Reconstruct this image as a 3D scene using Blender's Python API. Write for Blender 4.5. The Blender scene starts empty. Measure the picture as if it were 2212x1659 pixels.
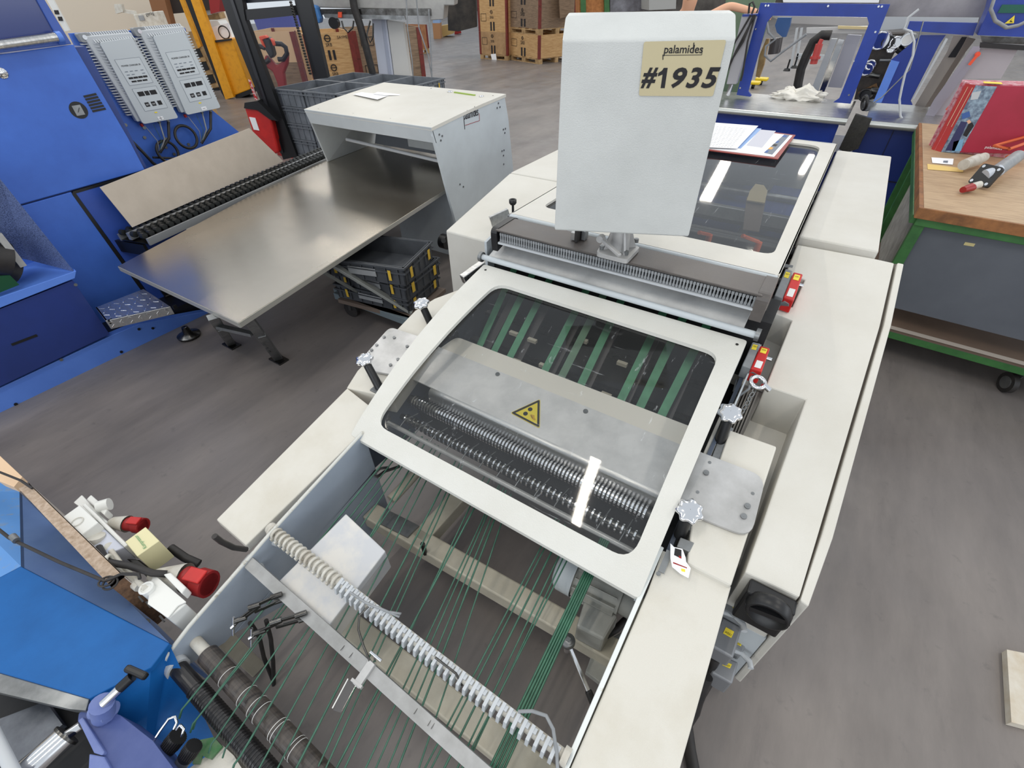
import bpy, bmesh, math, random
from math import sin, cos, pi, radians
from mathutils import Vector as V, Matrix
from mathutils.geometry import tessellate_polygon
random.seed(7)
S = bpy.context.scene
COL = S.collection

# ---------------------------------------------------------------- camera, world, lights, exposure
FPX = 1001.0
CAM = V((0, 0, 1.85))
def _rot(p, r, w):
    f = V((sin(w)*cos(p), cos(w)*cos(p), -sin(p))); rt = V((cos(w), -sin(w), 0)); dn = f.cross(rt)
    return cos(r)*rt+sin(r)*dn, -sin(r)*rt+cos(r)*dn, f
RT, DN, FW = _rot(radians(40.77), radians(1.458), radians(-34.13))
cd = bpy.data.cameras.new('camera'); cd.sensor_fit = 'HORIZONTAL'; cd.sensor_width = 36; cd.lens = 36*FPX/2212
cd.clip_start = .02; cd.clip_end = 200
cam = bpy.data.objects.new('camera', cd); COL.objects.link(cam)
m = Matrix.Identity(4)
for i in range(3):
    m[i][0] = RT[i]; m[i][1] = -DN[i]; m[i][2] = -FW[i]; m[i][3] = CAM[i]
cam.matrix_world = m
S.camera = cam
S.view_settings.view_transform = 'Standard'; S.view_settings.look = 'None'
S.view_settings.exposure = 0.0; S.view_settings.gamma = 1.0; S.view_settings.use_curve_mapping = False
w = bpy.data.worlds.new('world'); S.world = w; w.use_nodes = True
w.node_tree.nodes['Background'].inputs[0].default_value = (0.86, 0.93, 1.0, 1)
w.node_tree.nodes['Background'].inputs[1].default_value = 0.80
def strip(x, y, z=5.5, L=2.0, W=.14, e=44, rz=0, col=(1, .93, .82)):
    l = bpy.data.lights.new('ceiling_strip_light', 'AREA'); l.shape = 'RECTANGLE'; l.size = W; l.size_y = L
    l.energy = e; l.color = col
    o = bpy.data.objects.new('ceiling_strip_light', l); COL.objects.link(o); o.location = (x, y, z); o.rotation_euler = (0, 0, rz)
    return o
for (x, y) in [(-1.35, -.75), (2.6, -.9), (2.6, 3.2), (-1.35, 6.5), (-5.2, -1.0), (-5.2, 3.0), (2.6, 8), (-5.2, 7.5), (-9.4, 2.5), (-9.4, 8), (-1.1, 11.5)]:
    strip(x, y)
strip(-3.34, 17.9, L=4.6, W=.36, e=150, rz=radians(6.4)); strip(-.97, 22.2, L=4.4, W=.2, e=120); strip(-9, 16, L=4, e=100); strip(4, 14, L=4, e=100); strip(-14, 11, L=4, e=100)

def fill_panel(loc, rot, sx, sy, e, col=(.94, .97, 1.0)):  # added cool fill for upright faces, from behind and right of the camera
    l = bpy.data.lights.new('cool_fill_light', 'AREA'); l.shape = 'RECTANGLE'; l.size = sx; l.size_y = sy; l.energy = e; l.color = col
    o = bpy.data.objects.new('cool_fill_light', l); COL.objects.link(o); o.location = loc; o.rotation_euler = rot
fill_panel((-1, -7.5, 3.2), (radians(90), 0, 0), 12, 3.2, 240)
fill_panel((11, 3, 3.2), (radians(90), 0, radians(90)), 12, 3.2, 260)
# ---------------------------------------------------------------- measuring helpers: sight line of a photo pixel met with a world plane
def ray(x, y): return RT*((x-1106)/FPX)+DN*((y-829.5)/FPX)+FW
def PL(x, y, p, n):
    d = ray(x, y); n = V(n); return CAM+d*((V(p)-CAM).dot(n)/d.dot(n))
def Z(x, y, z): return PL(x, y, (0, 0, z), (0, 0, 1))
def PX(x, y, X): return PL(x, y, (X, 0, 0), (1, 0, 0))
def PY(x, y, Y): return PL(x, y, (0, Y, 0), (0, 1, 0))
def DP(x, y, d): return CAM+ray(x, y)*d
SL = .2195
def zi(y, off=0): return 1.0-SL*(2.4-y)+off
def IN(x, y, off=0): return PL(x, y, (0, 2.4, 1.0+off), (0, -SL, 1))
PROF = [(.50, .512), (.56, .562), (.638, .616), (.70, .655), (.78, .698), (.86, .737), (.923, .766), (1.0, .795), (1.1, .829), (1.202, .858), (1.3, .882), (1.4, .902), (1.51, .922), (1.62, .943)]
def pz(y):
    for (a, b), (c, d) in zip(PROF, PROF[1:]):
        if y <= c: break
    return b+(d-b)*(y-a)/(c-a)
def CV(x, y):
    d = ray(x, y); lo, hi = .2/abs(d.z), 1.6/abs(d.z)
    for _ in range(40):
        mm = (lo+hi)/2; p = CAM+d*mm
        if p.z > pz(p.y): lo = mm
        else: hi = mm
    return CAM+d*lo
def zs(pts, z): return [Z(x, y, z) for x, y in pts]
def ins(pts, off=0): return [IN(x, y, off) for x, y in pts]

# ---------------------------------------------------------------- materials
def lin(c): return tuple((v/255/12.92 if v/255 <= .04045 else ((v/255+.055)/1.055)**2.4) for v in c)
MATS = {}
def mat(name, rgb, rough=.5, metal=0, rgb2=None, nscale=8, bump=0, bscale=300, stretch=None, spec=.5, emis=0, rvar=0, lo=.35, hi=.7, coat=0):
    if name in MATS: return MATS[name]
    mt = bpy.data.materials.new(name); mt.use_nodes = True; N = mt.node_tree.nodes; L = mt.node_tree.links
    b = N['Principled BSDF']; b.inputs['Roughness'].default_value = rough; b.inputs['Metallic'].default_value = metal
    b.inputs['Specular IOR Level'].default_value = spec
    c = lin(rgb)+(1,); b.inputs['Base Color'].default_value = c
    if coat: b.inputs['Coat Weight'].default_value = coat
    if emis: b.inputs['Emission Color'].default_value = c; b.inputs['Emission Strength'].default_value = emis
    tc = N.new('ShaderNodeTexCoord'); geo = N.new('ShaderNodeNewGeometry')
    src = geo.outputs['Position']
    if stretch:
        mp = N.new('ShaderNodeMapping'); mp.inputs['Scale'].default_value = stretch[:3]
        if len(stretch) > 3: mp.inputs['Rotation'].default_value = (0, 0, radians(stretch[3]))
        L.new(src, mp.inputs['Vector']); src = mp.outputs[0]
    if rgb2 is not None or rvar:
        n = N.new('ShaderNodeTexNoise'); n.inputs['Scale'].default_value = nscale; n.inputs['Detail'].default_value = 6; n.inputs['Roughness'].default_value = .62
        L.new(src, n.inputs['Vector'])
        rp = N.new('ShaderNodeMapRange'); rp.inputs['From Min'].default_value = lo; rp.inputs['From Max'].default_value = hi
        L.new(n.outputs['Fac'], rp.inputs['Value'])
        if rgb2 is not None:
            mx = N.new('ShaderNodeMix'); mx.data_type = 'RGBA'; mx.inputs[6].default_value = c; mx.inputs[7].default_value = lin(rgb2)+(1,)
            L.new(rp.outputs[0], mx.inputs[0]); L.new(mx.outputs[2], b.inputs['Base Color'])
        if rvar:
            r2 = N.new('ShaderNodeMapRange'); r2.inputs['To Min'].default_value = rough-rvar; r2.inputs['To Max'].default_value = rough+rvar
            L.new(rp.outputs[0], r2.inputs['Value']); L.new(r2.outputs[0], b.inputs['Roughness'])
    if bump:
        n2 = N.new('ShaderNodeTexNoise'); n2.inputs['Scale'].default_value = bscale; n2.inputs['Detail'].default_value = 3
        L.new(src if stretch else geo.outputs['Position'], n2.inputs['Vector'])
        bp = N.new('ShaderNodeBump'); bp.inputs['Strength'].default_value = bump; bp.inputs['Distance'].default_value = .002
        L.new(n2.outputs['Fac'], bp.inputs['Height']); L.new(bp.outputs[0], b.inputs['Normal'])
    MATS[name] = mt; return mt
cream = mat('cream_powder_coat', (213, 210, 202), .42, rgb2=(204, 200, 190), nscale=3, bump=.25, bscale=420)
creamf = mat('cream_worn_coat', (212, 208, 198), .5, rgb2=(200, 194, 180), nscale=5, bump=.25, bscale=420, lo=.45, hi=.8)
greyblue = mat('cool_lit_cream_coat', (196, 203, 207), .4, rgb2=(186, 192, 196), nscale=4, bump=.2, bscale=420)  # cream paint on upright faces, cool light put into the colour
wallblue = mat('blue_grey_coat', (163, 173, 186), .4, rgb2=(148, 158, 172), nscale=3, bump=.15, bscale=300)
alu = mat('brushed_aluminium', (206, 205, 203), .36, 1, rgb2=(168, 168, 168), nscale=6, rvar=.1, bump=.06, bscale=90, stretch=(1, 12, 6))
alutop = mat('sheet_aluminium', (206, 196, 182), .25, 1, rgb2=(194, 186, 174), nscale=2.2, rvar=.03, bump=.01, bscale=40)
galv = mat('galvanised_steel', (150, 152, 153), .45, .85, rgb2=(115, 117, 118), nscale=10, rvar=.1)
matt = mat('dull_aluminium', (204, 203, 202), .42, .35, rgb2=(160, 159, 157), nscale=5, rvar=.06)
chrome = mat('polished_metal', (228, 228, 230), .12, 1, rvar=.05, nscale=20)
steel = mat('dark_steel', (105, 104, 102), .33, 1, rgb2=(70, 68, 66), nscale=14, rvar=.1)
rubber = mat('black_rubber', (30, 29, 30), .55, rgb2=(52, 48, 46), nscale=12)
blackp = mat('black_plastic', (22, 22, 24), .38)
dark = mat('dark_interior', (26, 27, 30), .7, rgb2=(44, 44, 46), nscale=6)
brownbar = mat('anthracite_bar', (78, 73, 71), .42, rgb2=(98, 92, 88), nscale=9, rvar=.08, bump=.2, bscale=300)
greyp = mat('grey_plastic', (150, 153, 156), .5, rgb2=(128, 131, 134), nscale=14)
crate = mat('grey_crate_plastic', (118, 123, 130), .55, rgb2=(98, 102, 108), nscale=10)
crated = mat('dark_crate_plastic', (74, 77, 82), .6, rgb2=(60, 62, 66), nscale=10)
lgrey = mat('light_grey_plastic', (190, 194, 198), .45)
whitep = mat('white_plastic', (226, 226, 222), .4)
whited = mat('dusty_white_plastic', (206, 203, 194), .5, rgb2=(176, 168, 154), nscale=18, lo=.45, hi=.75)
green = mat('green_belt', (84, 150, 112), .55, rgb2=(66, 128, 94), nscale=20)
cord = mat('green_cord', (62, 108, 88), .4, rgb2=(42, 82, 66), nscale=20)
blue = mat('royal_blue_coat', (66, 112, 205), .4, rgb2=(58, 98, 186), nscale=3, bump=.12, bscale=350)
bluel = mat('lit_blue_coat', (94, 136, 222), .4, rgb2=(84, 124, 210), nscale=3, bump=.12, bscale=350)  # lighter copy of the blue, light on lit faces put into the colour
blued = mat('deep_blue_coat', (42, 66, 132), .4, rgb2=(36, 56, 112), nscale=3, bump=.1, bscale=350)
blueframe = mat('ultramarine_coat', (30, 62, 158), .38, rgb2=(24, 50, 134), nscale=4)
azure = mat('azure_coat', (26, 98, 168), .42, rgb2=(20, 86, 150), nscale=5, bump=.15, bscale=120, spec=.22)
azured = mat('azure_shaded_coat', (92, 118, 160), .5, rgb2=(78, 104, 152), nscale=5)  # desaturated azure for sides facing away, their shade put into the colour
lilac = mat('violet_blue_casting', (92, 108, 168), .45, rgb2=(120, 134, 184), nscale=8)
yellow = mat('yellow_sticker', (246, 222, 66), .5)
amber = mat('amber_lacquer', (236, 164, 28), .45, rgb2=(206, 136, 20), nscale=12, lo=.5, hi=.8)
ply = mat('plywood', (206, 168, 118), .6, rgb2=(176, 134, 84), nscale=5, stretch=(1, 1, 8))
plyold = mat('aged_plywood', (150, 126, 102), .7, rgb2=(112, 92, 74), nscale=6, stretch=(1, 1, 8))
palletw = mat('pallet_wood', (190, 158, 112), .7, rgb2=(142, 110, 74), nscale=9)
rustred = mat('oxide_red_steel', (124, 44, 36), .5, rgb2=(98, 34, 28), nscale=14)
red = mat('red_plastic', (206, 40, 36), .4, rgb2=(184, 34, 32), nscale=12)
redd = mat('dark_red_plastic', (150, 28, 28), .45)
wood = mat('worktop_wood', (188, 160, 126), .55, rgb2=(156, 128, 98), nscale=5, stretch=(2, 14, 14), bump=.1, bscale=80)
woode = mat('worktop_edge_wood', (158, 104, 58), .6, rgb2=(108, 70, 40), nscale=14)
gpaint = mat('green_paint', (58, 112, 56), .45, rgb2=(44, 90, 46), nscale=10)
gpanel = mat('grey_sheet_panel', (92, 96, 104), .5, rgb2=(84, 88, 96), nscale=4)
paper = mat('paper', (246, 246, 248), .8)
paperb = mat('pale_blue_paper', (150, 180, 226), .8)
ink = mat('print_ink', (26, 24, 28), .6)
inkg = mat('grey_print', (120, 128, 140), .6)
inkb = mat('blue_print', (60, 96, 160), .6)
skin = mat('skin', (226, 172, 140), .5)
cloth = mat('black_cloth', (40, 42, 46), .9)
orange = mat('orange_plastic', (208, 92, 44), .4)
oranger = mat('orange_red_plastic', (232, 84, 50), .4)
beigeb = mat('grey_cardboard', (192, 180, 166), .8, rgb2=(182, 170, 156), nscale=8)
chip = mat('chipboard_edge', (188, 168, 150), .8, rgb2=(150, 128, 106), nscale=60)
chipd = mat('brown_chipboard_edge', (128, 96, 70), .8, rgb2=(84, 62, 46), nscale=70)
signm = mat('beige_sign_sheet', (198, 186, 150), .45)
binder = mat('crimson_card', (170, 38, 66), .45, rgb2=(156, 32, 56), nscale=4)
wallm = mat('cream_wall_plaster', (226, 214, 196), .8)
beam = mat('beige_frame_coat', (196, 190, 174), .5, rgb2=(176, 168, 150), nscale=8, bump=.1)
motorm = mat('grey_motor_casting', (172, 172, 166), .5, rgb2=(150, 150, 144), nscale=10)
label = mat('label_white', (232, 232, 230), .5)

def floor_mat():
    mt = bpy.data.materials.new('hall_floor'); mt.use_nodes = True; N = mt.node_tree.nodes; L = mt.node_tree.links; b = N['Principled BSDF']
    g = N.new('ShaderNodeNewGeometry')
    def noise(sc, scale, det=6, rot=0, rough=.6):
        mp = N.new('ShaderNodeMapping'); mp.inputs['Scale'].default_value = sc; mp.inputs['Rotation'].default_value = (0, 0, radians(rot))
        L.new(g.outputs['Position'], mp.inputs['Vector']); n = N.new('ShaderNodeTexNoise'); n.inputs['Scale'].default_value = scale; n.inputs['Detail'].default_value = det; n.inputs['Roughness'].default_value = rough
        L.new(mp.outputs[0], n.inputs['Vector']); return n.outputs['Fac']
    def rng(s, a, b_, c=0, d=1):
        r = N.new('ShaderNodeMapRange'); r.inputs['From Min'].default_value = a; r.inputs['From Max'].default_value = b_; r.inputs['To Min'].default_value = c; r.inputs['To Max'].default_value = d
        L.new(s, r.inputs['Value']); return r.outputs[0]
    def mix(f, a, b_):
        m_ = N.new('ShaderNodeMix'); m_.data_type = 'RGBA'; L.new(f, m_.inputs[0])
        for i, q in ((6, a), (7, b_)):
            if isinstance(q, tuple): m_.inputs[i].default_value = lin(q)+(1,)
            else: L.new(q, m_.inputs[i])
        return m_.outputs[2]
    c = mix(rng(noise((1.7, .42, 1), 1.3, 9, 18, .68), .30, .70), (100, 94, 91), (140, 132, 127))
    c = mix(rng(noise((1, 1, 1), .5, 4), .4, .7, 0, .5), c, (112, 109, 112))
    c = mix(rng(noise((3, .6, 1), 2.0, 9, 14, .75), .58, .74, 0, .45), c, (84, 79, 80))
    c = mix(rng(noise((1, 1, 1), 14, 6), .62, .72, 0, .35), c, (86, 82, 82))
    L.new(c, b.inputs['Base Color'])
    L.new(rng(noise((1, 1, 1), 3, 6), .3, .7, .30, .5), b.inputs['Roughness'])
    b.inputs['Specular IOR Level'].default_value = .4
    return mt
floorm = floor_mat()
def pane_mat(name, tint, scratch=.25):
    mt = bpy.data.materials.new(name); mt.use_nodes = True; N = mt.node_tree.nodes; L = mt.node_tree.links
    N.remove(N['Principled BSDF']); out = N['Material Output']
    tr = N.new('ShaderNodeBsdfTransparent'); tr.inputs[0].default_value = tint+(1,)
    gl = N.new('ShaderNodeBsdfGlossy'); gl.inputs['Roughness'].default_value = .035
    df = N.new('ShaderNodeBsdfDiffuse'); df.inputs[0].default_value = (.7, .72, .74, 1)
    fr = N.new('ShaderNodeFresnel'); fr.inputs[0].default_value = 1.5
    g = N.new('ShaderNodeNewGeometry')
    facs = []
    for sc, st, th in ((38, (1, .05, 1), .70), (40, (.06, 1, 1), .71), (220, (1, 1, 1), .72)):
        mp = N.new('ShaderNodeMapping'); mp.inputs['Scale'].default_value = st; mp.inputs['Rotation'].default_value = (0, 0, sc)
        n = N.new('ShaderNodeTexNoise'); n.inputs['Scale'].default_value = sc; n.inputs['Detail'].default_value = 8; n.inputs['Roughness'].default_value = .75
        L.new(g.outputs['Position'], mp.inputs[0]); L.new(mp.outputs[0], n.inputs['Vector'])
        r = N.new('ShaderNodeMapRange'); r.inputs['From Min'].default_value = th-.08; r.inputs['From Max'].default_value = th; r.inputs['To Max'].default_value = scratch
        L.new(n.outputs['Fac'], r.inputs[0]); facs.append(r.outputs[0])
    a = facs[0]
    for q in facs[1:]:
        mx = N.new('ShaderNodeMath'); mx.operation = 'MAXIMUM'; L.new(a, mx.inputs[0]); L.new(q, mx.inputs[1]); a = mx.outputs[0]
    ad = N.new('ShaderNodeMath'); ad.operation = 'ADD'; ad.inputs[1].default_value = .018; L.new(a, ad.inputs[0])
    m1 = N.new('ShaderNodeMixShader'); L.new(ad.outputs[0], m1.inputs[0]); L.new(tr.outputs[0], m1.inputs[1]); L.new(df.outputs[0], m1.inputs[2])
    m2 = N.new('ShaderNodeMixShader'); L.new(fr.outputs[0], m2.inputs[0]); L.new(m1.outputs[0], m2.inputs[1]); L.new(gl.outputs[0], m2.inputs[2])
    L.new(m2.outputs[0], out.inputs[0]); return mt
pane = pane_mat('scratched_clear_polycarbonate', (.95, .96, .96), .4)
pane2 = pane_mat('plexiglass', (.9, .9, .9), .12)

# ---------------------------------------------------------------- mesh helpers
class B:
    def __init__(s): s.v = []; s.f = []; s.sm = []
    def add(s, v, f, smooth=False):
        o = len(s.v); s.v += [V(p) for p in v]; s.f += [tuple(i+o for i in q) for q in f]; s.sm += [smooth]*len(f); return s
    def box(s, x0, x1, y0, y1, z0, z1):
        return s.quad([(x0, y0, z0), (x1, y0, z0), (x1, y1, z0), (x0, y1, z0)], (0, 0, z1-z0))
    def quad(s, q, vec): return s.ext(q, vec)
    def ext(s, poly, vec, holes=()):
        vec = V(vec); loops = [[V(p) for p in poly]]+[[V(p) for p in h] for h in holes]
        if len(loops) == 1 and len(poly) <= 4: tris = [tuple(range(len(poly)))]
        else: tris = [tuple(t) for t in tessellate_polygon(loops)]
        vs = [p for l in loops for p in l]; n = len(vs); fs = list(tris)+[tuple(i+n for i in t[::-1]) for t in tris]
        k = 0
        for l in loops:
            m_ = len(l)
            for i in range(m_): j = (i+1) % m_; fs.append((k+i, k+j, k+j+n, k+i+n))
            k += m_
        return s.add(vs+[p+vec for p in vs], fs)
    def cyl(s, p, q, r, n=16, r2=None, cap=True, smooth=True):
        p, q = V(p), V(q); r2 = r if r2 is None else r2; a = (q-p).normalized()
        u = a.orthogonal().normalized(); w_ = a.cross(u)
        c = [(cos(2*pi*i/n)*u+sin(2*pi*i/n)*w_) for i in range(n)]
        vs = [p+x*r for x in c]+[q+x*r2 for x in c]
        s.add(vs, [(i, (i+1) % n, (i+1) % n+n, i+n) for i in range(n)], smooth)
        if cap: s.add(vs, [tuple(range(n)[::-1]), tuple(range(n, 2*n))])
        return s
    def lathe(s, p, axis, prof, n=20, smooth=True):
        p = V(p); a = V(axis).normalized(); u = a.orthogonal().normalized(); w_ = a.cross(u); vs = []
        for (r, h) in prof:
            for i in range(n): vs.append(p+a*h+(cos(2*pi*i/n)*u+sin(2*pi*i/n)*w_)*max(r, 1e-4))
        fs = [(k*n+i, k*n+(i+1) % n, (k+1)*n+(i+1) % n, (k+1)*n+i) for k in range(len(prof)-1) for i in range(n)]
        return s.add(vs, fs, smooth)
    def tube(s, pts, r, n=8, smooth=True, cap=True):
        pts = [V(p) for p in pts]; vs = []; u = None
        for i, p in enumerate(pts):
            t = (pts[min(i+1, len(pts)-1)]-pts[max(i-1, 0)]).normalized()
            u = t.orthogonal().normalized() if u is None else (u-t*u.dot(t)).normalized()
            w_ = t.cross(u)
            vs += [p+(cos(2*pi*k/n)*u+sin(2*pi*k/n)*w_)*r for k in range(n)]
        fs = [(i*n+k, i*n+(k+1) % n, (i+1)*n+(k+1) % n, (i+1)*n+k) for i in range(len(pts)-1) for k in range(n)]
        s.add(vs, fs, smooth)
        if cap: s.add(vs, [tuple(range(n)[::-1]), tuple(range(len(vs)-n, len(vs)))])
        return s
    def torus(s, c, axis, R, r, n=24, m_=8):
        a = V(axis).normalized(); u = a.orthogonal().normalized(); w_ = a.cross(u)
        pts = [V(c)+(cos(2*pi*i/n)*u+sin(2*pi*i/n)*w_)*R for i in range(n)]
        vs = []
        for i, p in enumerate(pts):
            o = (p-V(c)).normalized()
            vs += [p+(cos(2*pi*k/m_)*o+sin(2*pi*k/m_)*a)*r for k in range(m_)]
        return s.add(vs, [(i*m_+k, i*m_+(k+1) % m_, ((i+1) % n)*m_+(k+1) % m_, ((i+1) % n)*m_+k) for i in range(n) for k in range(m_)], True)
    def bar(s, p, q, w_, h, up=(0, 0, 1)):
        p, q = V(p), V(q); a = (q-p).normalized(); up = V(up); sd = a.cross(up).normalized(); u = sd.cross(a).normalized()
        return s.quad([p-sd*w_/2-u*h/2, p+sd*w_/2-u*h/2, p+sd*w_/2+u*h/2, p-sd*w_/2+u*h/2], q-p)
    def out(s, name, mt, parent=None, bevel=0, seg=2):
        o0 = V(parent['_o']) if parent else (sum(s.v, V())/len(s.v) if s.v else V())
        if not parent:
            o0.z = min(p.z for p in s.v)
        me = bpy.data.meshes.new(name); me.from_pydata([p-o0 for p in s.v], [], s.f)
        me.polygons.foreach_set('use_smooth', s.sm)
        me.materials.append(mt)
        bm = bmesh.new(); bm.from_mesh(me); bmesh.ops.recalc_face_normals(bm, faces=bm.faces); bm.to_mesh(me); bm.free()
        o = bpy.data.objects.new(name, me); COL.objects.link(o)
        if parent: o.parent = parent; o['_o'] = tuple(o0)
        else: o.location = o0; o['_o'] = tuple(o0)
        if bevel:
            bv = o.modifiers.new('bevel', 'BEVEL'); bv.width = bevel; bv.segments = seg; bv.limit_method = 'ANGLE'; bv.angle_limit = radians(40)
        return o
def thing(name, lab, cat, loc, group=None, rz=0):
    o = bpy.data.objects.new(name, None); COL.objects.link(o); o.empty_display_size = .05; o.location = loc; o['_o'] = tuple(loc)
    o['label'] = lab; o['category'] = cat
    if group: o['group'] = group
    return o
def tag(o, lab, cat, group=None):
    o['label'] = lab; o['category'] = cat
    if group: o['group'] = group
    return o
def struct(o): o['kind'] = 'structure'; return o
def kids(o): return [c for c in bpy.data.objects if c.parent == o]
def dup(o, d, parent=None, lab=None, rz=0):
    c = o.copy(); COL.objects.link(c)
    if parent: c.parent = parent
    else: c.location = o.location+V(d); c.rotation_euler.z += rz
    for k in CH.get(o.name, []) or kids(o): dup(k, (0, 0, 0), c)
    if lab: c['label'] = lab
    return c
CH = {}
def rp(pts, r, n=5):
    out = []; N_ = len(pts); pts = [V(p) for p in pts]
    for i in range(N_):
        rr = r[i] if isinstance(r, (list, tuple)) else r
        a, b, c = pts[i-1], pts[i], pts[(i+1) % N_]
        if rr <= 0: out.append(b); continue
        u = (a-b); w_ = (c-b); k = min(rr, u.length*.45, w_.length*.45)
        p0 = b+u.normalized()*k; p2 = b+w_.normalized()*k
        for j in range(n+1):
            t = j/n; out.append(p0*(1-t)**2+b*2*t*(1-t)+p2*t*t)
    return out
def dense(pts, step):
    out = []
    for i in range(len(pts)):
        a, b = V(pts[i]), V(pts[(i+1) % len(pts)]); n = max(1, int((b-a).length/step))
        for k in range(n): out.append(a.lerp(b, k/n))
    return out
def txt(parent, name, s, p, xd, yd, width, mt, bold=0, shear=0, height=None, lift=.0008):
    cu = bpy.data.curves.new(name, 'FONT'); cu.body = s; cu.size = 1; cu.shear = shear; cu.offset = bold; cu.resolution_u = 3
    tmp = bpy.data.objects.new('tmp', cu); me = bpy.data.meshes.new_from_object(tmp); bpy.data.objects.remove(tmp)
    xs = [v.co.x for v in me.vertices]; ys = [v.co.y for v in me.vertices]
    x0, x1, y0, y1 = min(xs), max(xs), min(ys), max(ys); xd = V(xd).normalized(); yd = V(yd).normalized(); n = xd.cross(yd).normalized()
    k = width/(x1-x0); ky = (height/(y1-y0)) if height else k
    b = B(); b.add([V(p)+xd*((v.co.x-x0)*k)+yd*((v.co.y-y0)*ky)+n*lift for v in me.vertices], [tuple(q.vertices) for q in me.polygons])
    return b.out(name, mt, parent)
def bolt(b, p, n, r=.008, h=.006):
    p = V(p); n = V(n).normalized(); b.cyl(p, p+n*h, r, 12); b.cyl(p+n*h, p+n*(h+.0005), r*.5, 6)
# ---------------------------------------------------------------- setting
f = B(); f.add([(-40, -6, 0), (16, -6, 0), (16, 45, 0), (-40, 45, 0)], [(0, 1, 2, 3)]); struct(f.out('floor', floorm))
f = B(); f.box(-15.2, -15, -6, 9.5, 0, 5); struct(f.out('wall_left', wallm))
f = B(); f.box(-40, 16, 45, 45.2, 0, 5); struct(f.out('wall_back', mat('far_wall_grey', (120, 112, 104), .8, rgb2=(70, 64, 60), nscale=.8)))

# ---------------------------------------------------------------- the delivery machine in the middle
MC = thing('delivery_machine', 'large cream print delivery machine with clear covers and green cords, in the middle', 'machine', (-.6, 1.5, 0))
def yz(b, pts, x0, x1): return b.ext([(x0, y, z) for y, z in pts], (x1-x0, 0, 0))
# side housings
b = B(); yz(b, [(1.80, 0), (1.80, .868), (2.425, .9985), (2.425, 0)], -1.62, -1.2); b.out('side_housing', cream, MC, .008)
b = B(); yz(b, [(2.431, 0), (2.431, 1.0), (3.87, 1.0), (3.87, 0)], -1.62, -1.19); b.out('rear_housing', cream, MC, .008)
b = B(); yz(b, [(2.30, 0), (2.30, 1.0), (3.86, 1.0), (3.86, 0)], -.034, .262); b.out('rear_housing', cream, MC, .008)
pan = [(1722, 528), (1887, 558), (1932, 568), (1902, 700), (1769, 1150), (1727, 1290), (1610, 1235), (1741, 862), (1655, 833), (1711, 692), (1652, 668), (1660, 650), (1711, 663), (1739, 604), (1697, 590)]
b = B(); b.ext(ins(pan), (0, 0, -.60)); b.out('side_housing', cream, MC, .005)
b = B(); yz(b, [(.835, 0.02), (.835, .40), (1.2, .46), (2.2, .60), (2.2, 0.02)], .10, .30); b.out('inner_body', greyblue, MC)
b = B(); b.ext(ins([(1729, 1297), (1777, 1150), (1910, 700), (1939, 567), (1953, 570), (1926, 700), (1800, 1161), (1747, 1310)]), (0, 0, -.57)); b.out('side_door', cream, MC, .004)
b = B(); b.ext(ins([(1722, 1290), (1765, 1150), (1898, 700), (1930, 570), (1940, 570), (1912, 700), (1780, 1150), (1732, 1300)], -.02), (0, 0, -.5)); b.out('door_gap_strip', mat('taupe_gap_coat', (96, 88, 80), .7), MC)  # taupe strip filling the gap between housing and door
# recess floors
b = B(); b.ext(ins([(1600, 640), (1720, 680), (1655, 850), (1570, 815)], -.12), (0, 0, -.02)); b.out('recess_floor', creamf, MC)
b = B(); b.ext(ins([(1600, 815), (1752, 850), (1640, 1240), (1560, 1200)], -.17), (0, 0, -.02)); b.out('recess_floor', creamf, MC)
# machine chassis below the covers
b = B(); b.box(-1.2, 0, 1.75, 3.86, .1, .74); b.out('chassis', dark, MC)
b = B(); b.box(-1.15, -.06, 3.72, 3.84, .74, 1.04); b.out('chassis_rear', greyblue, MC)
b = B(); b.box(-1.2, -.0, 1.6, 1.78, .1, .95); b.out('chassis_front', dark, MC)
b = B(); yz(b, [(.95, .35), (.95, .54), (1.66, .66), (1.66, .35)], -1.12, -.03); b.out('belt_well', dark, MC)
for x in (-1.17, -.03):
    b = B(); yz(b, [(.64, .36), (.64, .56), (1.0, .70), (1.66, .84), (1.66, .36)], x, x+.012); b.out('side_plate', mat('slate_side_plate', (92, 102, 120), .45, rgb2=(76, 84, 98), nscale=5), MC)
for x in (-1.178,):
    b = B(); yz(b, [(1.55, .5), (1.55, 1.0), (1.75, 1.04), (3.8, 1.04), (3.8, .5)], x, x+.012); b.out('side_plate', greyblue, MC)

# ---- rear cover with window
RCZ = 1.07
outer = [V((-1.155, 1.725, RCZ)), V((-.036, 1.712, RCZ)), V((-.045, 3.69, RCZ)), V((-1.155, 3.69, RCZ))]
hole = [Z(1151, 443, RCZ), Z(1684, 552, RCZ), Z(1786, 303, RCZ)]
hole = [V((-1.075, 1.87, RCZ)), V((-.085, 1.875, RCZ)), V((-.125, 3.60, RCZ)), V((-1.075, 3.60, RCZ))]
hr = rp(hole, [.05, .05, .09, .09])
CRr = thing('rear_cover', '', '', (-.6, 2.7, 1.0)); del CRr['label']; del CRr['category']
CRr.parent = MC; CRr.location = V((-.6, 2.7, 1.0))-MC.location; 
b = B(); b.ext(rp(outer, [.03, .03, .02, .02]), (0, 0, -.012), [hr])
for i in range(4):
    p, q = outer[i], outer[(i+1) % 4]; b.ext([p, q, q+V((0, 0, -.04)), p+V((0, 0, -.04))], (outer[(i+2) % 4]-q).normalized()*.006)
b.out('cover_frame', cream, CRr, .004)
b = B(); b.cyl((-1.15, 1.722, RCZ-.012), (-.04, 1.709, RCZ-.012), .0135, 12); b.out('front_rim', greyblue, CRr)
ys = [1.84, 2.4, 3.0, 3.66]; zz = [RCZ-.013]*4
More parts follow.
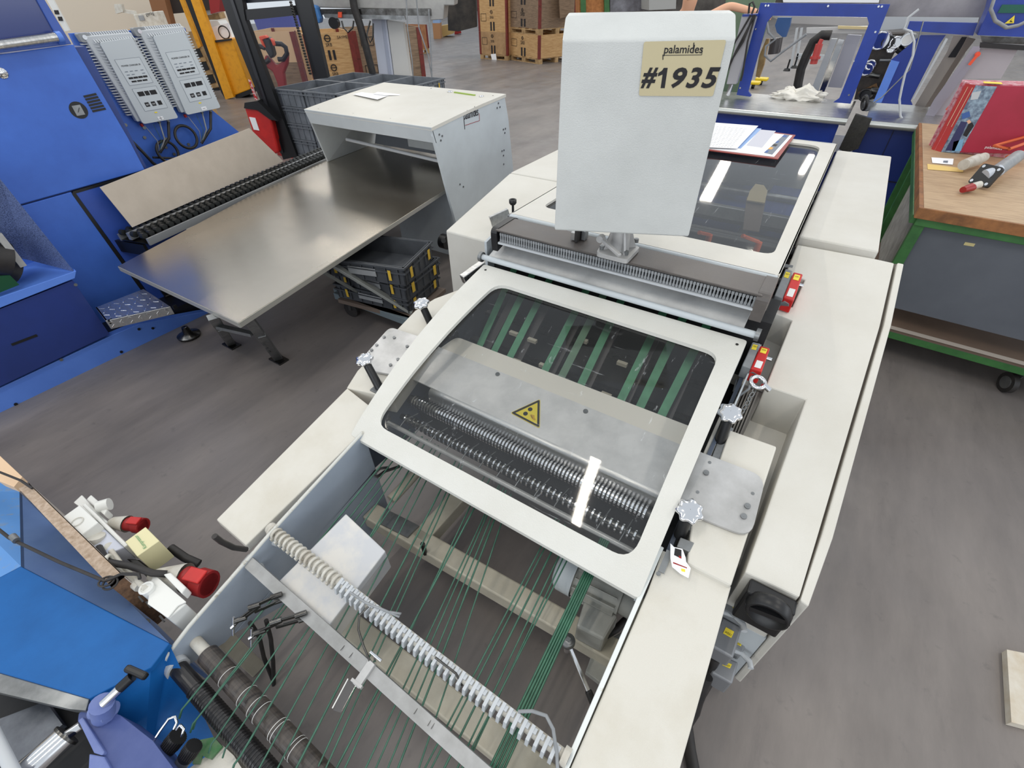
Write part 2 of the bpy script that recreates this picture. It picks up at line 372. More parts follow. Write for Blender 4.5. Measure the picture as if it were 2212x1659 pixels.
b = B(); b.add([(x, y, z) for y, z in zip(ys, zz) for x in (-1.1, -.06)], [(2*i, 2*i+1, 2*i+3, 2*i+2) for i in range(3)]); b.out('window_pane', pane, CRr)
# mechanism under the rear cover
for y, z, r, mt_ in ((2.02, .90, .022, steel), (2.12, .93, .012, galv), (2.30, .92, .028, blackp), (2.42, .9, .014, blackp), (2.75, .86, .03, steel), (3.2, .86, .02, galv)):
    b = B(); b.cyl((-1.16, y, z), (-.01, y, z), r, 14); b.out('cross_shaft', mt_, MC)
for (x0, x1, y0, y1, z0, z1, mt_, nm) in ((-1.1, -.06, 2.14, 2.26, .84, .86, matt, 'cross_plate'), (-1.1, -.06, 2.5, 2.62, .80, .82, matt, 'cross_plate'), (-1.12, -.02, 1.84, 1.95, .86, .88, brownbar, 'cross_plate'), (-1.1, -.04, 2.66, 2.70, .88, .94, galv, 'rail'),
        (-.9, -.35, 2.85, 3.55, .74, .80, blued, 'drive_box'), (-1.14, -1.10, 1.9, 3.6, .76, 1.0, blackp, 'rail'), (-1.09, -1.02, 2.0, 3.4, .75, .86, matt, 'rail'), (-.30, -.08, 2.9, 3.5, .74, .84, blued, 'drive_box')):
    b = B(); b.box(x0, x1, y0, y1, z0, z1); b.out(nm, mt_, MC, .004)
b = B(); b.tube([(-1.14, 1.92, .98), (-1.02, 2.6, 1.0)], .012); b.tube([(-1.10, 1.90, .95), (-.98, 2.6, .96)], .009); b.out('gas_strut', blackp, MC)
b = B(); b.cyl((-1.14, 1.90, .985), (-1.12, 1.98, .985), .016, 12); b.out('strut_end', whitep, MC)
# brown strap with a beige buckle behind the window
b = B(); b.add([Z(1605, 495, .9), Z(1640, 500, .9), Z(1655, 430, .98), Z(1613, 425, .98)], [(0, 1, 2, 3)]); b.ext([Z(1605, 495, .9), Z(1640, 500, .9), Z(1655, 430, .98), Z(1613, 425, .98)], (0, 0, -.004)); b.out('strap', mat('taupe_strap', (120, 104, 92), .6), MC)
b = B(); b.ext([Z(1613, 432, .98), Z(1652, 438, .98), Z(1658, 412, .99), Z(1650, 400, .99), Z(1632, 397, .99), Z(1620, 412, .99)], (0, 0, -.006)); b.out('strap_buckle', mat('khaki_plate', (176, 160, 120), .5), MC)
for (px, py, tx, ty) in ((1533, 507, 1513, 503), (1640, 523, 1608, 511)):
    p = Z(px, py, .97); q = Z(tx, ty, 1.0)
    b = B(); b.cyl(p+V((0, 0, -.07)), p+V((0, 0, .0)), .014, 14); b.bar(p, q, .018, .014); b.cyl(q, q+(q-p).normalized()*.012, .009, 10)
    lv = b.out('clamping_lever', orange, MC, .003)
    b = B(); b.cyl(p+V((0, 0, -.10)), p+V((0, 0, -.07)), .017, 14); b.out('lever_foot', blackp, MC)
# ---- comb bar
b = B()
sec = rp([(0, 1.527, .985), (0, 1.522, 1.08), (0, 1.682, 1.078), (0, 1.722, .985)], [.0, .012, .03, .0], 4)
prof = [V((-1.10, p.y, p.z)) for p in sec]
b.ext([V((-1.10, 1.582, 1.03)), V((-1.10, 1.582, 1.064)), V((-1.10, 1.527, 1.070)), V((-1.10, 1.522, 1.08)), V((-1.10, 1.662, 1.082)), V((-1.10, 1.712, 1.05)), V((-1.10, 1.712, 1.0)), V((-1.10, 1.582, 1.02))], (1.045, 0, 0)); b.out('comb_bar', brownbar, MC, .006)
for x0, x1 in ((-1.12, -1.09), (-.072, -.034)):
    b = B(); b.ext(rp([(x0, 1.525, .985), (x0, 1.519, 1.083), (x0, 1.682, 1.085), (x0, 1.722, 1.03), (x0, 1.722, .95), (x0, 1.682, .95), (x0, 1.582, 1.0)], [0, .03, .05, .03, 0, 0, 0]), (x1-x0, 0, 0)); b.out('end_cap', blackp if x0 < -1 else brownbar, MC, .006)
b = B()
n = 88
for i in range(n):
    x = -1.075+(1.0*i/(n-1)); 
    for (h0, h1, ww) in ((1.031, 1.041, .0088), (1.041, 1.057, .0054), (1.057, 1.068, .0088)):
        b.box(x-ww/2, x+ww/2, 1.529, 1.552, h0, h1)
o = b.out('comb_teeth', greyp, MC); o['kind'] = 'stuff'
b = B(); b.box(-1.085, -.07, 1.522, 1.557, 1.021, 1.029); b.out('comb_ledge', lgrey, MC)
b = B(); b.box(-1.085, -.07, 1.562, 1.582, 1.02, 1.066); b.out('comb_back', blackp, MC)
# sheet between comb bar and front cover, hinge tube
b = B(); b.ext([(-1.14, 1.515, .950), (-.075, 1.508, .950), (-.075, 1.70, 1.012), (-1.14, 1.70, 1.012)], (0, 0, -.006)); b.out('transfer_sheet', mat('grey_coated_sheet', (212, 212, 210), .38, rgb2=(174, 174, 174), nscale=5, bump=.15), MC, .002)
b = B(); b.cyl((-1.165, 1.512, .948), (-.03, 1.505, .948), .0125, 14); b.out('hinge_tube', greyblue, MC)
for x in (-1.175, -.035):
    b = B(); b.cyl((x, 1.51, .948), (x+.014, 1.51, .948), .022, 16); b.out('hinge_collar', galv, MC)

# ---- front cover
CF = thing('front_cover', '', '', (-.6, 1.1, .8)); del CF['label']; del CF['category']; CF.parent = MC; CF.location = V((-.6, 1.1, .8))-MC.location
XL, XR, Y0, Y1 = -1.15, -.044, .636, 1.502
def up(p, d=0): return V((p[0], p[1], pz(p[1])+d))
oo = dense(rp([(XL, Y0, 0), (XR, Y0, 0), (-.05, Y1, 0), (XL, Y1, 0)], .012, 3), .05)
hh = dense(rp([(-1.078, .700, 0), (-.098, .700, 0), (-.112, 1.405, 0), (-1.022, 1.418, 0)], [.06, .055, .05, .06], 6), .05)
b = B(); tri = [tuple(t) for t in tessellate_polygon([oo, hh])]
al = [V((p.x, p.y, pz(p.y))) for p in oo+hh]; nn = len(al)
fs = tri+[tuple(i+nn for i in t[::-1]) for t in tri]
for k, L_ in ((0, len(oo)), (len(oo), len(hh))):
    for i in range(L_): j = (i+1) % L_; fs.append((k+i, k+j, k+j+nn, k+i+nn))
b.add(al+[p+V((0, 0, -.014)) for p in al], fs); b.out('cover_frame', mat('cream_textured_coat', (218, 217, 211), .38, rgb2=(210, 208, 200), nscale=3, bump=.5, bscale=260), CF)
nx, ny = 2, 22; b = B(); vs = []
for j in range(ny+1):
    y = .665+(1.44-.665)*j/ny
    for i in range(nx+1): vs.append((-1.09+(-.085+1.09)*i/nx, y, pz(y)-.016))
b.add(vs, [(j*(nx+1)+i, j*(nx+1)+i+1, (j+1)*(nx+1)+i+1, (j+1)*(nx+1)+i) for j in range(ny) for i in range(nx)], True); b.out('window_pane', pane, CF)
for x in (-1.152, -.056):
    b = B(); pts = [(x, y, pz(y)-.014) for y in (.65, .8, 1.0, 1.2, 1.49)]
    vs = pts+[(x, p[1], p[2]-.045) for p in pts[::-1]]; b.ext(vs, (.006, 0, 0)); b.out('cover_rim', greyblue, CF)
for (x, y) in ((-1.12, 1.47), (-.075, 1.47)):
    b = B(); b.cyl(up((x, y), -.001), up((x, y), .002), .005, 10); b.out('cover_screw', steel, CF)

# ---- under the front cover: guard sheet, pictogram, shafts, belts
off = -.04
ps = [(-1.13, 1.215), (-.10, 1.23)]
b = B(); b.ext(rp([V((-1.12, 1.235, zi(1.235, off))), V((-.09, 1.235, zi(1.235, off))), V((-.09, 1.13, zi(1.13, off))), V((-1.15, 1.13, zi(1.13, off)))], [.03, 0, 0, 0]), (0, 0, -.004)); b.out('guard_flange', mat('beige_flange', (240, 234, 222), .5), MC)
b = B(); b.ext([(-1.15, 1.15, zi(1.15, off+.006)), (-.09, 1.15, zi(1.15, off+.006)), (-.09, .965, zi(.965, off+.006)), (-1.15, .965, zi(.965, off+.006))], (0, 0, -.004)); b.out('guard_sheet', mat('guard_sheet_aluminium', (240, 238, 236), .42, .1, rgb2=(212, 211, 210), nscale=9, rvar=.08), MC)
b = B(); vs = []
for k in range(9):
    t = radians(12.4+k*9.6); r = .028; yc, zc = .965, zi(.965, off+.006)
    y = yc-(sin(t)-sin(radians(12.4)))*r; z = zc-(cos(radians(12.4))-cos(t))*r
    vs += [(-1.04, y, z), (-.09, y, z)]
vs += [(-1.04, vs[-1][1], vs[-1][2]-.03), (-.09, vs[-1][1], vs[-1][2]-.03)]
b.add(vs, [(2*i, 2*i+1, 2*i+3, 2*i+2) for i in range(len(vs)//2-1)], True); b.out('guard_nose', alu, MC)
for px in ((1075, 809), (1265, 889)):
    b = B(); bolt(b, IN(*px, off+.006), (0, -SL, 1), .009, .004); b.out('button_screw', galv, MC)
pn = V((0, -SL, 1)).normalized()
A_, B_, C_ = [IN(*q, off+.007) for q in ((1102, 892), (1167, 862), (1166, 926))]
b = B(); b.ext(rp([A_, B_, C_], .01), pn*.0006); w0 = b.out('warning_sign', yellow, MC)
cen = (A_+B_+C_)/3
def sh(p, k, d): return cen+(p-cen)*k+pn*d
b = B(); b.ext(rp([sh(q, .95, .001) for q in (A_, B_, C_)], .008), pn*.0004, [[sh(q, .74, .001) for q in (A_, B_, C_)]]); b.out('sign_border', ink, w0)
ud = (cen-A_).normalized(); vd = pn.cross(ud)
for k, mm_ in ((.36, 1), (-.36, 1)):
    b = B(); c0 = cen+ud*(-.004+.001*k)+(B_-C_)*(.13*(1 if k > 0 else -.16))-ud*(.012 if k < 0 else -.004)
    b.cyl(c0+pn*.001, c0+pn*.0018, .0085, 18); b.out('roller_symbol', ink, w0)
b = B(); hc = cen+(C_-B_)*.12+ud*.011
b.ext([hc+(C_-B_).normalized()*x+ud*y+pn*.0012 for x, y in ((-.010, -.006), (-.006, -.011), (0, -.008), (.008, -.004), (.016, .006), (.012, .011), (.004, .006), (-.006, .006))], pn*.0005); b.out('hand_symbol', mat('ochre_print', (214, 168, 46), .5), w0)
b = B()
for k in range(4):
    a0 = hc+(C_-B_).normalized()*(-.010+k*.003)+ud*(-.008+k*.001)+pn*.0018; b.bar(a0, a0+(C_-B_).normalized()*.012+ud*.006, .0006, .0004, pn)
b.out('hand_outline', ink, w0)
# nip roller shafts with rings
def ringshaft(x0, x1, y, z, r, nr, rr, wr, m1, m2, name):
    b = B(); b.cyl((x0, y, z), (x1, y, z), r, 14); sh_ = b.out(name, m1, MC)
    b = B()
    for i in range(nr):
        x = x0+.03+(x1-x0-.06)*i/(nr-1); b.cyl((x-wr/2, y, z), (x+wr/2, y, z), rr, 16)
    o = b.out('pressure_rings', m2, sh_); o['kind'] = 'stuff'; return sh_
ringshaft(-1.13, -.10, .925, zi(.925, -.10), .018, 72, .026, .007, steel, chrome, 'nip_shaft')
ringshaft(-1.12, -.10, .855, zi(.855, -.12), .012, 48, .021, .006, steel, chrome, 'nip_shaft')
b = B(); b.cyl((-1.12, .785, zi(.785, -.08)), (-.10, .785, zi(.785, -.08)), .009, 14); b.out('finger_rod', matt, MC)
for i in range(13):
    x = -1.06+i*.075
    b = B(); b.tube([(x, .79, zi(.79, -.075)), (x+.004, .82, zi(.82, -.066)), (x+.006, .855, zi(.855, -.085)), (x+.006, .885, zi(.88, -.10))], .0025, 6); b.out('deflector_finger', galv, MC)
for px in ((838, 905), (817, 912), (835, 880), (860, 878), (880, 1560)):
    if px[1] < 1000:
        b = B(); p = PX(px[0], px[1], -1.155); b.cyl(p, p+V((.008, 0, 0)), .009, 12); b.out('side_bolt', galv, MC)
# green conveyor belts on the rising deck
def belt_pt(px, py): return PL(px, py, (0, 1.24, .665), (0, -.62, 1))
tops = [(1093, 620), (1131, 630), (1168, 641), (1247, 664), (1284, 675), (1322, 690), (1412, 717), (1452, 735), (1506, 744)]
bots = [(1037, 744), (1068, 757), (1102, 770), (1178, 798), (1214, 812), (1255, 830), (1342, 862), (1384, 876), (1431, 893)]
for i, (a, c) in enumerate(zip(tops, bots)):
    p, q = belt_pt(*a), belt_pt(*c); d = (p-q).normalized(); p = p+d*.12; q = q-d*.12
    b = B(); b.ext([q-V((.0155, 0, 0)), q+V((.0155, 0, 0)), p+V((.0155, 0, 0)), p-V((.0155, 0, 0))], V((0, .3, -1)).normalized()*.002)
    o = b.out('conveyor_belt', green if i not in (4,) else mat('worn_green_belt', (104, 140, 112), .6, rgb2=(90, 116, 96), nscale=20), MC)
b = B()
p = belt_pt(1062, 680)
for yy in (1.18, 1.30, 1.42): b.box(-1.1, -.08, yy, yy+.03, .66+(yy-1.24)*.62-.05, .66+(yy-1.24)*.62-.035)
b.out('deck_strips', steel, MC)
for (px, py) in ((1150, 730), (1115, 775), (1175, 785), (1260, 730), (1245, 840), (1345, 780), (1310, 848), (1110, 715)):
    p = belt_pt(px, py); b = B(); b.box(p.x-.02, p.x+.02, p.y-.008, p.y+.008, p.z-.02, p.z-.006); b.out('deck_bracket', beam, MC)
for k in range(6):
    x = -1.0+k*.16; b = B(); b.bar((x, 1.2, .60), (x, 1.62, .86), .035, .01); b.out('deck_slat', mat('dark_slat', (62, 58, 58), .5), MC)
b = B(); b.tube([PX(945+20, 720, -1.13)+V((.01, 0, 0)), PX(1015, 650, -1.13)+V((.01, 0, 0)), PX(1036, 625, -1.13)+V((.01, 0, 0))], .014, 10); b.out('lift_strut', blackp, MC)
b = B(); b.ext([PX(*q, -1.14) for q in ((955, 700), (985, 715), (992, 745), (968, 730))], (.01, 0, 0)); b.out('strut_bracket', steel, MC)

# ---- hinge blocks left, black knob, switches right
b = B(); p = IN(1008, 598, .06); b.bar(IN(1000, 605, .05), IN(1046, 572, .06), .035, .045); b.out('hinge_block', alu, MC, .003)
b = B(); b.bar(IN(1060, 480, .05), IN(1100, 462, .06), .02, .06); b.out('hinge_block', alu, MC, .003)
p = Z(1108, 452, 1.03)
b = B(); b.cyl(p+V((0, 0, -.03)), p+V((0, 0, .02)), .006, 10); b.lathe(p+V((0, 0, .02)), (0, 0, 1), [(0, 0), (.012, .002), (.018, .010), (.018, .026), (.013, .027), (.012, .020), (0, .020)]); b.out('thumb_screw', blackp, MC)
b = B(); b.box(p.x-.02, p.x+.02, p.y-.02, p.y+.02, p.z-.05, p.z-.025); b.out('thumb_screw_base', galv, MC, .002)
def safety_switch(gq, rq, gland, n_):
    t = B(); t.ext(ins(gq, .055), (0, 0, -.05)); g = t.out('safety_switch', greyp, MC, .003)
    t = B(); t.ext(ins(rq, .06), (0, 0, -.055)); t.out('switch_body', red, g, .004)
    a, c = [IN(*q, .03) for q in gland]; t = B(); t.cyl(a, c, .016, 8); t.cyl(a.lerp(c, .4), c, .0185, 6); t.out('cable_gland', greyp, g)
    def sub(q, s, t_): a = q[0]; return tuple(a[i]+(q[1][i]-a[i])*s+(q[3][i]-a[i])*t_ for i in (0, 1))
    for q, s0, s1, t0, t1, mt_, z_ in ((gq, .2, .8, .10, .30, yellow, .0555), (rq, .2, .8, .08, .28, yellow, .0605), (rq, .25, .9, .62, .92, label, .0605)):
        t = B(); t.ext(ins([sub(q, s0, t0), sub(q, s1, t0), sub(q, s1, t1), sub(q, s0, t1)], z_), (0, 0, .0006)); lb = t.out('type_label', mt_, g)
        if mt_ is yellow:
            p = IN(*sub(q, s0+.12, t0+.09), z_+.001); txt(lb, 'lettering', 'S31' if q is gq else 'S30', p, (1, 0, 0), (0, 1, SL), .012, ink)
safety_switch([(1697, 580), (1713, 585), (1692, 645), (1673, 638)], [(1715, 587), (1735, 592), (1715, 650), (1692, 642)], ((1703, 645), (1694, 660)), 0)
safety_switch([(1626, 738), (1643, 742), (1622, 796), (1603, 789)], [(1643, 746), (1664, 752), (1646, 803), (1622, 795)], ((1634, 795), (1626, 812)), 1)
for px in ((1728, 616), (1659, 775)):
    b = B(); p = IN(*px, .03); b.cyl(p-V((.01, 0, 0)), p+V((.012, 0, 0)), .007, 10); b.out('switch_screw', chrome, MC)
# long bright side rail beside covers on the right
b = B(); b.bar((-.012, 1.19, zi(1.19, .0)), (-.004, 1.98, zi(1.98, .01)), .005, .06); b.out('side_rail', greyblue, MC)
b = B(); b.bar((-.03, .95, zi(.95, -.02)), (-.028, 1.33, zi(1.33, -.01)), .024, .03); b.out('side_rail', cream, MC, .002)
b = B(); q = [(1595, 850), (1625, 832), (1640, 848), (1590, 925), (1565, 930)]
for k in range(7):
    a, c = IN(1600+k*6, 838+k*2.0, -.05), IN(1560+k*6, 935+k*2, -.05); b.bar(a, c, .0045, .02)
b.ext(ins([(1590, 830), (1648, 850), (1600, 950), (1550, 935)], -.065), (0, 0, -.01)); b.out('cable_duct', mat('duct_grey', (108, 104, 98), .6), MC)
b = B(); b.tube([IN(1626, 812, .03), IN(1618, 840, -.0), IN(1596, 856, -.03), IN(1585, 845, -.03), IN(1592, 820, -.02)], .004); b.out('switch_cable', greyp, MC)
c = IN(1637, 826, .07); b = B(); b.torus(c, (.2, -.3, 1), .022, .007); b.cyl(c+V((.016, 0, 0)), c+V((.04, .0, -.015)), .009, 12); b.out('ring_bolt', chrome, MC)
link = [IN(x, y, z) for x, y, z in ((1631, 836, .06), (1628, 848, .055), (1620, 857, .05), (1617, 866, .045), (1612, 875, .04), (1606, 884, .04), (1602, 892, .04))]
for i in range(len(link)-1):
    a, c = link[i], link[i+1]; d = (c-a); s_ = d.cross(V((0, 0, 1)) if i % 2 else V((.3, .3, 1))).normalized()*.005
    b = B(); b.tube([a, a+s_+d*.2, a+s_+d*.85, c+d*.08, a-s_+d*.85, a-s_+d*.2, a], .0018, 6); b.out('chain_link', galv, MC)
# step plates and aluminium cheek plates with star knobs
b = B(); b.ext(ins([(1577, 928), (1679, 964), (1580, 1265), (1485, 1216), (1493, 1137), (1552, 1000)], .012), (0, 0, -.07)); b.out('step_plate', creamf, MC, .006)
b = B(); b.ext(rp(ins([(1508, 974), (1655, 1030), (1622, 1162), (1462, 1098)], .024), [0, .045, .045, .02]), (0, 0, -.008)); pl_ = b.out('cheek_plate', matt, MC, .002)
for px in ((1533, 999), (1525, 1022), (1507, 1063), (1626, 1066), (1614, 1094), (1606, 1116)):
    b = B(); bolt(b, IN(*px, .024), (0, -SL, 1), .0085 if px[1] in (1022, 1094, 1116) else .005, .006 if px[1] in (1022, 1094, 1116) else .001); b.out('plate_bolt', galv, pl_)
b = B(); b.ext(ins([(1565, 915), (1585, 925), (1500, 1150), (1478, 1140)], .004), (0, 0, -.03)); b.ext(ins([(1470, 1160), (1500, 1172), (1490, 1192), (1462, 1180)], .014), (0, 0, -.03)); b.out('clamp_rail', galv, MC, .002)
b = B(); b.ext(ins([(748, 838), (772, 800), (896, 671), (938, 645), (1000, 622), (1010, 640), (850, 860)], .0), (0, 0, -.08)); b.out('step_plate', creamf, MC, .005)
b = B(); b.ext(rp(ins([(785, 770), (842, 706), (910, 728), (862, 812), (800, 800)], .014), [.03, .03, 0, 0, .02]), (0, 0, -.008)); pl_ = b.out('cheek_plate', matt, MC, .002)
for px in ((830, 729), (814, 746), (803, 757), (880, 749), (860, 777), (844, 789), (852, 730)):
    b = B(); bolt(b, IN(*px, .014), (0, -SL, 1), .007, .005); b.out('plate_bolt', galv, pl_)
def star_knob(head, foot, r=.036, hoff=.09):
    h = IN(*head, hoff); ft = IN(*foot, 0.0); ax = (h-ft).normalized()
    b = B(); b.cyl(ft-ax*.01, h-ax*.006, .017, 16, .0155); k = b.out('knob_post', blackp, MC); ax = V((0, -SL, 1)).normalized()
    u = ax.orthogonal().normalized(); w_ = ax.cross(u); n_ = 84; vs = []
    prof = [(.35, -.017), (.72, -.014), (.95, -.008), (1.0, -.001), (.97, .004), (.84, .008), (.45, .0105), (.02, .0115)]
    for rr, hz in prof:
        for i in range(n_):
            a = 2*pi*i/n_; lobe = 1+.10*cos(7*a)*min(1, rr)**3 - .02
            vs.append(h+ax*hz+(cos(a)*u+sin(a)*w_)*(r*rr*lobe))
    b = B(); b.add(vs, [(j*n_+i, j*n_+(i+1) % n_, (j+1)*n_+(i+1) % n_, (j+1)*n_+i) for j in range(len(prof)-1) for i in range(n_)], True); b.out('star_knob', chrome, k)
star_knob((1577, 892), (1555, 952)); star_knob((1490, 1104), (1470, 1152)); star_knob((910, 655), (931, 700), .034); star_knob((787, 776), (820, 838), .034)
b = B(); b.box(-1.23, -1.19, .82, .86, .62, .66); b.out('knob_foot', galv, MC, .002)

# ---- infeed: shelves, side walls
b = B(); b.ext(ins([(467, 1122), (750, 838), (822, 895), (531, 1178)], 0), (0, 0, -.035)); b.out('left_shelf', creamf, MC, .004)
b = B(); b.ext(ins([(1400, 1275), (1432, 1188), (1485, 1216), (1580, 1266), (1458, 1700), (1215, 1700)], -.008), (0, 0, -.055)); b.out('right_shelf', creamf, MC, .004)
b = B(); b.bar(V((-.043, -.15, zi(-.15, -.035))), V((-.043, .80, zi(.80, -.035))), .012, .07); b.out('shelf_lip', mat('chipped_white_coat', (224, 228, 226), .45, rgb2=(190, 186, 172), nscale=30, lo=.6, hi=.66), MC, .002)
wp = [(.66, .42), (.66, .63), (.25, .545), (-.06, .465), (-.15, .43), (-.165, .40), (-.12, .335), (-.03, .29)]
b = B(); yz(b, wp, -1.112, -1.10)
b.out('side_wall', wallblue, MC, .002)
b = B(); yz(b, [(.66, .12), (.66, .43), (.0, .29), (.3, .12)], -1.112, -1.10); b.out('lower_side_wall', wallblue, MC, .002)
b = B(); pts = [V((-1.106, y, z)) for y, z in wp[1:6]]; b.tube(pts, .0062, 8); b.out('wall_rim', mat('chipped_rim', (206, 206, 200), .5, rgb2=(170, 164, 150), nscale=40, lo=.58, hi=.66), MC)
for (y, z) in ((.24, .50), (.16, .46)):
    b = B(); b.cyl((-1.10, y, z), (-1.085, y, z), .016, 14, .012); b.out('wall_boss', lgrey, MC)
b = B(); yz(b, [(.66, .10), (.66, .58), (-.15, .40), (-.15, .10)], -.038, -.03); b.out('inner_cheek', beam, MC)
for x, y, z in ((.03, .52, .55), (.03, .05, .44), (-1.22, .50, .54), (-1.16, -.05, .42)):
    b = B(); b.box(x, x+.05, y, y+.05, 0, z); b.out('support_leg', beam, MC, .003)
# cable tie bundle at the wall
b = B(); b.tube([PX(x, y, -1.08) for x, y in ((838, 1010), (820, 1012), (806, 1026), (815, 1030), (832, 1018), (862, 1008))], .006); b.out('cable_loop', galv, MC)
# white comb roller
def white_comb():
    y, z = .255, zi(.255, .0)
    b = B(); b.cyl((-1.125, y, z), (-.045, y, z), .013, 14); s_ = b.out('comb_roller', whited, MC)
    for k in range(52):
        x = -1.115+k*.0203
        b = B(); a = (k*37 % 5)*.03
        if k < 16: b.torus((x, y-.004, z+.004), (1, 0, 0), .017, .0048, 14, 6); b.box(x-.004, x+.004, y-.028, y-.012, z-.006, z+.004)
        else:
            b.ext([(x-.004, y+.008, z+.022), (x-.004, y-.024, z+.014), (x-.004, y-.030, z-.012), (x-.004, y-.010, z-.016), (x-.004, y+.008, z-.008)], (.0085, 0, 0)); b.box(x+.0045, x+.012, y-.006, y+.006, z+.010, z+.018)
        b.out('comb_clip', lgrey if k > 15 else whited, s_)
    b = B(); b.cyl((-1.135, y, z), (-1.115, y, z), .019, 14); b.out('roller_end', whited, s_); b = B(); b.cyl((-.06, y, z), (-.045, y, z), .021, 14); b.out('roller_end', whited, s_)
white_comb()
# flat aluminium bar with score marks
b = B(); b.bar((-1.12, .148, zi(.148, .004)), (-.03, .132, zi(.132, .004)), .034, .012, (0, -.3, 1)); fb = b.out('flat_bar', mat('dull_bar_aluminium', (176, 176, 176), .42, .6, rgb2=(140, 140, 138), nscale=7), MC, .001)
for k in (.42, .45, .66, .70, .71): 
    b = B(); x = -1.12+1.09*k; b.box(x-.0006, x+.0006, .13, .158, zi(.14, .0105), zi(.14, .0117)); b.out('score_line', steel, fb)
# black hinge clamps on the bar
def clamp(root, tip):
    r0 = IN(*root, .02); t0 = IN(*tip, .01); m1 = r0.lerp(t0, .45)+V((0, 0, .022)); b = B()
    for s_ in (-.009, .009):
        e = V((s_*.6, s_, 0)); b.bar(r0+e, m1+e, .004, .012); b.bar(m1+e+V((0, 0, -.012)), t0.lerp(m1, .3)+e*.8, .004, .010); b.bar(r0+e+V((0, 0, -.03)), m1+e+V((0, 0, -.03)), .004, .012)
    for p in (r0, m1, t0.lerp(m1, .35), r0+V((0, 0, -.03))): b.cyl(p+V((-.009, -.012, 0)), p+V((.009, .012, 0)), .0075, 10)
    b.bar(m1+V((0, 0, .006)), m1+V((0, 0, -.04)), .01, .014)
    b.tube([t0.lerp(m1, .35), t0], .004); o = b.out('hinge_clamp', steel, MC, .001)
    d = V((.004, -.012, -.02)); b = B(); b.cyl(t0-d*1.2, t0+d*1.2, .0035, 8); b.cyl(t0-(t0-m1).normalized()*.006, t0+(t0-m1).normalized()*.006, .006, 8); b.out('clamp_pin', chrome, o)
clamp((597, 1287), (504, 1353)); clamp((650, 1327), (543, 1377))
# bracket with clear blade on the bar
b = B(); p0 = IN(812, 1418, .03); b.bar(IN(812, 1418, .03), IN(812, 1426, -.02), .008, .008); b.cyl(p0-V((.02, 0, 0)), p0+V((.02, 0, 0)), .004, 8); b.out('wing_screw', chrome, MC)
b = B(); b.bar(IN(805, 1430, .015), IN(770, 1482, .01), .022, .012); b.bar(IN(760, 1468, .012), IN(782, 1486, .012), .008, .012); br = b.out('blade_bracket', matt, MC, .001)
b = B(); b.ext(ins([(752, 1466), (768, 1480), (737, 1538), (720, 1533)], .01), V((.6, -.6, -.4)).normalized()*.0015); b.out('clear_blade', pane2, br)
b = B(); b.bar(IN(752, 1466, .01), IN(718, 1530, .01), .0025, .0025); b.out('blade_edge', whitep, br)
b = B(); b.tube([IN(x, y, o_) for x, y, o_ in ((796, 1310, .03), (776, 1330, .03), (774, 1360, .03), (785, 1395, .02), (798, 1425, .02), (795, 1445, .01), (775, 1462, .01))], .003); b.out('sensor_cable', steel, MC)
b = B(); b.tube([IN(x, y, o_) for x, y, o_ in ((757, 1280, .03), (790, 1302, .035), (830, 1318, .04), (862, 1332, .04), (866, 1326, .045), (842, 1322, .04))], .0035); b.out('loose_cable', greyp, MC)
b = B(); b.tube([IN(x, y, o_) for x, y, o_ in ((940, 1420, .03), (985, 1455, .03), (998, 1480, .0))], .003); b.out('loose_cable', steel, MC)
b = B(); b.tube([IN(x, y, o_) for x, y, o_ in ((1120, 1537, .03), (1150, 1536, .04), (1180, 1546, .04), (1195, 1575, .04), (1200, 1610, .03), (1203, 1625, .02), (1205, 1680, .0))], .0042); b.out('loose_cable', greyp, MC)
# white tray
b = B(); tp = ins([(747, 1109), (833, 1190), (700, 1365), (595, 1262)], -.03); d_ = V((0, 0, -.10))
b.ext(tp, d_); b.out('tray', mat('worn_silver_tray', (206, 204, 200), .4, .3, rgb2=(190, 192, 196), nscale=7, lo=.45, hi=.6), MC, .004)
# lower cross beams (floor level)
def xbeam(ya, yb, z, hgt, wd, name='cross_beam'):
    b = B(); b.quad([(-1.1, ya-wd/2, z-hgt), (-1.1, ya+wd/2, z-hgt), (-1.1, ya+wd/2, z), (-1.1, ya-wd/2, z)], (1.10, yb-ya, 0)); b.out(name, beam, MC, .006)
xbeam(.575, .63, .26, .07, .075); xbeam(.24, .26, .13, .07, .085)
b = B(); b.bar(Z(905, 1175, .225), Z(1010, 1060, .225), .07, .07); b.out('long_beam', beam, MC, .005)
b = B(); b.ext(zs([(835, 1100), (905, 1135), (880, 1160), (820, 1130)], .27), (0, 0, -.01)); b.out('beam_bracket', galv, MC)
p = Z(917, 1190, .27); b = B(); b.cyl(p+V((0, 0, -.02)), p+V((0, .0, .05)), .009, 6); b.out('hex_bolt', steel, MC)
# ratchet standing on beam
# left round tube beam near wall
b = B(); b.tube([Z(845, 1080, .28), Z(905, 1015, .30)], .022, 12); b.out('round_tube', beam, MC)
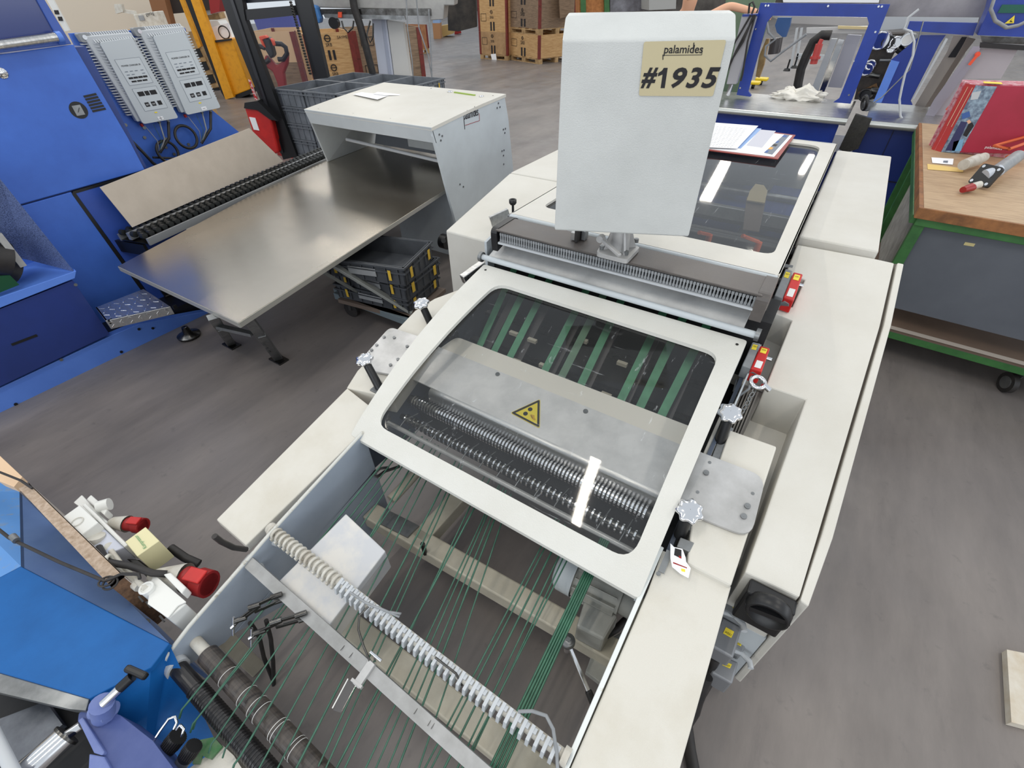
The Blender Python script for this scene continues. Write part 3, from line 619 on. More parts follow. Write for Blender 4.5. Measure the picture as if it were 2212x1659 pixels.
# motor
m0 = Z(1225, 1235, .36); ax = (Z(1335, 1290, .36)-m0).normalized(); mp_ = thing('motor', '', '', m0); del mp_['label']; del mp_['category']; mp_.parent = MC; mp_.location = V(m0)-MC.location
b = B(); b.lathe(m0-ax*.035, ax, [(.0, 0), (.05, .002), (.066, .02), (.068, .07)]); b.out('fan_cowl', greyblue, mp_)
b = B(); b.cyl(m0+ax*.03, m0+ax*.19, .055, 20); b.out('motor_body', motorm, mp_)
for k in range(14):
    a = 2*pi*k/14; u = ax.orthogonal().normalized(); w_ = ax.cross(u); r_ = cos(a)*u+sin(a)*w_
    b = B(); b.bar(m0+ax*.04+r_*.058, m0+ax*.18+r_*.058, .004, .022, r_); b.out('cooling_fin', motorm, mp_)
b = B(); b.cyl(m0+ax*.19, m0+ax*.30, .045, 18); b.out('gear_flange', motorm, mp_)
b = B(); q = zs([(1265, 1290), (1335, 1330), (1305, 1383), (1245, 1352)], .36); b.ext(q, (0, 0, -.10)); b.out('terminal_box', motorm, mp_, .008)
b = B(); b.ext(zs([(1290, 1310), (1335, 1335), (1308, 1380), (1268, 1360)], .345), (0, 0, -.11)); b.out('terminal_lid', motorm, mp_, .006)
b = B(); b.tube([Z(1310, 1372, .3), Z(1330, 1360, .28), Z(1350, 1340, .27)], .012); b.out('motor_cable', rubber, mp_)
b = B(); b.ext(zs([(1285, 1395), (1355, 1360), (1400, 1420), (1330, 1500), (1265, 1450)], .20), (0, 0, -.03)); b.out('foot_plate', motorm, MC, .003)
# rollers at the infeed end
def groove_roller(x0, x1, y, z, r, gx, grooves, depth, pitch, mt_, nm, light=()):
    b = B(); pr = [(0, 0), (r, 0), (r, gx-x0)]
    for k in range(grooves):
        h = gx-x0+k*pitch; pr += [(r, h), (r+depth, h+pitch*.2), (r+depth, h+pitch*.55), (r, h+pitch*.75)]
    pr += [(r, x1-x0), (0, x1-x0)]
    b.lathe((x0, y, z), (1, 0, 0), pr, 26, False); return b.out(nm, mt_, MC)
zr = .40
groove_roller(-1.085, -.45, -.143, .385, .0235, -.99, 56, .0025, .0098, mat('black_glossy_rubber', (34, 33, 35), .3), 'grooved_roller')
b = B(); b.cyl((-1.10, -.143, .385), (-1.08, -.143, .385), .031, 20); b.out('roller_bearing', lgrey, MC, .002)
r2 = groove_roller(-1.035, -.38, -.075, .40, .0285, -.9, 0, 0, .01, mat('worn_black_roller', (50, 46, 45), .42, rgb2=(86, 78, 72), nscale=16, stretch=(7, 1, 1), rvar=.1), 'drive_roller')
b = B(); b.cyl((-1.10, -.075, .40), (-1.035, -.075, .40), .017, 18); b.out('roller_journal', whited, MC, .001)
b = B()
for x in (-.93, -.845, -.80, -.775, -.71, -.70, -.64, -.63): b.torus((x, -.075, .40), (1, 0, 0), .0288, .0009, 28, 5)
o = b.out('roller_rings', label, r2); o['kind'] = 'stuff'
# green cords
far = [200, 242, 290, 312, 362, 405, 450, 492, 602, 640, 665, 820, 850, 930, 945, 975, 1000, 1050, 1350, 1375, 1425, 1480, 1510, 1540]
near = [(406, 1517), (430, 1547), (436, 1540), (470, 1590), (519, 1634), (500, 1600), (560, 1659), (600, 1659), (640, 1659), (686, 1659), (704, 1659), (745, 1659), (727, 1659), (790, 1659), (812, 1659), (838, 1659), (860, 1659), (905, 1659), (918, 1659), (932, 1659), (960, 1659), (988, 1659), (1005, 1659), (998, 1659)]
cds = []
for i, (fx, nr) in enumerate(zip(far, near)):
    x = 780+fx/3.456; y = 954+(x-780)*.5724
    p = IN(x, y, -.085 if i % 3 else -.075); onr = nr[1] < 1640
    q = Z(nr[0], nr[1], .425) if onr else Z(nr[0], nr[1], .425+.004*(i % 3)); d = (p-q)
    e = p+d*.16
    if onr: pts = [q+V((0, -.035, -.025)), q+V((0, -.018, -.004)), q, p, e]
    else: pts = [q-d*.22, q, p, e]
    b = B(); b.tube(pts, .0022 if i % 4 else .0028, 6); b.out('green_cord', cord, MC)
for k in range(5):
    x = 1262+k*4.2; p = IN(x, 1238+k*2.4, -.08); q = Z(1058+k*8, 1659, .425+.004*(k % 2)); d = p-q
    b = B(); b.tube([q-d*.22, q, p, p+d*.25], .0034, 6); b.out('green_cord', mat('bright_green_cord', (62, 112, 88), .4, rgb2=(44, 86, 68), nscale=20), MC)

# rotary main switch and plug connectors on the right front
c = PY(1662, 1308, .80); b = B(); q = [PY(x, y, .835) for x, y in ((1640, 1250), (1722, 1290), (1712, 1325), (1612, 1275))]; b.box(.185, .30, .79, .834, .50, .645); rs = b.out('rotary_switch', blackp, MC, .006)
b = B(); b.lathe((c.x, .80, c.z), (0, -1, 0), [(.0, .0), (.052, .0), (.055, .008), (.050, .034), (.044, .036), (.040, .02), (.0, .018)], 30); b.bar((c.x-.05, .78, c.z-.012), (c.x+.05, .78, c.z+.012), .018, .02, (0, -1, 0)); b.out('switch_knob', blackp, rs)
b = B(); b.ext([PY(x, y, .832) for x, y in ((1625, 1325), (1672, 1350), (1655, 1362), (1612, 1340))], (0, -.004, 0)); b.out('latch_plate', galv, MC)
for (q, z_, dz, mt_, lb) in (([(1568, 1290), (1618, 1318), (1610, 1345), (1562, 1318)], .47, .07, greyp, 'XS24'), ([(1560, 1332), (1604, 1356), (1584, 1422), (1530, 1392)], .44, .07, mat('grey_die_cast_hood', (140, 142, 146), .4, .3), 'XS21'), ([(1575, 1372), (1612, 1392), (1605, 1412), (1570, 1392)], .30, .06, greyp, 'XS27'), ([(1555, 1412), (1596, 1430), (1582, 1478), (1535, 1452)], .27, .09, mat('grey_die_cast_hood', (140, 142, 146), .4, .3), 'XS27')):
    b = B(); pts = zs(q, z_); b.ext(pts, (0, 0, -dz)); h = b.out('connector_hood', mt_, MC, .006)
    a, c_, d2 = pts[0], pts[1], pts[3]; u = (c_-a); v_ = (d2-a); b = B(); o_ = a+u*.35+v_*.25
    b.ext([o_+V((0, 0, .0005)), o_+u*.4+V((0, 0, .0005)), o_+u*.4+v_*.22+V((0, 0, .0005)), o_+v_*.22+V((0, 0, .0005))], (0, 0, .0006)); yl = b.out('yellow_tag', yellow, h)
    txt(yl, 'lettering', lb, o_+u*.05+v_*.18+V((0, 0, .0012)), u, -v_, (u*.3).length, ink)
for (x, y, z_) in ((1562, 1322, .46), (1576, 1402, .29)):
    b = B(); b.tube(zs([(x-8, y-4), (x+25, y+8), (x+44, y+28), (x+46, y+42)], z_), .009, 6); b.out('locking_lever', lgrey, MC)
b = B(); b.cyl(Z(1540, 1450, .2), Z(1510, 1500, .15), .02, 12); b.cyl(Z(1528, 1462, .3), Z(1505, 1520, .2), .016, 12); b.out('cable_gland', rubber, MC)
b = B(); b.tube([Z(1545, 1420, .3), Z(1520, 1470, .2), Z(1500, 1540, .05), Z(1480, 1570, .015)], .017); b.tube([Z(1482, 1560, .015), Z(1490, 1620, .015), Z(1505, 1700, .015)], .02); b.out('supply_cable', rubber, MC)
# little clip and torn paper at the shelf head
b = B(); b.ext(ins([(1440, 1188), (1452, 1194), (1434, 1240), (1421, 1234)], .0), (0, 0, .003)); o = b.out('spring_clip', galv, MC); b = B(); bolt(b, IN(1422, 1240, .003), (0, 0, 1), .006, .003); b.out('clip_screw', galv, o)
tpx = [(1448, 1174), (1456, 1182), (1474, 1186), (1481, 1205), (1482, 1214), (1492, 1228), (1487, 1249), (1470, 1240), (1452, 1225), (1448, 1206)]
b = B(); b.ext(ins(tpx, .016), (0, 0, .001)); tp_ = b.out('torn_paper', paper, None); tag(tp_, 'torn scrap of printed paper stuck on cream shelf by lower right star knob', 'paper')
for q, mt_ in (([(1458, 1184), (1472, 1188), (1472, 1207), (1456, 1199)], ink), ([(1471, 1228), (1480, 1230), (1480, 1236), (1472, 1234)], yellow), ([(1466, 1200), (1472, 1203), (1472, 1207), (1467, 1205)], red), ([(1454, 1214), (1484, 1226), (1484, 1228), (1454, 1217)], redd)):
    b = B(); b.ext(ins(q, .0172), (0, 0, .0003)); b.out('print_patch', mt_, tp_)
# hoses behind wall (under infeed)
b = B(); b.tube([PX(x, y, -1.05) for x, y in ((540, 1345), (560, 1375), (570, 1420), (590, 1470))], .007); b.out('black_hose', rubber, MC); b = B(); b.tube([PX(x, y, -1.03) for x, y in ((575, 1340), (585, 1380), (590, 1430), (592, 1500))], .007); b.out('black_hose', rubber, MC); b = B(); b.tube([PX(x, y, -1.118) for x, y in ((532, 1187), (505, 1183), (478, 1170), (463, 1158))], .0085); b.out('black_hose', rubber, MC)
# wrench lying on beam
RW = thing('ratchet_wrench', 'chrome ratchet wrench with black grip leaning on the cross beam', 'wrench', Z(1227, 1385, .30))
h = Z(1227, 1385, .34)
b = B(); b.lathe(h-V((0, 0, .012)), (0, 0, 1), [(0, 0), (.02, 0), (.022, .004), (.022, .018), (.018, .022), (.016, .022), (.015, .024), (0, .024)]); b.box(h.x-.006, h.x+.006, h.y-.006, h.y+.006, h.z+.010, h.z+.016); b.out('ratchet_head', galv, RW)
b = B(); b.cyl(h-V((0, 0, .07)), h-V((0, 0, .012)), .010, 12); b.out('socket', chrome, RW)
b = B(); b.bar(Z(1232, 1400, .33), Z(1272, 1495, .30), .012, .008); b.out('shank', chrome, RW, .002)
b = B(); b.bar(Z(1270, 1490, .30), Z(1286, 1530, .28), .02, .02); b.out('grip', rubber, RW, .006)

# ---- control cabinet on its cast foot
CC = thing('control_cabinet', 'pale grey sheet metal cabinet with beige number plate, standing on cast foot', 'cabinet', (-.55, 1.57, 1.083))
a, c = Z(1203, 498, 1.2), Z(1483, 512, 1.2); ux = V((c.x-a.x, c.y-a.y, 0)); wd = ux.length; ux.normalize(); uy = V((-ux.y, ux.x, 0))
zt = 1.733; P0 = V((a.x, a.y, 0))
def cb(s_, t, z): return P0+ux*s_+uy*t+V((0, 0, z))
prof = [(0, 1.2), (0, zt), (.075, zt+.048), (.15, zt+.052), (.15, 1.2)]
b = B(); b.ext([cb(-.008, t, z) for t, z in prof], ux*(wd+.014)); b.out('cabinet_shell', mat('cabinet_coat', (207, 209, 207), .38, rgb2=(197, 199, 197), nscale=5, bump=.35, bscale=300), CC, .006, 3)
def onface(x, y, d=0): return PL(x, y, P0-uy*d, uy)
q = [onface(*s_, .0015) for s_ in ((1391, 90), (1569, 86), (1540, 208), (1380, 207))]
b = B(); b.ext(rp(q, .006), -uy*.001); pl_ = b.out('number_plate', signm, CC)
e1 = (q[2]-q[3]).normalized(); e2 = V((0, 0, 1))
gh = (onface(1440, 146.5)-onface(1440, 190.5)).length
for ch, x0_, x1_ in (('#', 1383.5, 1415), ('9', 1448.5, 1477.5), ('3', 1480, 1509), ('5', 1513, 1546.5)):
    txt(pl_, 'number_lettering', ch, onface(x0_, 190.5, .0028), e1, e2, (onface(x1_, 190)-onface(x0_, 190)).length*1.02, ink, bold=.032, shear=.20, height=gh)
b = B(); b.ext([onface(x, y, .0022) for x, y in ((1434, 146.5), (1442.3, 146.5), (1435.8, 190.3), (1427, 190.3), (1431.2, 161), (1421, 165), (1422.3, 157.5), (1430, 152.5))], -uy*.0008); b.out('number_lettering', ink, pl_)
wl = (onface(1515, 112)-onface(1432, 112)).length; txt(pl_, 'logo_lettering', 'palamides', onface(1433, 121, .0028), e1, e2, wl, ink, bold=.012, height=None)
b = B(); u_ = lambda x, y: onface(x, y, .003)
b.bar(u_(1432, 118), u_(1432, 129), .0022, .0005, uy); b.bar(u_(1435, 119.5), u_(1516, 118.5), .0012, .0005, uy); b.bar(u_(1516, 118.5), u_(1517, 106), .0012, .0005, uy); b.bar(u_(1497, 112), u_(1499, 92), .0022, .0005, uy); b.out('logo_rules', ink, pl_)
# cast foot
fc = Z(1335, 552, 1.085); b = B(); q = rp(zs([(1288, 545), (1355, 562), (1383, 533), (1305, 517)], 1.1), .015); b.ext(q, (0, 0, -.016)); b.out('foot_plate', matt, CC, .004)
b = B(); bc = (q[0]+q[len(q)//2])/2; bc = Z(1338, 536, 1.1); b.cyl(bc, V((bc.x, bc.y+.0, 1.202)), .036, 20, .03); b.out('cast_neck', matt, CC)
b = B()
for k in range(4):
    a_ = pi/4+k*pi/2; d = V((cos(a_), sin(a_), 0)); b.ext([bc+d*.02, bc+d*.062, V((bc.x, bc.y, 1.19))+d*.03], d.cross(V((0, 0, 1)))*.008)
b.out('cast_ribs', matt, CC, .001)
for px in ((1300, 538), (1352, 550), (1374, 523)):
    b = B(); bolt(b, Z(*px, 1.1), (0, 0, 1), .009, .014); b.out('cap_screw', galv, CC)
b = B(); l0 = Z(1298, 515, 1.15); l1 = Z(1339, 552, 1.13); b.bar(l0, l1, .014, .012); b.cyl(l0-V((0, .012, 0)), l0+V((0, .012, 0)), .013, 14); b.out('clamp_handle', matt, CC, .003)
p = Z(1243, 520, 1.085); b = B(); b.box(p.x-.022, p.x-.002, p.y-.0, p.y+.05, 1.084, 1.115); b.out('stop_block', alu, CC, .001)
b = B(); b.box(p.x+.0, p.x+.012, p.y-.012, p.y+.05, 1.084, 1.13); b.out('stop_rubber', rubber, CC, .001)
b = B(); b.box(p.x+.014, p.x+.03, p.y+.02, p.y+.05, 1.084, 1.12); b.out('stop_angle', galv, CC, .001)

# papers on the rear cover
F1 = thing('open_folder', 'open folder with a printed sheet lying on the rear window cover', 'folder', Z(1620, 315, RCZ))
b = B(); b.ext(zs([(1500, 322), (1680, 345), (1718, 293), (1560, 272), (1505, 268)], RCZ+.006), (0, 0, .004)); b.out('folder_cover', mat('folder_red', (150, 60, 52), .5), F1)
b = B(); b.ext(zs([(1506, 319), (1672, 339), (1712, 293), (1562, 275)], RCZ+.0105), (0, 0, .001)); b.out('inner_sheet', paper, F1)
b = B(); b.ext(zs([(1588, 318), (1625, 276), (1645, 278), (1600, 321)], RCZ+.012), (0, 0, .0006)); b.out('blue_divider', paperb, F1)
q = zs([(1612, 314), (1642, 280), (1676, 283), (1646, 319)], RCZ+.0118); b = B(); b.ext(q, (0, 0, .0004)); b.out('grey_panel', mat('pale_grey_print', (206, 206, 216), .8), F1)
q = zs([(1650, 330), (1695, 290), (1706, 292), (1668, 334)], RCZ+.0118); b = B(); b.ext(q, (0, 0, .0004)); ph = b.out('photo_strip', inkg, F1)
for k, mt_ in enumerate((inkb, amber, ink, inkb, inkg, inkb)):
    t = k/6; a = q[0].lerp(q[1], t+.02); c = q[0].lerp(q[1], t+.12); d = (q[3]-q[0])*(.3+.1*(k % 3)); b = B(); b.ext([a, c, c+d, a+d], (0, 0, .0008)); b.out('photo_detail', mt_, ph)
SH = tag(None or B().ext(zs([(1500, 317), (1592, 321), (1638, 272), (1505, 262)], RCZ+.02), (0, 0, .0008)).out('printed_sheet', paper), 'white sheet with lines of small print curling on the open folder', 'paper')
b = B(); q0, q1, q2, q3 = zs([(1512, 314), (1585, 318), (1620, 276), (1520, 268)], RCZ+.0212)
for k in range(14):
    a = q0.lerp(q3, k/14); c = q1.lerp(q2, k/14); 
    x = 0
    for s_ in range(11): b.bar(a.lerp(c, .02+s_*.087), a.lerp(c, .02+s_*.087+.05+.02*((k*7+s_*3) % 3)/2), .0035, .0003)
o = b.out('text_lines', inkg, SH); o['kind'] = 'stuff'
# ---------------------------------------------------------------- hooded packing table on the left
NH = V((-.5611, .8278, 0))
def HD(x, y, d): return PL(x, y, NH*d, NH)
def slab(b, pts, d, t=.03, holes=()): return b.ext([HD(x, y, d) for x, y in pts], NH*t, [[HD(x, y, d) for x, y in h] for h in holes])
def fd(x, y): return Z(x, y, 0).dot(NH)
TZ = .62
PT = thing('packing_table', 'aluminium topped packing table with cream hood and skate wheel conveyor', 'table', (-3.1, 2.2, 0))
tq = zs([(255, 575), (515, 697)], TZ); rdir = (Z(960, 410, TZ)-tq[1]); ldir = (Z(700, 338, TZ)-tq[0])
tr, tl = tq[1]+rdir*1.33, tq[0]+ldir*1.33
b = B(); b.ext([tq[0], tq[1], tr, tl], (0, 0, -.004)); b.out('table_top', alutop, PT)
b = B(); b.bar(tq[0]-V((0, 0, .016)), tq[1]-V((0, 0, .016)), .006, .028); b.bar(tq[1]-V((0, 0, .016)), tr-V((0, 0, .016)), .006, .028); b.out('table_edge', mat('edge_aluminium', (190, 188, 180), .35, .6), PT, .001)
b = B(); b.ext([p-V((0, 0, .02)) for p in (tq[0]+V((.05, .05, 0)), tq[1]+V((-.05, .05, 0)), tr+V((-.05, 0, 0)), tl+V((.05, 0, 0)))], (0, 0, -.02)); b.out('table_underside', galv, PT)
for top, foot in (((535, 687), (601, 774)), ((459, 684), (499, 742))):
    a, c = Z(*top, .585), Z(*foot, .015); b = B(); b.bar(a, c, .05, .03); b.bar(a.lerp(c, .35)+V((.012, 0, 0)), c, .042, .026); l = b.out('table_leg', galv, PT, .002)
    b = B(); b.box(c.x-.06, c.x+.06, c.y-.035, c.y+.035, 0, .012); b.out('leg_foot', steel, l, .002)
    for k in range(3):
        q = a.lerp(c, .55+k*.1)+V((.016, -.02, .01)); b = B(); b.cyl(q, q+V((.012, -.01, .004)), .006, 8); b.out('leg_bolt', steel, l)
b = B(); b.bar(Z(470, 705, .45), Z(545, 722, .42), .03, .02); b.out('leg_brace', galv, PT)
for a, c, w_ in ((Z(700, 560, .55), Z(890, 675, .16), .045), (Z(690, 583, .5), Z(790, 641, .17), .035)):
    b = B(); b.bar(a, c, w_, .02); b.out('scissor_bar', mat('pale_steel_bar', (150, 152, 148), .45, .3), PT, .002)
b = B(); b.bar(Z(727, 636, .13), Z(905, 702, .13), .05, .05); b.out('base_beam', mat('blue_grey_beam', (110, 122, 128), .5), PT, .003)
b = B(); b.bar(Z(727, 632, .14), Z(800, 600, .14), .08, .04); b.out('base_beam', mat('blue_grey_beam', (110, 122, 128), .5), PT, .003)
cw = Z(767, 662, .05)
def caster(parent, c, r=.045, name='caster'):
    ax = V((.75, .3, 0)).normalized(); b = B(); b.cyl(c-ax*.014, c+ax*.014, r, 20); o = b.out(name, rubber, parent)
    b = B(); b.cyl(c-ax*.017, c+ax*.017, r*.62, 18); b.out('wheel_hub', galv, o)
    b = B(); b.ext([c+ax*.02+V((0, 0, -.01)), c+ax*.02+ax.cross(V((0, 0, 1)))*.03+V((0, 0, r+.02)), c+ax*.02-ax.cross(V((0, 0, 1)))*.04+V((0, 0, r+.02))], ax*.004); b.out('caster_fork', galv, o)
caster(PT, cw)
# hood
XRh, XLh = -2.45, -3.82
R = [PX(x, y, XRh) for x, y in ((935, 274), (940, 290), (958, 400), (985, 500), (1010, 620))]
rb = [(2.708, 1.107), (3.0, 1.135), (3.3, 1.158), (3.61, 1.177), (3.66, 1.0), (3.72, .6), (3.75, 0), (3.0, 0), (2.88, .30), (2.80, .62), (2.705, 1.05)]
b = B(); b.ext([(XRh, y, z-.001) for y, z in rb], (-.02, 0, 0)); b.out('hood_side', greyblue, PT)
lb = Z(706, 349, TZ)
b = B(); vs = [V((XLh, 2.70, 1.107)), V((XLh, 3.63, 1.177)), V((-4.15, 3.75, TZ)), lb]; b.ext(vs, (.02, 0, 0)); b.out('hood_side', greyblue, PT, .004)
topp = [(2.70, 1.107), (3.0, 1.135), (3.3, 1.158), (3.63, 1.177)]
b = B(); vs = [(x, y, z+.001) for y, z in topp for x in (XLh, XRh+.003)]; vs += [(x, y, z-.02) for y, z in topp for x in (XLh, XRh+.003)]
b.add(vs, [(2*i, 2*i+1, 2*i+3, 2*i+2) for i in range(3)]+[(8+2*i, 8+2*i+1, 8+2*i+3, 8+2*i+2) for i in range(3)]+[(0, 1, 9, 8), (6, 7, 15, 14), (0, 2, 10, 8), (2, 4, 12, 10), (4, 6, 14, 12), (1, 3, 11, 9), (3, 5, 13, 11), (5, 7, 15, 13)]); b.out('hood_top', cream, PT)
b = B(); b.ext([(XLh, 2.695, 1.108), (XRh, 2.695, 1.108), (XRh, 2.725, 1.0), (XLh, 2.725, 1.0)], (0, .012, 0)); b.out('hood_lip', greyblue, PT, .003)
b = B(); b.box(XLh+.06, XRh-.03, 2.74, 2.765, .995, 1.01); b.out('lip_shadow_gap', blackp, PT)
b = B(); b.ext([(-4.05, 3.58, .64), (XRh-.02, 3.58, .64), (XRh-.02, 3.58, 1.15), (XLh, 3.58, 1.15)], (0, .02, 0)); b.out('hood_back', mat('hood_inner', (120, 126, 134), .5), PT)
for x0, x1 in ((-3.42, -3.0), (-2.95, -2.52)):
    b = B(); b.box(x0, x1, 3.42, 3.43, .72, 1.08); pnl = b.out('inner_panel', greyblue, PT, .002)
    for x in (x0+.03, x1-.03): b = B(); bolt(b, (x, 3.42, 1.04), (0, -1, 0), .01, .006); b.out('panel_screw', steel, pnl)
b = B(); b.box(-3.0, -2.95, 3.43, 3.46, .66, 1.1); b.out('slot_profile', blackp, PT)
b = B(); b.cyl((-3.75, 3.0, .83), (XRh-.02, 3.0, .78), .014, 12); b.out('guide_rod', lgrey, PT)
b = B(); b.cyl((-3.1, 2.9, 1.07), (-3.1, 2.9, 1.02), .035, 14); b.out('hood_lamp_socket', blackp, PT)
b = B(); b.box(-3.25, XRh-.03, 2.98, 3.0, .0, .60); b.out('lower_panel', greyblue, PT)
b = B(); b.cyl(PX(955, 520, -2.36), PX(955, 520, -2.36)+V((.06, 0, 0)), .055, 20); b.cyl(PX(958, 520, -2.45), PX(958, 520, -2.30), .018, 12); b.out('hand_wheel', blackp, PT, .004)
for (y, z) in ((2.77, 1.05), (2.80, 1.035), (2.78, 1.01), (3.52, 1.13), (3.5, 1.1), (3.54, 1.1), (3.58, .93), (3.61, .93), (3.6, .9), (3.55, .77), (3.58, .77), (3.57, .73), (3.57, .66), (2.95, .66), (2.99, .63)):
    b = B(); bolt(b, (XRh, y, z), (1, 0, 0), .007, .004); b.out('side_rivet', galv, PT)
for (x, y) in ((-3.7, 2.75), (-3.3, 2.76), (-2.9, 2.76), (-2.52, 2.77), (-2.52, 3.2), (-2.52, 3.55), (-3.2, 3.58), (-3.7, 3.3)):
    z = 1.107+(y-2.7)*.077; b = B(); b.cyl((x, y, z), (x, y, z+.002), .006, 8); b.out('top_screw', steel, PT)
b = B(); b.box(XLh, XRh, 2.772, 2.775, 1.112, 1.1135); b.out('lid_joint', steel, PT)
o = txt(PT, 'logo_lettering', 'palamides', PX(1002, 265, XRh), (0, 1, 0), (0, 0, 1), .185, ink, bold=.01, lift=.002, height=.075)
p = PX(1002, 265, XRh); b = B(); b.bar(p+V((.002, .003, .03)), p+V((.002, .003, -.045)), .005, .001, (1, 0, 0)); b.bar(p+V((.002, 0.142, .02)), p+V((.002, .142, .085)), .005, .001, (1, 0, 0)); b.out('logo_strokes', ink, PT)
b = B(); b.bar(p+V((.002, .01, -.02)), p+V((.002, .195, -.02)), .003, .001, (1, 0, 0)); b.bar(p+V((.002, .195, -.02)), p+V((.002, .195, .03)), .003, .001, (1, 0, 0)); b.out('logo_underline', redd, PT)
# things on the hood
b = B(); b.ext(zs([(762, 204), (820, 190), (860, 200), (815, 215)], 1.155), (0, 0, .001)); tag(b.out('paper_sheet', paper), 'thin white sheet lying left on the hood top', 'paper')
b = B(); b.ext(zs([(806, 203), (845, 186), (888, 188), (862, 206), (830, 206)], 1.159), (0, 0, .001)); o = tag(b.out('paper_sheet', paper), 'white form with grey print overlapping the other sheet on hood top', 'paper')
b = B(); b.ext(zs([(838, 187), (862, 184), (868, 189), (842, 191)], 1.1605), (0, 0, .0005)); b.out('grey_print_block', inkg, o)
g0, g1 = Z(972, 198, 1.175), Z(1040, 208, 1.172); b = B(); b.bar(g0.lerp(g1, .15), g0.lerp(g1, .8), .018, .010); CB = b.out('box_wrench', mat('lime_lacquer', (150, 176, 76), .45)); tag(CB, 'lime green spanner lying at the right rear of the hood top', 'wrench')
b = B(); b.torus(g0, (0, 0, 1), .018, .006, 14, 6); b.torus(g1, (0, 0, 1), .015, .005, 14, 6); b.out('spanner_end', chrome, CB)
# skate wheel conveyor
sk0 = Z(262, 505, .64); sd = (Z(690, 325, .64)-sk0); L_ = sd.length; sd.normalize(); sn = V((sd.y, -sd.x, 0))
RC = thing('skate_wheel_conveyor', 'black skate wheel conveyor in aluminium rails along the packing table edge', 'conveyor', sk0-V((0, 0, .64)))
for k, o_ in enumerate((-.04, .062, .222)):
    zo = .012 if k == 1 else .03; b = B(); b.bar(sk0+sn*o_-V((0, 0, zo)), sk0+sn*o_+sd*(L_+.3)-V((0, 0, zo)), .028 if k == 1 else .014, .045); b.out('conveyor_rail', mat('rail_aluminium', (170, 172, 174), .4, .6), RC)
b = B(); b.bar(sk0-sd*.0-V((0, 0, .1)), sk0+sd*.02-V((0, 0, .1))+sn*.0, .3, .08); b.out('rail_end', blackp, RC)
b = B(); b.cyl((0, 0, -.0145), (0, 0, .0145), .0195, 10); b.v = [V((0, 0, 0))+v.x*sd+v.y*V((0, 0, 1))+v.z*sn for v in b.v]
me0 = None
for r_, o_ in enumerate((-.012, .030, .092, .134, .176)):
    for i in range(46):
        pos = sk0+sn*o_+sd*(.02+(L_+.25)*i/46+(.02 if r_ % 2 else 0))
        if me0 is None:
            w0_ = B(); w0_.v = b.v; w0_.f = b.f; w0_.sm = b.sm
            bb = B(); bb.v = [v+pos for v in b.v]; bb.f = b.f; bb.sm = [False]*len(b.f); c0 = bb.out('skate_wheel', mat('wheel_black', (34, 36, 36), .45), RC); me0 = pos
        else:
            c = c0.copy(); COL.objects.link(c); c.location = pos-me0
b = B(); b.quad([sk0-sn*.04, sk0+sn*.222, sk0+sn*.222+sd*(L_+.28), sk0-sn*.04+sd*(L_+.28)], (0, 0, -.003)); b.v = [v-V((0, 0, .045)) for v in b.v]; b.out('rail_tray', steel, RC)
# cardboard
q = [Z(286, 491, .665), Z(612, 348, .665)]; n_ = (q[1]-q[0]).cross(V((0, 0, 1)))
b = B(); t1, t0 = PL(545, 278, q[0], n_), PL(222, 407, q[0], n_); lean = V((-.04, 0, 0))
b.ext([q[0], q[1], t1+lean, t0+lean], sn*-.004); tag(b.out('cardboard_panel', beigeb), 'large grey cardboard panel standing upright behind the skate wheels', 'panel')
# open crates, the stack under the table in darker grey
def make_crate(name, lab, w_, d_, h_, mt_, group, loc, rz, stick=True):
    o = thing(name, lab, 'crate', (0, 0, 0), group); b = B(); t = .012
    for x0, x1, y0, y1 in ((-w_/2, w_/2, -d_/2, -d_/2+t), (-w_/2, w_/2, d_/2-t, d_/2), (-w_/2, -w_/2+t, -d_/2, d_/2), (w_/2-t, w_/2, -d_/2, d_/2)): b.box(x0, x1, y0, y1, 0, h_)
    b.box(-w_/2+.01, w_/2-.01, -d_/2+.01, d_/2-.01, .002, .012); b.out('crate_body', mt_, o)
    b = B(); e = .012
    for z0, z1 in ((h_-.012, h_), (h_-.045, h_-.035)):
        for x0, x1, y0, y1 in ((-w_/2-e, w_/2+e, -d_/2-e, -d_/2+.004), (-w_/2-e, w_/2+e, d_/2-.004, d_/2+e), (-w_/2-e, -w_/2+.004, -d_/2, d_/2), (w_/2-.004, w_/2+e, -d_/2, d_/2)): b.box(x0, x1, y0, y1, z0, z1)
    o_r = b.out('crate_rim', mt_, o); o_r['kind'] = 'stuff'
    b = B()
    for k in range(7):
        x = -w_/2+w_*(k+.5)/7
        for y in (-d_/2-.005, d_/2+.005): b.box(x-.003, x+.003, y-.005, y+.005, .01, h_-.01)
    for k in range(5):
        y = -d_/2+d_*(k+.5)/5
        for x in (-w_/2-.005, w_/2+.005): b.box(x-.005, x+.005, y-.003, y+.003, .01, h_-.01)
    o_r = b.out('crate_ribs', mt_, o); o_r['kind'] = 'stuff'
    if stick:
        for (x, y, sx, sy) in ((w_/2+.013, -.13, .002, .03), (w_/2+.013, .13, .002, .03), (.2, -d_/2-.013, .02, .002), (-.2, -d_/2-.013, .02, .002)):
            b = B(); b.box(x-sx/2, x+sx/2, y-sy/2, y+sy/2, h_*.25, h_*.8); b.out('yellow_marker', mat('amber_marker', (216, 178, 60), .5), o)
        b = B(); b.box(-.1, .1, -d_/2-.012, -d_/2-.006, h_*.35, h_*.75); b.out('code_label', mat('grey_label', (150, 152, 154), .5), o)
    o.location = loc; o.rotation_euler.z = rz; return o
n0, n1 = Z(871, 579, .53), Z(931, 521, .53); ang = math.atan2(n1.y-n0.y, n1.x-n0.x)-pi/2
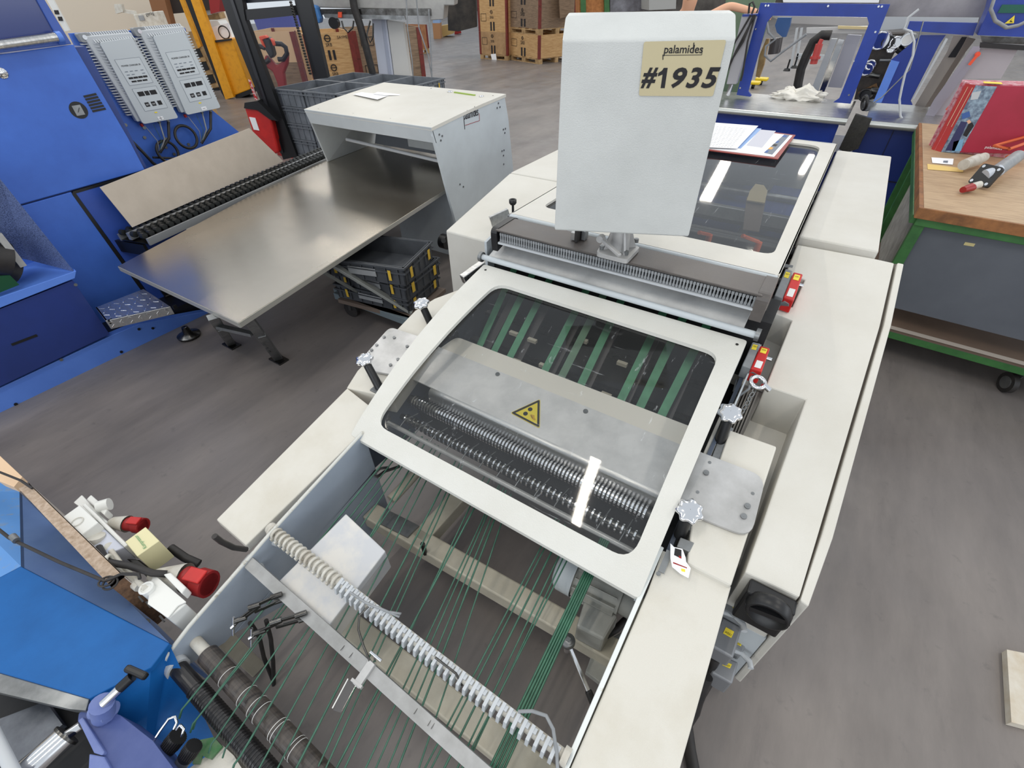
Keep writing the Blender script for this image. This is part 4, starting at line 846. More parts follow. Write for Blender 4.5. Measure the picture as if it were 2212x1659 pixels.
u = V((cos(ang), sin(ang), 0)); v_ = V((-sin(ang), cos(ang), 0)); cc = n0+v_*.2-u*.3
make_crate('storage_crate', 'empty dark grey crate on top of the skewed stack under the packing table', .6, .4, .125, crated, None, V((cc.x, cc.y, .405)), ang)
n0, n1 = Z(873, 612, .405), Z(941, 560, .405); ang = math.atan2(n1.y-n0.y, n1.x-n0.x)-pi/2; u = V((cos(ang), sin(ang), 0)); v_ = V((-sin(ang), cos(ang), 0)); cc = n0+v_*.2-u*.3
make_crate('storage_crate', 'dark grey crate in the middle of the stack under the packing table', .6, .4, .125, crated, None, V((cc.x, cc.y, .28)), ang)
make_crate('storage_crate', 'grey crate at the bottom of the stack under the packing table', .6, .4, .11, crated, None, V((cc.x-.02, cc.y+.0, .168)), ang+.03)
b = B(); b.quad([cc-u*.32-v_*.22, cc+u*.32-v_*.22, cc+u*.32+v_*.22, cc-u*.32+v_*.22], (0, 0, .03)); b.v = [V((v.x, v.y, v.z-cc.z+.125)) for v in b.v]; dl = b.out('dolly', mat('brown_dolly_board', (112, 98, 88), .7)); tag(dl, 'low wheeled board carrying the crate stack below the packing table', 'dolly')
for s1, s2 in ((-1, -1), (1, -1), (-1, 1), (1, 1)):
    p = V((cc.x, cc.y, .06))+u*.26*s1+v_*.17*s2; b = B(); b.cyl(p-v_*.015, p+v_*.015, .06, 16); b.cyl(p-v_*.012+V((0, 0, .0)), p+V((0, 0, .066)), .02, 8); b.out('dolly_wheel', rubber, dl)

# crates on a pallet behind the hood
ca, cb_, cc_ = Z(584, 190, 1.0), Z(763, 155, 1.0), Z(932, 177, 1.0)
ux_ = (cb_-ca); uy_ = (cc_-cb_); ln, wn = ux_.length, uy_.length; ux_.normalize(); uy_ = V((ux_.y, -ux_.x, 0)); a_ = math.atan2(ux_.y, ux_.x)
cw_, cd_ = .60, .40
proto = None; nl = 5; hc_ = .185
cols = [(i, j) for i in range(2) for j in range(3)]
names = {(0, 0): 'front left', (0, 1): 'front middle', (0, 2): 'front right', (1, 0): 'rear left', (1, 1): 'rear middle', (1, 2): 'rear right'}
for (i, j) in cols:
    for l in range(nl):
        pos = V((ca.x, ca.y, 0))+ux_*(ln/2*(i+.5))+uy_*(wn*.95/3*(j+.5)); pos.z = .14+l*(1.0-.14)/nl
        lab = 'grey folding crate, topmost in the %s column of the wrapped stack behind the hood' % names[(i, j)] if l == nl-1 else 'grey folding crate inside the film wrapped stack behind the hood, below the top layer'
        if proto is None:
            proto = make_crate('folding_crate', lab, ln/2*.965, wn*.95/3*.95, (1.0-.14)/nl-.004, crate, 'wrapped grey crates', pos, a_); c = proto; pk = kids(proto)
        else:
            c = proto.copy(); COL.objects.link(c); c.location = pos; c['label'] = lab
            for k in (pk if (l == nl-1 or (j == 0)) else pk[:2]): kk = k.copy(); COL.objects.link(kk); kk.parent = c
def pallet(name, lab, p, ux, uy, w_, d_, z0, parent=None, group=None, wood_=palletw):
    o = parent or thing(name, lab, 'pallet', p+V((0, 0, z0)), group)
    P_ = lambda s_, t_, z: V((p.x, p.y, 0))+ux*s_+uy*t_+V((0, 0, z0+z))
    for k in range(5):
        s0 = w_*(k*.225); b = B(); b.quad([P_(s0, 0, .12), P_(s0+w_*.1, 0, .12), P_(s0+w_*.1, d_, .12), P_(s0, d_, .12)], (0, 0, .022)); b.out('deck_board', wood_, o)
    for t_ in (0, .45, .9):
        b = B(); b.quad([P_(0, d_*t_, 0), P_(w_, d_*t_, 0), P_(w_, d_*(t_+.1), 0), P_(0, d_*(t_+.1), 0)], (0, 0, .022)); b.quad([P_(0, d_*t_, .10), P_(w_, d_*t_, .10), P_(w_, d_*(t_+.1), .10), P_(0, d_*(t_+.1), .10)], (0, 0, .02)); b.out('runner_board', wood_, o)
        for s_ in (0, .44, .88):
            b = B(); b.quad([P_(w_*s_, d_*t_, .022), P_(w_*(s_+.12), d_*t_, .022), P_(w_*(s_+.12), d_*(t_+.1), .022), P_(w_*s_, d_*(t_+.1), .022)], (0, 0, .078)); b.out('block', wood_, o)
    return o
pallet('pallet', 'wooden pallet under the wrapped stack of grey crates', V((ca.x, ca.y, 0)), ux_, uy_, ln, wn*.95, 0)

# ---------------------------------------------------------------- blue machine at left
BM = thing('blue_machine', 'tall blue industrial machine with step and louvres at the left edge', 'machine', (-4.2, .5, 0))
XB = -3.95
def pxp(pts, X): return [PX(x, y, X) for x, y in pts]
pU = [(-60, 125), (0, 118), (159, 96), (278, 300), (313, 367), (51, 440), (-60, 470)]
b = B(); b.ext(pxp(pU, XB), (-.02, 0, 0)); b.out('upper_panel', blue, BM, .004)
b = B(); b.ext(pxp([(-60, 474), (51, 444), (154, 415), (208, 492), (370, 715), (380, 730), (-60, 870)], XB), (-.02, 0, 0)); b.out('middle_panel', blue, BM, .004)
b = B(); b.ext(pxp([(160, 413), (313, 370), (345, 420), (560, 700), (378, 712)], XB), (-.02, 0, 0)); b.out('right_panel', mat('panel_blue_dark', (52, 86, 176), .4, rgb2=(46, 76, 158), nscale=3), BM, .004)
b = B(); b.ext(pxp([(-80, 0), (350, 0), (640, 760), (-80, 960)], XB-.03), (-.9, 0, 0)); b.v = [V((v.x, min(v.y, 1.75), max(.02, v.z))) for v in b.v]; 
bb = B(); bb.box(-5.0, XB-.025, -.6, 1.45, .08, 1.62); bb.out('machine_core', blued, BM)
b = B(); b.ext(pxp([(158, 413), (312, 369), (313, 374), (164, 418), (380, 720), (374, 724), (156, 420)], XB+.001), (-.012, 0, 0)); b.out('panel_gap', blackp, BM)
# window frame and grab handle on top
b = B(); b.ext(pxp([(-60, -60), (62, -60), (97, 0), (155, 95), (-60, 122)], XB+.0), (-.02, 0, 0), [pxp([(-50, -50), (52, -50), (118, 70), (-50, 92)], XB)]); b.out('window_frame', mat('hood_frame_blue', (62, 92, 170), .4), BM, .003)
b = B(); b.ext(pxp([(-50, -50), (52, -50), (118, 70), (-50, 92)], XB-.012), (-.004, 0, 0)); b.out('tinted_window', mat('smoked_blue_glass', (54, 66, 120), .12), BM)
b = B(); b.cyl(PX(-40, 103, XB+.05), PX(122, 80, XB+.05), .022, 16); b.out('grab_handle', alu, BM)
b = B(); b.cyl(PX(122, 80, XB+.05), PX(133, 79, XB+.05), .026, 16); b.bar(PX(130, 80, XB+.05), PX(132, 90, XB), .03, .03); b.out('handle_bracket', bluel, BM)
# louvres, gauge, lock
for k in range(6):
    b = B(); a, c = (181+k*3.7, 209+k*6.3), (208+k*4.0, 203+k*6.3); b.bar(PX(*a, XB+.001), PX(*c, XB+.001), .004, .011, (0, 0, 1)); b.out('louvre_slot', blackp, BM)
g = PX(170, 238, XB+.002); b = B(); b.cyl(g-V((.004, 0, 0)), g, .045, 24); gg = b.out('gauge_window', blackp, BM)
b = B(); b.box(g.x, g.x+.003, g.y-.024, g.y+.020, g.z-.026, g.z+.026); b.out('gauge_face', greyp, gg); b = B(); b.bar(g+V((.004, -.01, -.01)), g+V((.004, .008, .012)), .002, .002); b.out('needle', ink, gg)
g = PX(4, 158, XB+.002); b = B(); b.lathe(g, (1, 0, 0), [(.0, .006), (.012, .006), (.016, .002), (.022, .004), (.026, 0)], 18); b.out('cam_lock', chrome, BM)
# lower front box
XF = -3.6
b = B(); fr = pxp([(-80, 700), (0, 668), (158, 606), (237, 722), (0, 835), (-80, 872)], XF); b.ext(fr, (-.33, 0, 0)); b.out('lower_box', mat('shaded_blue_coat', (36, 56, 124), .4, rgb2=(32, 50, 110), nscale=3), BM, .004)  # darker copy of the machine blue, shade on the box front painted in
b = B(); b.ext(pxp([(-80, 690), (0, 655), (160, 590), (163, 584), (105, 555), (28, 593), (-80, 640)], XF+.002)[:4]+[Z(108, 550, .645), Z(-80, 480, .645)], (0, 0, .006)); b.out('ledge', bluel, BM, .002)
b = B(); b.ext([PX(163, 584, XF), PX(160, 600, XF), PX(-80, 695, XF), PX(-80, 668, XF)], (.012, 0, 0)); b.out('ledge_edge', bluel, BM, .002)
b = B(); b.ext(pxp([(-80, 876), (0, 838), (238, 726), (300, 700), (470, 668), (462, 690), (428, 712), (330, 750), (316, 756), (238, 785), (255, 812), (100, 882), (80, 868), (0, 905), (-80, 940)], XF-.02), (-.06, 0, 0)); b.out('base_skirt', bluel, BM, .003)
b = B(); b.bar(PX(25, 745, XF+.001), PX(80, 724, XF+.001), .004, .014, (0, 0, 1)); b.out('slot', blackp, BM)
for px in ((163, 615), (229, 719), (132, 777), (300, 711), (330, 709), (34, 873), (262, 760)):
    b = B(); bolt(b, PX(px[0], px[1], XF-.018 if px != (163, 615) else XF), (1, 0, 0), .009, .004); b.out('panel_bolt', galv if px[0] in (163, 229, 132) else blackp, BM)
b = B(); b.box(-5.0, XF-.1, -.6, 1.5, 0.0, .10); b.out('plinth', blackp, BM)
# perforated guard, drum and belt inside the machine
b = B(); b.ext([PX(-80, 330, XF), PX(0, 386, XF), PX(160, 586, XF), PX(100, 640, XF-.25), PX(110, 545, XF-.3), PX(-80, 360, XF-.25)][:3]+[Z(60, 560, .66), V((XF-.3, -.2, 1.25))], (0, .0, -.004)); b.out('mesh_guard', mat('perforated_blue_sheet', (112, 130, 178), .5, rgb2=(52, 62, 96), nscale=260, lo=.42, hi=.6), BM)
b = B(); b.cyl(PX(-60, 560, XF-.15), PX(38, 590, XF-.15), .06, 24); b.cyl(PX(-80, 545, XF-.1), PX(20, 560, XF-.1), .09, 24); b.out('feed_drum', rubber, BM)
b = B(); b.bar(PX(-5, 505, XF-.05), PX(50, 575, XF-.05), .02, .03); b.out('guide_bar', matt, BM)
b = B(); b.ext(pxp([(-80, 600), (22, 595), (42, 615), (-80, 665)], XF-.03), (-.01, 0, 0)); b.out('green_drum_cover', mat('bottle_green', (22, 74, 46), .35), BM)
# step
q = [PX(212, 668, XB+.0), PX(300, 625, XB+.0)]
b = B(); s0, s1 = Z(228, 693, .36), Z(368, 662, .36); s2, s3 = Z(310, 624, .36), Z(206, 664, .36)
b.ext([s0, s1, s2, s3], (0, 0, -.004)); b.ext([s0, s1, s1+V((0, 0, -.055)), s0+V((0, 0, -.06))], V((-.01, 0, 0))); b.ext([s3, s0, s0+V((0, 0, -.06)), s3+V((0, 0, -.03))], V((0, .01, 0))); st = b.out('tread_step', alu, BM, .004)
b = B()
for i in range(7):
    for j in range(4):
        c = s0.lerp(s1, (i+.6)/7.2).lerp(s3.lerp(s2, (i+.6)/7.2), (j+.5)/4.4); d = V((.018, .012 if (i+j) % 2 else -.012, 0)); b.bar(c-d*.8, c+d*.8, .005, .003)
    for j in range(2):
        c = s0.lerp(s1, (i+.5)/7)+V((.001, 0, -.018-.02*j)); d = V((.0, .012, .008 if (i+j) % 2 else -.008)); b.bar(c-d, c+d, .003, .006)
o = b.out('tread_lugs', chrome, st); o['kind'] = 'stuff'
for p in (s0, s1): b = B(); p = p+V((.004, .02, -.012)) ; b.box(p.x-.004, p.x+.006, p.y-.012, p.y+.012, p.z-.014, p.z+.012); b.out('step_slot', blackp, st)
b = B(); b.ext(pxp([(340, 618), (362, 628), (442, 672), (395, 694)], XB+.03), (-.02, 0, 0)); gr = b.out('vent_frame', blackp, BM)
for k in range(7):
    b = B(); b.bar(PX(358+k*6, 640+k*6.5, XB+.04), PX(375+k*11, 632+k*6.5, XB+.04), .006, .006); b.out('vent_bar', brownbar, gr)
b = B(); b.lathe(Z(410, 727, .0), (0, 0, 1), [(0, 0), (.07, 0), (.075, .02), (.03, .035), (.02, .08), (0, .08)], 18); b.out('levelling_foot', steel, BM)
# rear wing with chargers
XC = -4.75
b = B(); b.ext(pxp([(150, 72), (400, 60), (455, 235), (521, 289), (500, 320), (345, 372), (300, 380)], XC), (-.03, 0, 0)); b.out('rear_wing', blue, BM, .003)
def charger(q, sign, lab):
    P4 = pxp(q, XC+.0); tl_, tr_, br_, bl_ = P4; T = thing('power_charger', lab, 'charger', (tl_+tr_+br_+bl_)/4)
    wv, hv = ((tr_-tl_)+(br_-bl_))/2, ((bl_-tl_)+(br_-tr_))/2
    def at(s_, t_, d): return tl_.lerp(tr_, s_).lerp(bl_.lerp(br_, s_), t_)+V((d, 0, 0))
    b = B(); b.ext([at(.08, .03, .02), at(.97, .03, .02), at(.97, .97, .02), at(.08, .97, .02)], (.05, 0, 0)); b.out('charger_body', lgrey, T, .006)
    b = B(); b.ext(rp([at(.26, .10, .07), at(.90, .08, .07), at(.98, 1.0, .07), at(.14, 1.0, .07)], .02), (.022, 0, 0)); b.out('front_shell', mat('charger_grey', (196, 202, 206), .45), T, .005)
    for k in range(26):
        t_ = .10+k*.031
        for s0_, s1_ in ((-.01, .25), (.90, 1.04)):
            b = B(); b.ext([at(s0_, t_, .015), at(s1_, t_, .015), at(s1_-.02 if s0_ < 0 else s1_, t_, .085 if s0_ < 0 else .05), at(s0_, t_, .04)] if s0_ < 0 else [at(s0_, t_, .015), at(s1_, t_, .015), at(s1_, t_, .05), at(s0_, t_, .088)], (at(0, t_+.014, 0)-at(0, t_, 0))); b.out('cooling_fin', lgrey, T)
    for k in range(17):
        s_ = .20+k*.046; b = B(); b.ext([at(s_, 0, .015), at(s_, .10, .015), at(s_, .10, .088), at(s_, 0, .04)], (at(s_+.018, .05, 0)-at(s_, .05, 0))); b.out('cooling_fin', lgrey, T)
    b = B(); b.ext(rp([at(.0, .0, .015), at(.20, .0, .015), at(.20, .09, .015), at(.0, .09, .015)], .01), (.05, 0, 0)); ear = b.out('mounting_ear', greyp, T, .003); b = B(); bolt(b, at(.09, .04, .065), (1, 0, 0), .014, .006); b.out('ear_screw', chrome, ear)
    e = .0925
    def rect(s0_, s1_, t0_, t1_, d, mt_, nm, par, th=.001):
        b = B(); b.ext([at(s0_, t0_, d), at(s1_, t0_, d), at(s1_, t1_, d), at(s0_, t1_, d)], (th, 0, 0)); return b.out(nm, mt_, par)
    def outl(s0_, s1_, t0_, t1_, nm):
        o = rect(s0_, s1_, t0_, t1_, e, mat('charger_light', (204, 210, 214), .45), nm, T, .0006)
        b = B(); c = [at(s0_, t0_, e+.001), at(s1_, t0_, e+.001), at(s1_, t1_, e+.001), at(s0_, t1_, e+.001)]
        for k in range(4): b.bar(c[k], c[(k+1) % 4], .0016, .0008, (1, 0, 0))
        b.out('panel_outline', inkg, o); return o
    o1 = outl(.34, .84, .28, .56, 'display_panel'); o2 = outl(.34, .86, .60, .86, 'key_panel')
    xd, yd = at(.8, .5, 0)-at(.4, .5, 0), at(.5, .2, 0)-at(.5, .5, 0)
    txt(o1, 'lettering', 'POWER CHARGER 30', at(.40, .36, e+.002), xd, yd, (at(.78, .36, 0)-at(.40, .36, 0)).length, ink, bold=.01)
    for k, (s_, t_) in enumerate(((.40, .41), (.50, .41), (.60, .41), (.72, .41), (.40, .445), (.50, .445), (.72, .445))):
        rect(s_, s_+.06, t_, t_+.008, e+.001, inkg, 'caption_line', o1)
    for k in range(4): rect(.40+k*.1, .49+k*.1, .475, .495, e+.001, ink, 'led_bar', o1)
    for k in range(3): rect(.42+k*.115, .52+k*.115, .515, .532, e+.001, ink, 'led_bar', o1)
    for k, s_ in enumerate((.40, .55, .66)):
        kk = rect(s_, s_+(.13, .09, .14)[k], .64, .69, e+.001, ink, 'key', o2); 
    for k, s_ in enumerate((.42, .56, .70)):
        kk = rect(s_, s_+.09, .765, .815, e+.001, ink, 'key', o2)
        if k < 2: txt(kk, 'lettering', ('SET', 'OK')[k], at(s_+.015, .80, e+.003), xd, yd, (at(.06, .5, 0)-at(0, .5, 0)).length, paper)
    rect(.52, .58, .885, .90, e, yellow, 'round_sticker', T)
    sg = rect(.52, .64, .945, .985, e+.001, paper, 'sign_sticker', T)
    b = B(); m_ = at(.58, .965, e+.003); w2 = xd.normalized()*.012; b.bar(m_-w2, m_+w2, .002, .0006, (1, 0, 0))
    if sign == '+': h2 = yd.normalized()*.012; b.bar(m_-h2, m_+h2, .002, .0006, (1, 0, 0))
    b.out('sign_mark', ink, sg)
    for s_, m_ in ((.15, redd), (.55, galv), (.76, greyp)):
        b = B(); b.cyl(at(s_, 1.0, .05), at(s_, 1.035, .05), .012, 10); b.out('socket', m_, T)
    return at
at1 = charger([(157, 72), (274, 63), (375, 252), (283, 268)], '+', 'left of two light grey ribbed wall chargers, marked with a plus sign')
at2 = charger([(277, 60), (387, 50), (466, 230), (378, 249)], '-', 'right of two light grey ribbed wall chargers, marked with a minus sign')
CBt = thing('charger_cables', 'bunch of black and grey cables looping below the two chargers', 'cable', PX(380, 310, XC+.05))
for at_, x_ in ((at1, 0), (at2, 1)):
    for s_, r_, mt_ in ((.55, .006, greyp), (.76, .011, rubber), (.2, .003, greyp), (.4, .002, cord)):
        a = at_(s_, 1.03, .05); e = PX(345+x_*90, 330-x_*20, XC+.06)
        m1 = a.lerp(e, .5)+V((.03, .02, -.01)); b = B(); b.tube([a, a.lerp(m1, .5), m1, m1.lerp(e, .6), e], r_); b.out('cable', mt_, CBt)
for c, r_ in (((402, 296), .085), ((362, 328), .08)):
    p = PX(*c, XC+.07); b = B(); b.torus(p, (1, .1, .2), r_, .011, 28, 8); b.out('cable_coil', rubber, CBt)
b = B(); b.tube([PX(285, 305, XC+.04), PX(310, 330, XC+.06), PX(330, 352, XC+.06), PX(345, 362, XC+.04)], .012); b.tube([PX(330, 340, XC+.06), PX(380, 342, XC+.06), PX(420, 330, XC+.05)], .008); b.out('cable', rubber, CBt)
for px in ((312, 297), (311, 276), (359, 300), (358, 318), (407, 312), (376, 333), (271, 270)):
    b = B(); bolt(b, PX(*px, XC+.002), (1, 0, 0), .012, .006); b.out('wing_bolt', galv, BM)
# ---------------------------------------------------------------- far left: stackers, boxes, stand
def dobj(pts, d, t, mt_, nm, par=None, bevel=0, holes=()):
    b = B(); slab(b, pts, d, t, holes); return b.out(nm, mt_, par, bevel)
def drop(o):
    return o
dY = fd(496, 214)
YS = thing('yellow_lift_truck', 'worn amber yellow lift truck mast and body beyond the chargers', 'truck', Z(496, 212, 0))
dobj([(398, -40), (416, -40), (505, 210), (487, 215)], dY, .12, amber, 'mast_rail', YS)
dobj([(372, -40), (382, -40), (435, 100), (428, 104)], dY+.3, .1, amber, 'mast_rail', YS)
dobj([(385, -40), (398, -40), (487, 215), (478, 200)], dY+.2, .05, blackp, 'mast_channel', YS)
dobj([(450, 89), (499, 83), (541, 193), (505, 207)], dY+.1, .6, amber, 'truck_body', YS, .02)
dobj([(505, 207), (541, 193), (541, 203), (512, 214)], dY+.1, .5, blackp, 'bumper', YS)
dobj([(450, 89), (499, 83), (500, 87), (452, 94)], dY+.05, .04, blackp, 'body_trim', YS)
dobj([(437, 45), (470, 45), (499, 83), (450, 89)], dY+.5, .4, whitep, 'battery_cover', YS)
SR = thing('pallet_rack', 'dark timber rack of pallets and folded board behind the yellow truck', 'rack', Z(440, 200, 0))
dobj([(395, 70), (425, 70), (487, 215), (450, 225)], dY+1.3, .5, palletw, 'rack_pallets', SR)
for k in range(4):
    dobj([(404+k*14, 100+k*28), (428+k*14, 96+k*28), (431+k*14, 104+k*28), (407+k*14, 108+k*28)], dY+1.25, .04, palletw, 'rack_board', SR)
    dobj([(408+k*14, 110+k*28), (430+k*14, 105+k*28), (438+k*14, 122+k*28), (418+k*14, 128+k*28)], dY+1.28, .03, blackp, 'rack_gap', SR)
dobj([(410, 34), (468, 20), (476, 40), (420, 52)], dY+1.5, .3, palletw, 'rack_shelf', SR)
o = dobj([(432, 20), (452, 18), (456, 32), (436, 34)], dY+1.45, .2, whitep, 'tape_reel'); o['label'] = 'white reel on the rack shelf behind the yellow truck'; o['category'] = 'reel'
tag(dobj([(452, 60), (490, 50), (497, 84), (470, 88)], dY+.3, .1, paper, 'white_box'), 'white box with a black cable ring by the black mast', 'box')
b = B(); b.torus(HD(484, 70, dY+.25), NH, .11, .012, 22, 6); tag(b.out('cable_ring', rubber), 'black cable ring on the white box beside the mast', 'cable')
tag(dobj([(360, -60), (470, -60), (470, 20), (370, 30)], dY+1.2, .3, mat('dark_cupboard', (52, 44, 40), .7), 'dark_cupboard'), 'dark cupboard high behind the yellow mast', 'cupboard')
tag(dobj([(446, -40), (476, -40), (474, 25), (455, 30)], dY+.1, .3, redd, 'red_lifting_gear'), 'red lifting gear beside the black mast', 'machine')
tag(dobj([(310, -40), (345, -40), (372, 60), (340, 62)], dY+1.0, .2, mat('brown_board', (150, 104, 70), .7), 'brown_board'), 'brown boards leaning at the far wall beside the scale', 'board')
SCt = thing('bench_scale', 'cream bench scale device with small display above the chargers', 'scale', HD(315, 60, 9))
dobj([(287, 32), (337, 24), (352, 62), (300, 66)], 9, .2, whited, 'scale_body', SCt, .01)
b = B(); p = HD(325, 70, 9.1); b.box(p.x-.5, p.x+.5, p.y-.3, p.y+.3, 0, HD(325, 64, 9.1).z); b.out('scale_table', palletw, SCt)
dobj([(298, 34), (309, 33), (313, 44), (302, 45)], 8.99, .01, greyp, 'scale_display', SCt)
o_ = HD(317, 37, 8.985); rt_ = (HD(336, 33, 8.985)-o_); txt(SCt, 'lettering', 'gerag', o_, rt_, (0, 0, 1), rt_.length*.9, ink)
dobj([(246, 9), (262, 9), (266, 26), (250, 30)], 9, .06, whited, 'scale_arm_head', SCt); dobj([(262, 20), (290, 24), (292, 32), (264, 27)], 9.02, .05, whited, 'scale_arm', SCt)
CSt = thing('switch_strip', 'cream strip with two black switches beside the tinted window', 'strip', HD(125, 40, 6)); dobj([(98, -5), (112, -5), (150, 66), (140, 68)], 6, .02, whitep, 'strip_body', CSt)
for x, y in ((116, 22), (124, 36)): dobj([(x, y), (x+8, y), (x+11, y+9), (x+3, y+9)], 5.99, .01, ink, 'switch_block', CSt)
# black mast truck
dM = 6.2
MT = thing('pallet_stacker', 'black masted pallet stacker with red body behind the conveyor', 'stacker', (HD(600, 330, dM).x, HD(600, 330, dM).y, 0))
dobj([(466, -40), (516, -40), (530, 43), (642, 338), (612, 345), (596, 300), (497, 55)], dM, .10, blackp, 'mast_rail', MT)
dobj([(484, -40), (490, -40), (612, 330), (606, 332)], dM-.02, .03, mat('mast_inner_black', (44, 44, 48), .3), 'mast_channel', MT)
dobj([(626, -40), (660, -40), (708, 168), (678, 172)], dM+.05, .10, blackp, 'mast_rail', MT)
dobj([(510, -40), (640, -40), (642, 0), (512, 8)], dM+.12, .12, mat('cylinder_black', (30, 32, 40), .4), 'mast_head', MT)
dobj([(514, 22), (634, 12), (642, 33), (524, 45)], dM+.02, .08, blackp, 'mast_crossbar', MT)
for k in range(8):
    dobj([(513+k % 4*5, 3+k//4*5), (516+k % 4*5, 3+k//4*5), (517+k % 4*5, 6+k//4*5), (514+k % 4*5, 6+k//4*5)], dM+.11, .01, mat('blue_dot', (90, 120, 200), .5), 'blue_stud', MT)
dobj([(530, 44), (640, 34), (676, 168), (608, 260)], dM+.06, .004, pane2, 'mast_window', MT)
for k in range(26):
    t = k/26; x, y = 628+t*44, 5+t*160
    c = HD(x, y, dM-.0); b = B(); b.cyl(c-V((.012, .0, 0)), c+V((.012, 0, 0)), .011, 8); b.out('chain_link', steel, MT)
dobj([(527, 232), (556, 236), (586, 258), (603, 330), (560, 345), (546, 290)], dM-.1, .5, red, 'truck_body', MT, .02)
dobj([(538, 253), (551, 255), (560, 282), (548, 280)], dM-.11, .01, paper, 'type_plate', MT)
dobj([(528, 222), (556, 218), (600, 262), (583, 258), (556, 238), (527, 234)], dM-.12, .3, blackp, 'body_lid', MT)
dobj([(536, 172), (541, 175), (556, 216), (551, 216)], dM-.1, .02, mat('striped_tape', (214, 180, 180), .5, rgb2=(190, 40, 40), nscale=30, lo=.49, hi=.51), 'warning_tape', MT)
# tiller
TL = thing('tiller_handle', 'red and black tiller handle seen through the mast window', 'handle', HD(590, 180, 7.4))
dobj([(573, 118), (584, 128), (596, 142), (612, 130), (622, 112), (621, 138), (613, 158), (617, 190), (620, 210), (604, 212), (598, 180), (588, 155), (566, 140)], 7.4, .08, redd, 'handle_stem', TL, .02)
dobj([(561, 78), (582, 82), (592, 120), (584, 128), (572, 108)], 7.36, .12, blackp, 'handle_head', TL, .02)
dobj([(558, 79), (572, 76), (578, 82), (566, 86), (573, 104), (566, 98)], 7.33, .08, oranger, 'butterfly_switch', TL, .01)
dobj([(582, 82), (588, 86), (594, 98), (590, 100)], 7.33, .08, oranger, 'butterfly_switch', TL, .01)
b = B(); p = HD(612, 212, 7.5); b.box(p.x-.25, p.x+.25, p.y-.2, p.y+.3, 0, p.z); b.out('truck_chassis', redd, TL)
for pts in ([(594, 94), (608, 95), (617, 102), (620, 116), (612, 128), (601, 128)], [(572, 104), (562, 100), (554, 104), (553, 112), (562, 132), (575, 134), (582, 128)]):
    b = B(); b.tube([HD(x, y, 7.4) for x, y in pts], .028, 8); b.out('grip_loop', blackp, TL)
# plywood boxes seen past the mast
def col_box(p, ux, uy, w_, d_, z0, h_, mt_, lab, logo=True, old=False, grp=None):
    o = thing('pallet_box', lab, 'box', V((p.x, p.y, z0)), grp); P_ = lambda s, t, z: V((p.x, p.y, 0))+ux*s+uy*t+V((0, 0, z0+z)); t = .018
    for (s0, s1, t0, t1) in ((0, w_, 0, t), (0, w_, d_-t, d_), (0, t, 0, d_), (w_-t, w_, 0, d_)):
        b = B(); b.quad([P_(s0, t0, 0), P_(s1, t0, 0), P_(s1, t1, 0), P_(s0, t1, 0)], (0, 0, h_)); b.out('side_panel', mt_, o)
    for s, t_ in ((0, 0), (w_, 0), (0, d_), (w_, d_)):
        b = B(); e = .07; ss = -.01 if s == 0 else w_-e+.01; tt = -.01 if t_ == 0 else d_-e+.01
        b.quad([P_(ss, tt, -.0), P_(ss+e, tt, 0), P_(ss+e, tt+e, 0), P_(ss, tt+e, 0)], (0, 0, h_-.005)); pst = b.out('corner_post', rustred, o)
    if logo:
        for s in (.42, .52):
            b = B(); b.quad([P_(w_*s, -.006, .03), P_(w_*(s+.05), -.006, .03), P_(w_*(s+.05), -.006, h_*.42), P_(w_*s, -.006, h_*.42)], -uy*.002); b.out('black_stripe', ink, o)
        b = B(); b.torus(P_(w_*.47, -.008, h_*.82), uy, .04, .007, 14, 5); b.bar(P_(w_*.47-.05, -.008, h_*.82), P_(w_*.47+.05, -.008, h_*.82), .008, .004, uy); b.out('ring_mark', ink, o)
        txt(o, 'lettering', 'SRB', P_(w_*.41, -.006, h_*.55), ux, (0, 0, 1), w_*.13, ink)
        c = [P_(w_*.1, -.007, h_*.45), P_(w_*.28, -.007, h_*.45), P_(w_*.28, -.007, h_*.75), P_(w_*.1, -.007, h_*.75)]
        b = B()
        for k in range(4): b.bar(c[k], c[(k+1) % 4], .008, .003, uy)
        b.out('stencil_frame', ink, o)
    return o
def HV(x, y, p):  # height of the sight line above plan point p
    d = ray(x, y); t = (d.x*(p.x-CAM.x)+d.y*(p.y-CAM.y))/(d.x**2+d.y**2); return CAM.z+d.z*t
pa0, pa1, pb0, pb1, pb2 = Z(1038, 127, 0), Z(1097, 131, 0), Z(1100, 129, 0), Z(1164, 139, 0), Z(1207, 126, 0)
def frame2(p, q): u = (q-p); w_ = u.length; u.normalize(); return u, V((-u.y, u.x, 0)), w_
u, v_, w_ = frame2(pa0, pa1)
pallet('pallet', 'wooden pallet carrying the left tower of plywood boxes, white tag on it', pa0, u, v_, w_, .9, 0)
b = B(); q = [(1060, 117), (1071, 116), (1073, 130), (1063, 131)]; pp = pa0-v_*.02; b.ext([PL(x, y, pp, v_) for x, y in q], v_*.003); tag(b.out('paper_tag', paper), 'white paper tag hanging on the pallet of the left plywood tower', 'tag')
hA = [HV(1036, y, pa0) for y in (117, 68, 16, -34)]
for k in range(3):
    col_box(pa0, u, v_, w_, .9, hA[k], hA[k+1]-hA[k], ply if k != 0 else mat('tan_plywood', (184, 148, 106), .6, rgb2=(150, 116, 80), nscale=5), ('bottom', 'middle', 'top')[k]+' plywood box with red corners in the left tower')
u, v_, w_ = frame2(pb0, pb1); dd = min(1.9, max(.9, (pb2-pb1).dot(v_)))
pallet('pallet', 'wooden pallet on the floor under the right tower of plywood boxes', pb0, u, v_, w_, dd, 0)
z1, z2, z3, z4, z5 = [HV(1101, y, pb0) for y in (119, 70, 56, 12, -40)]
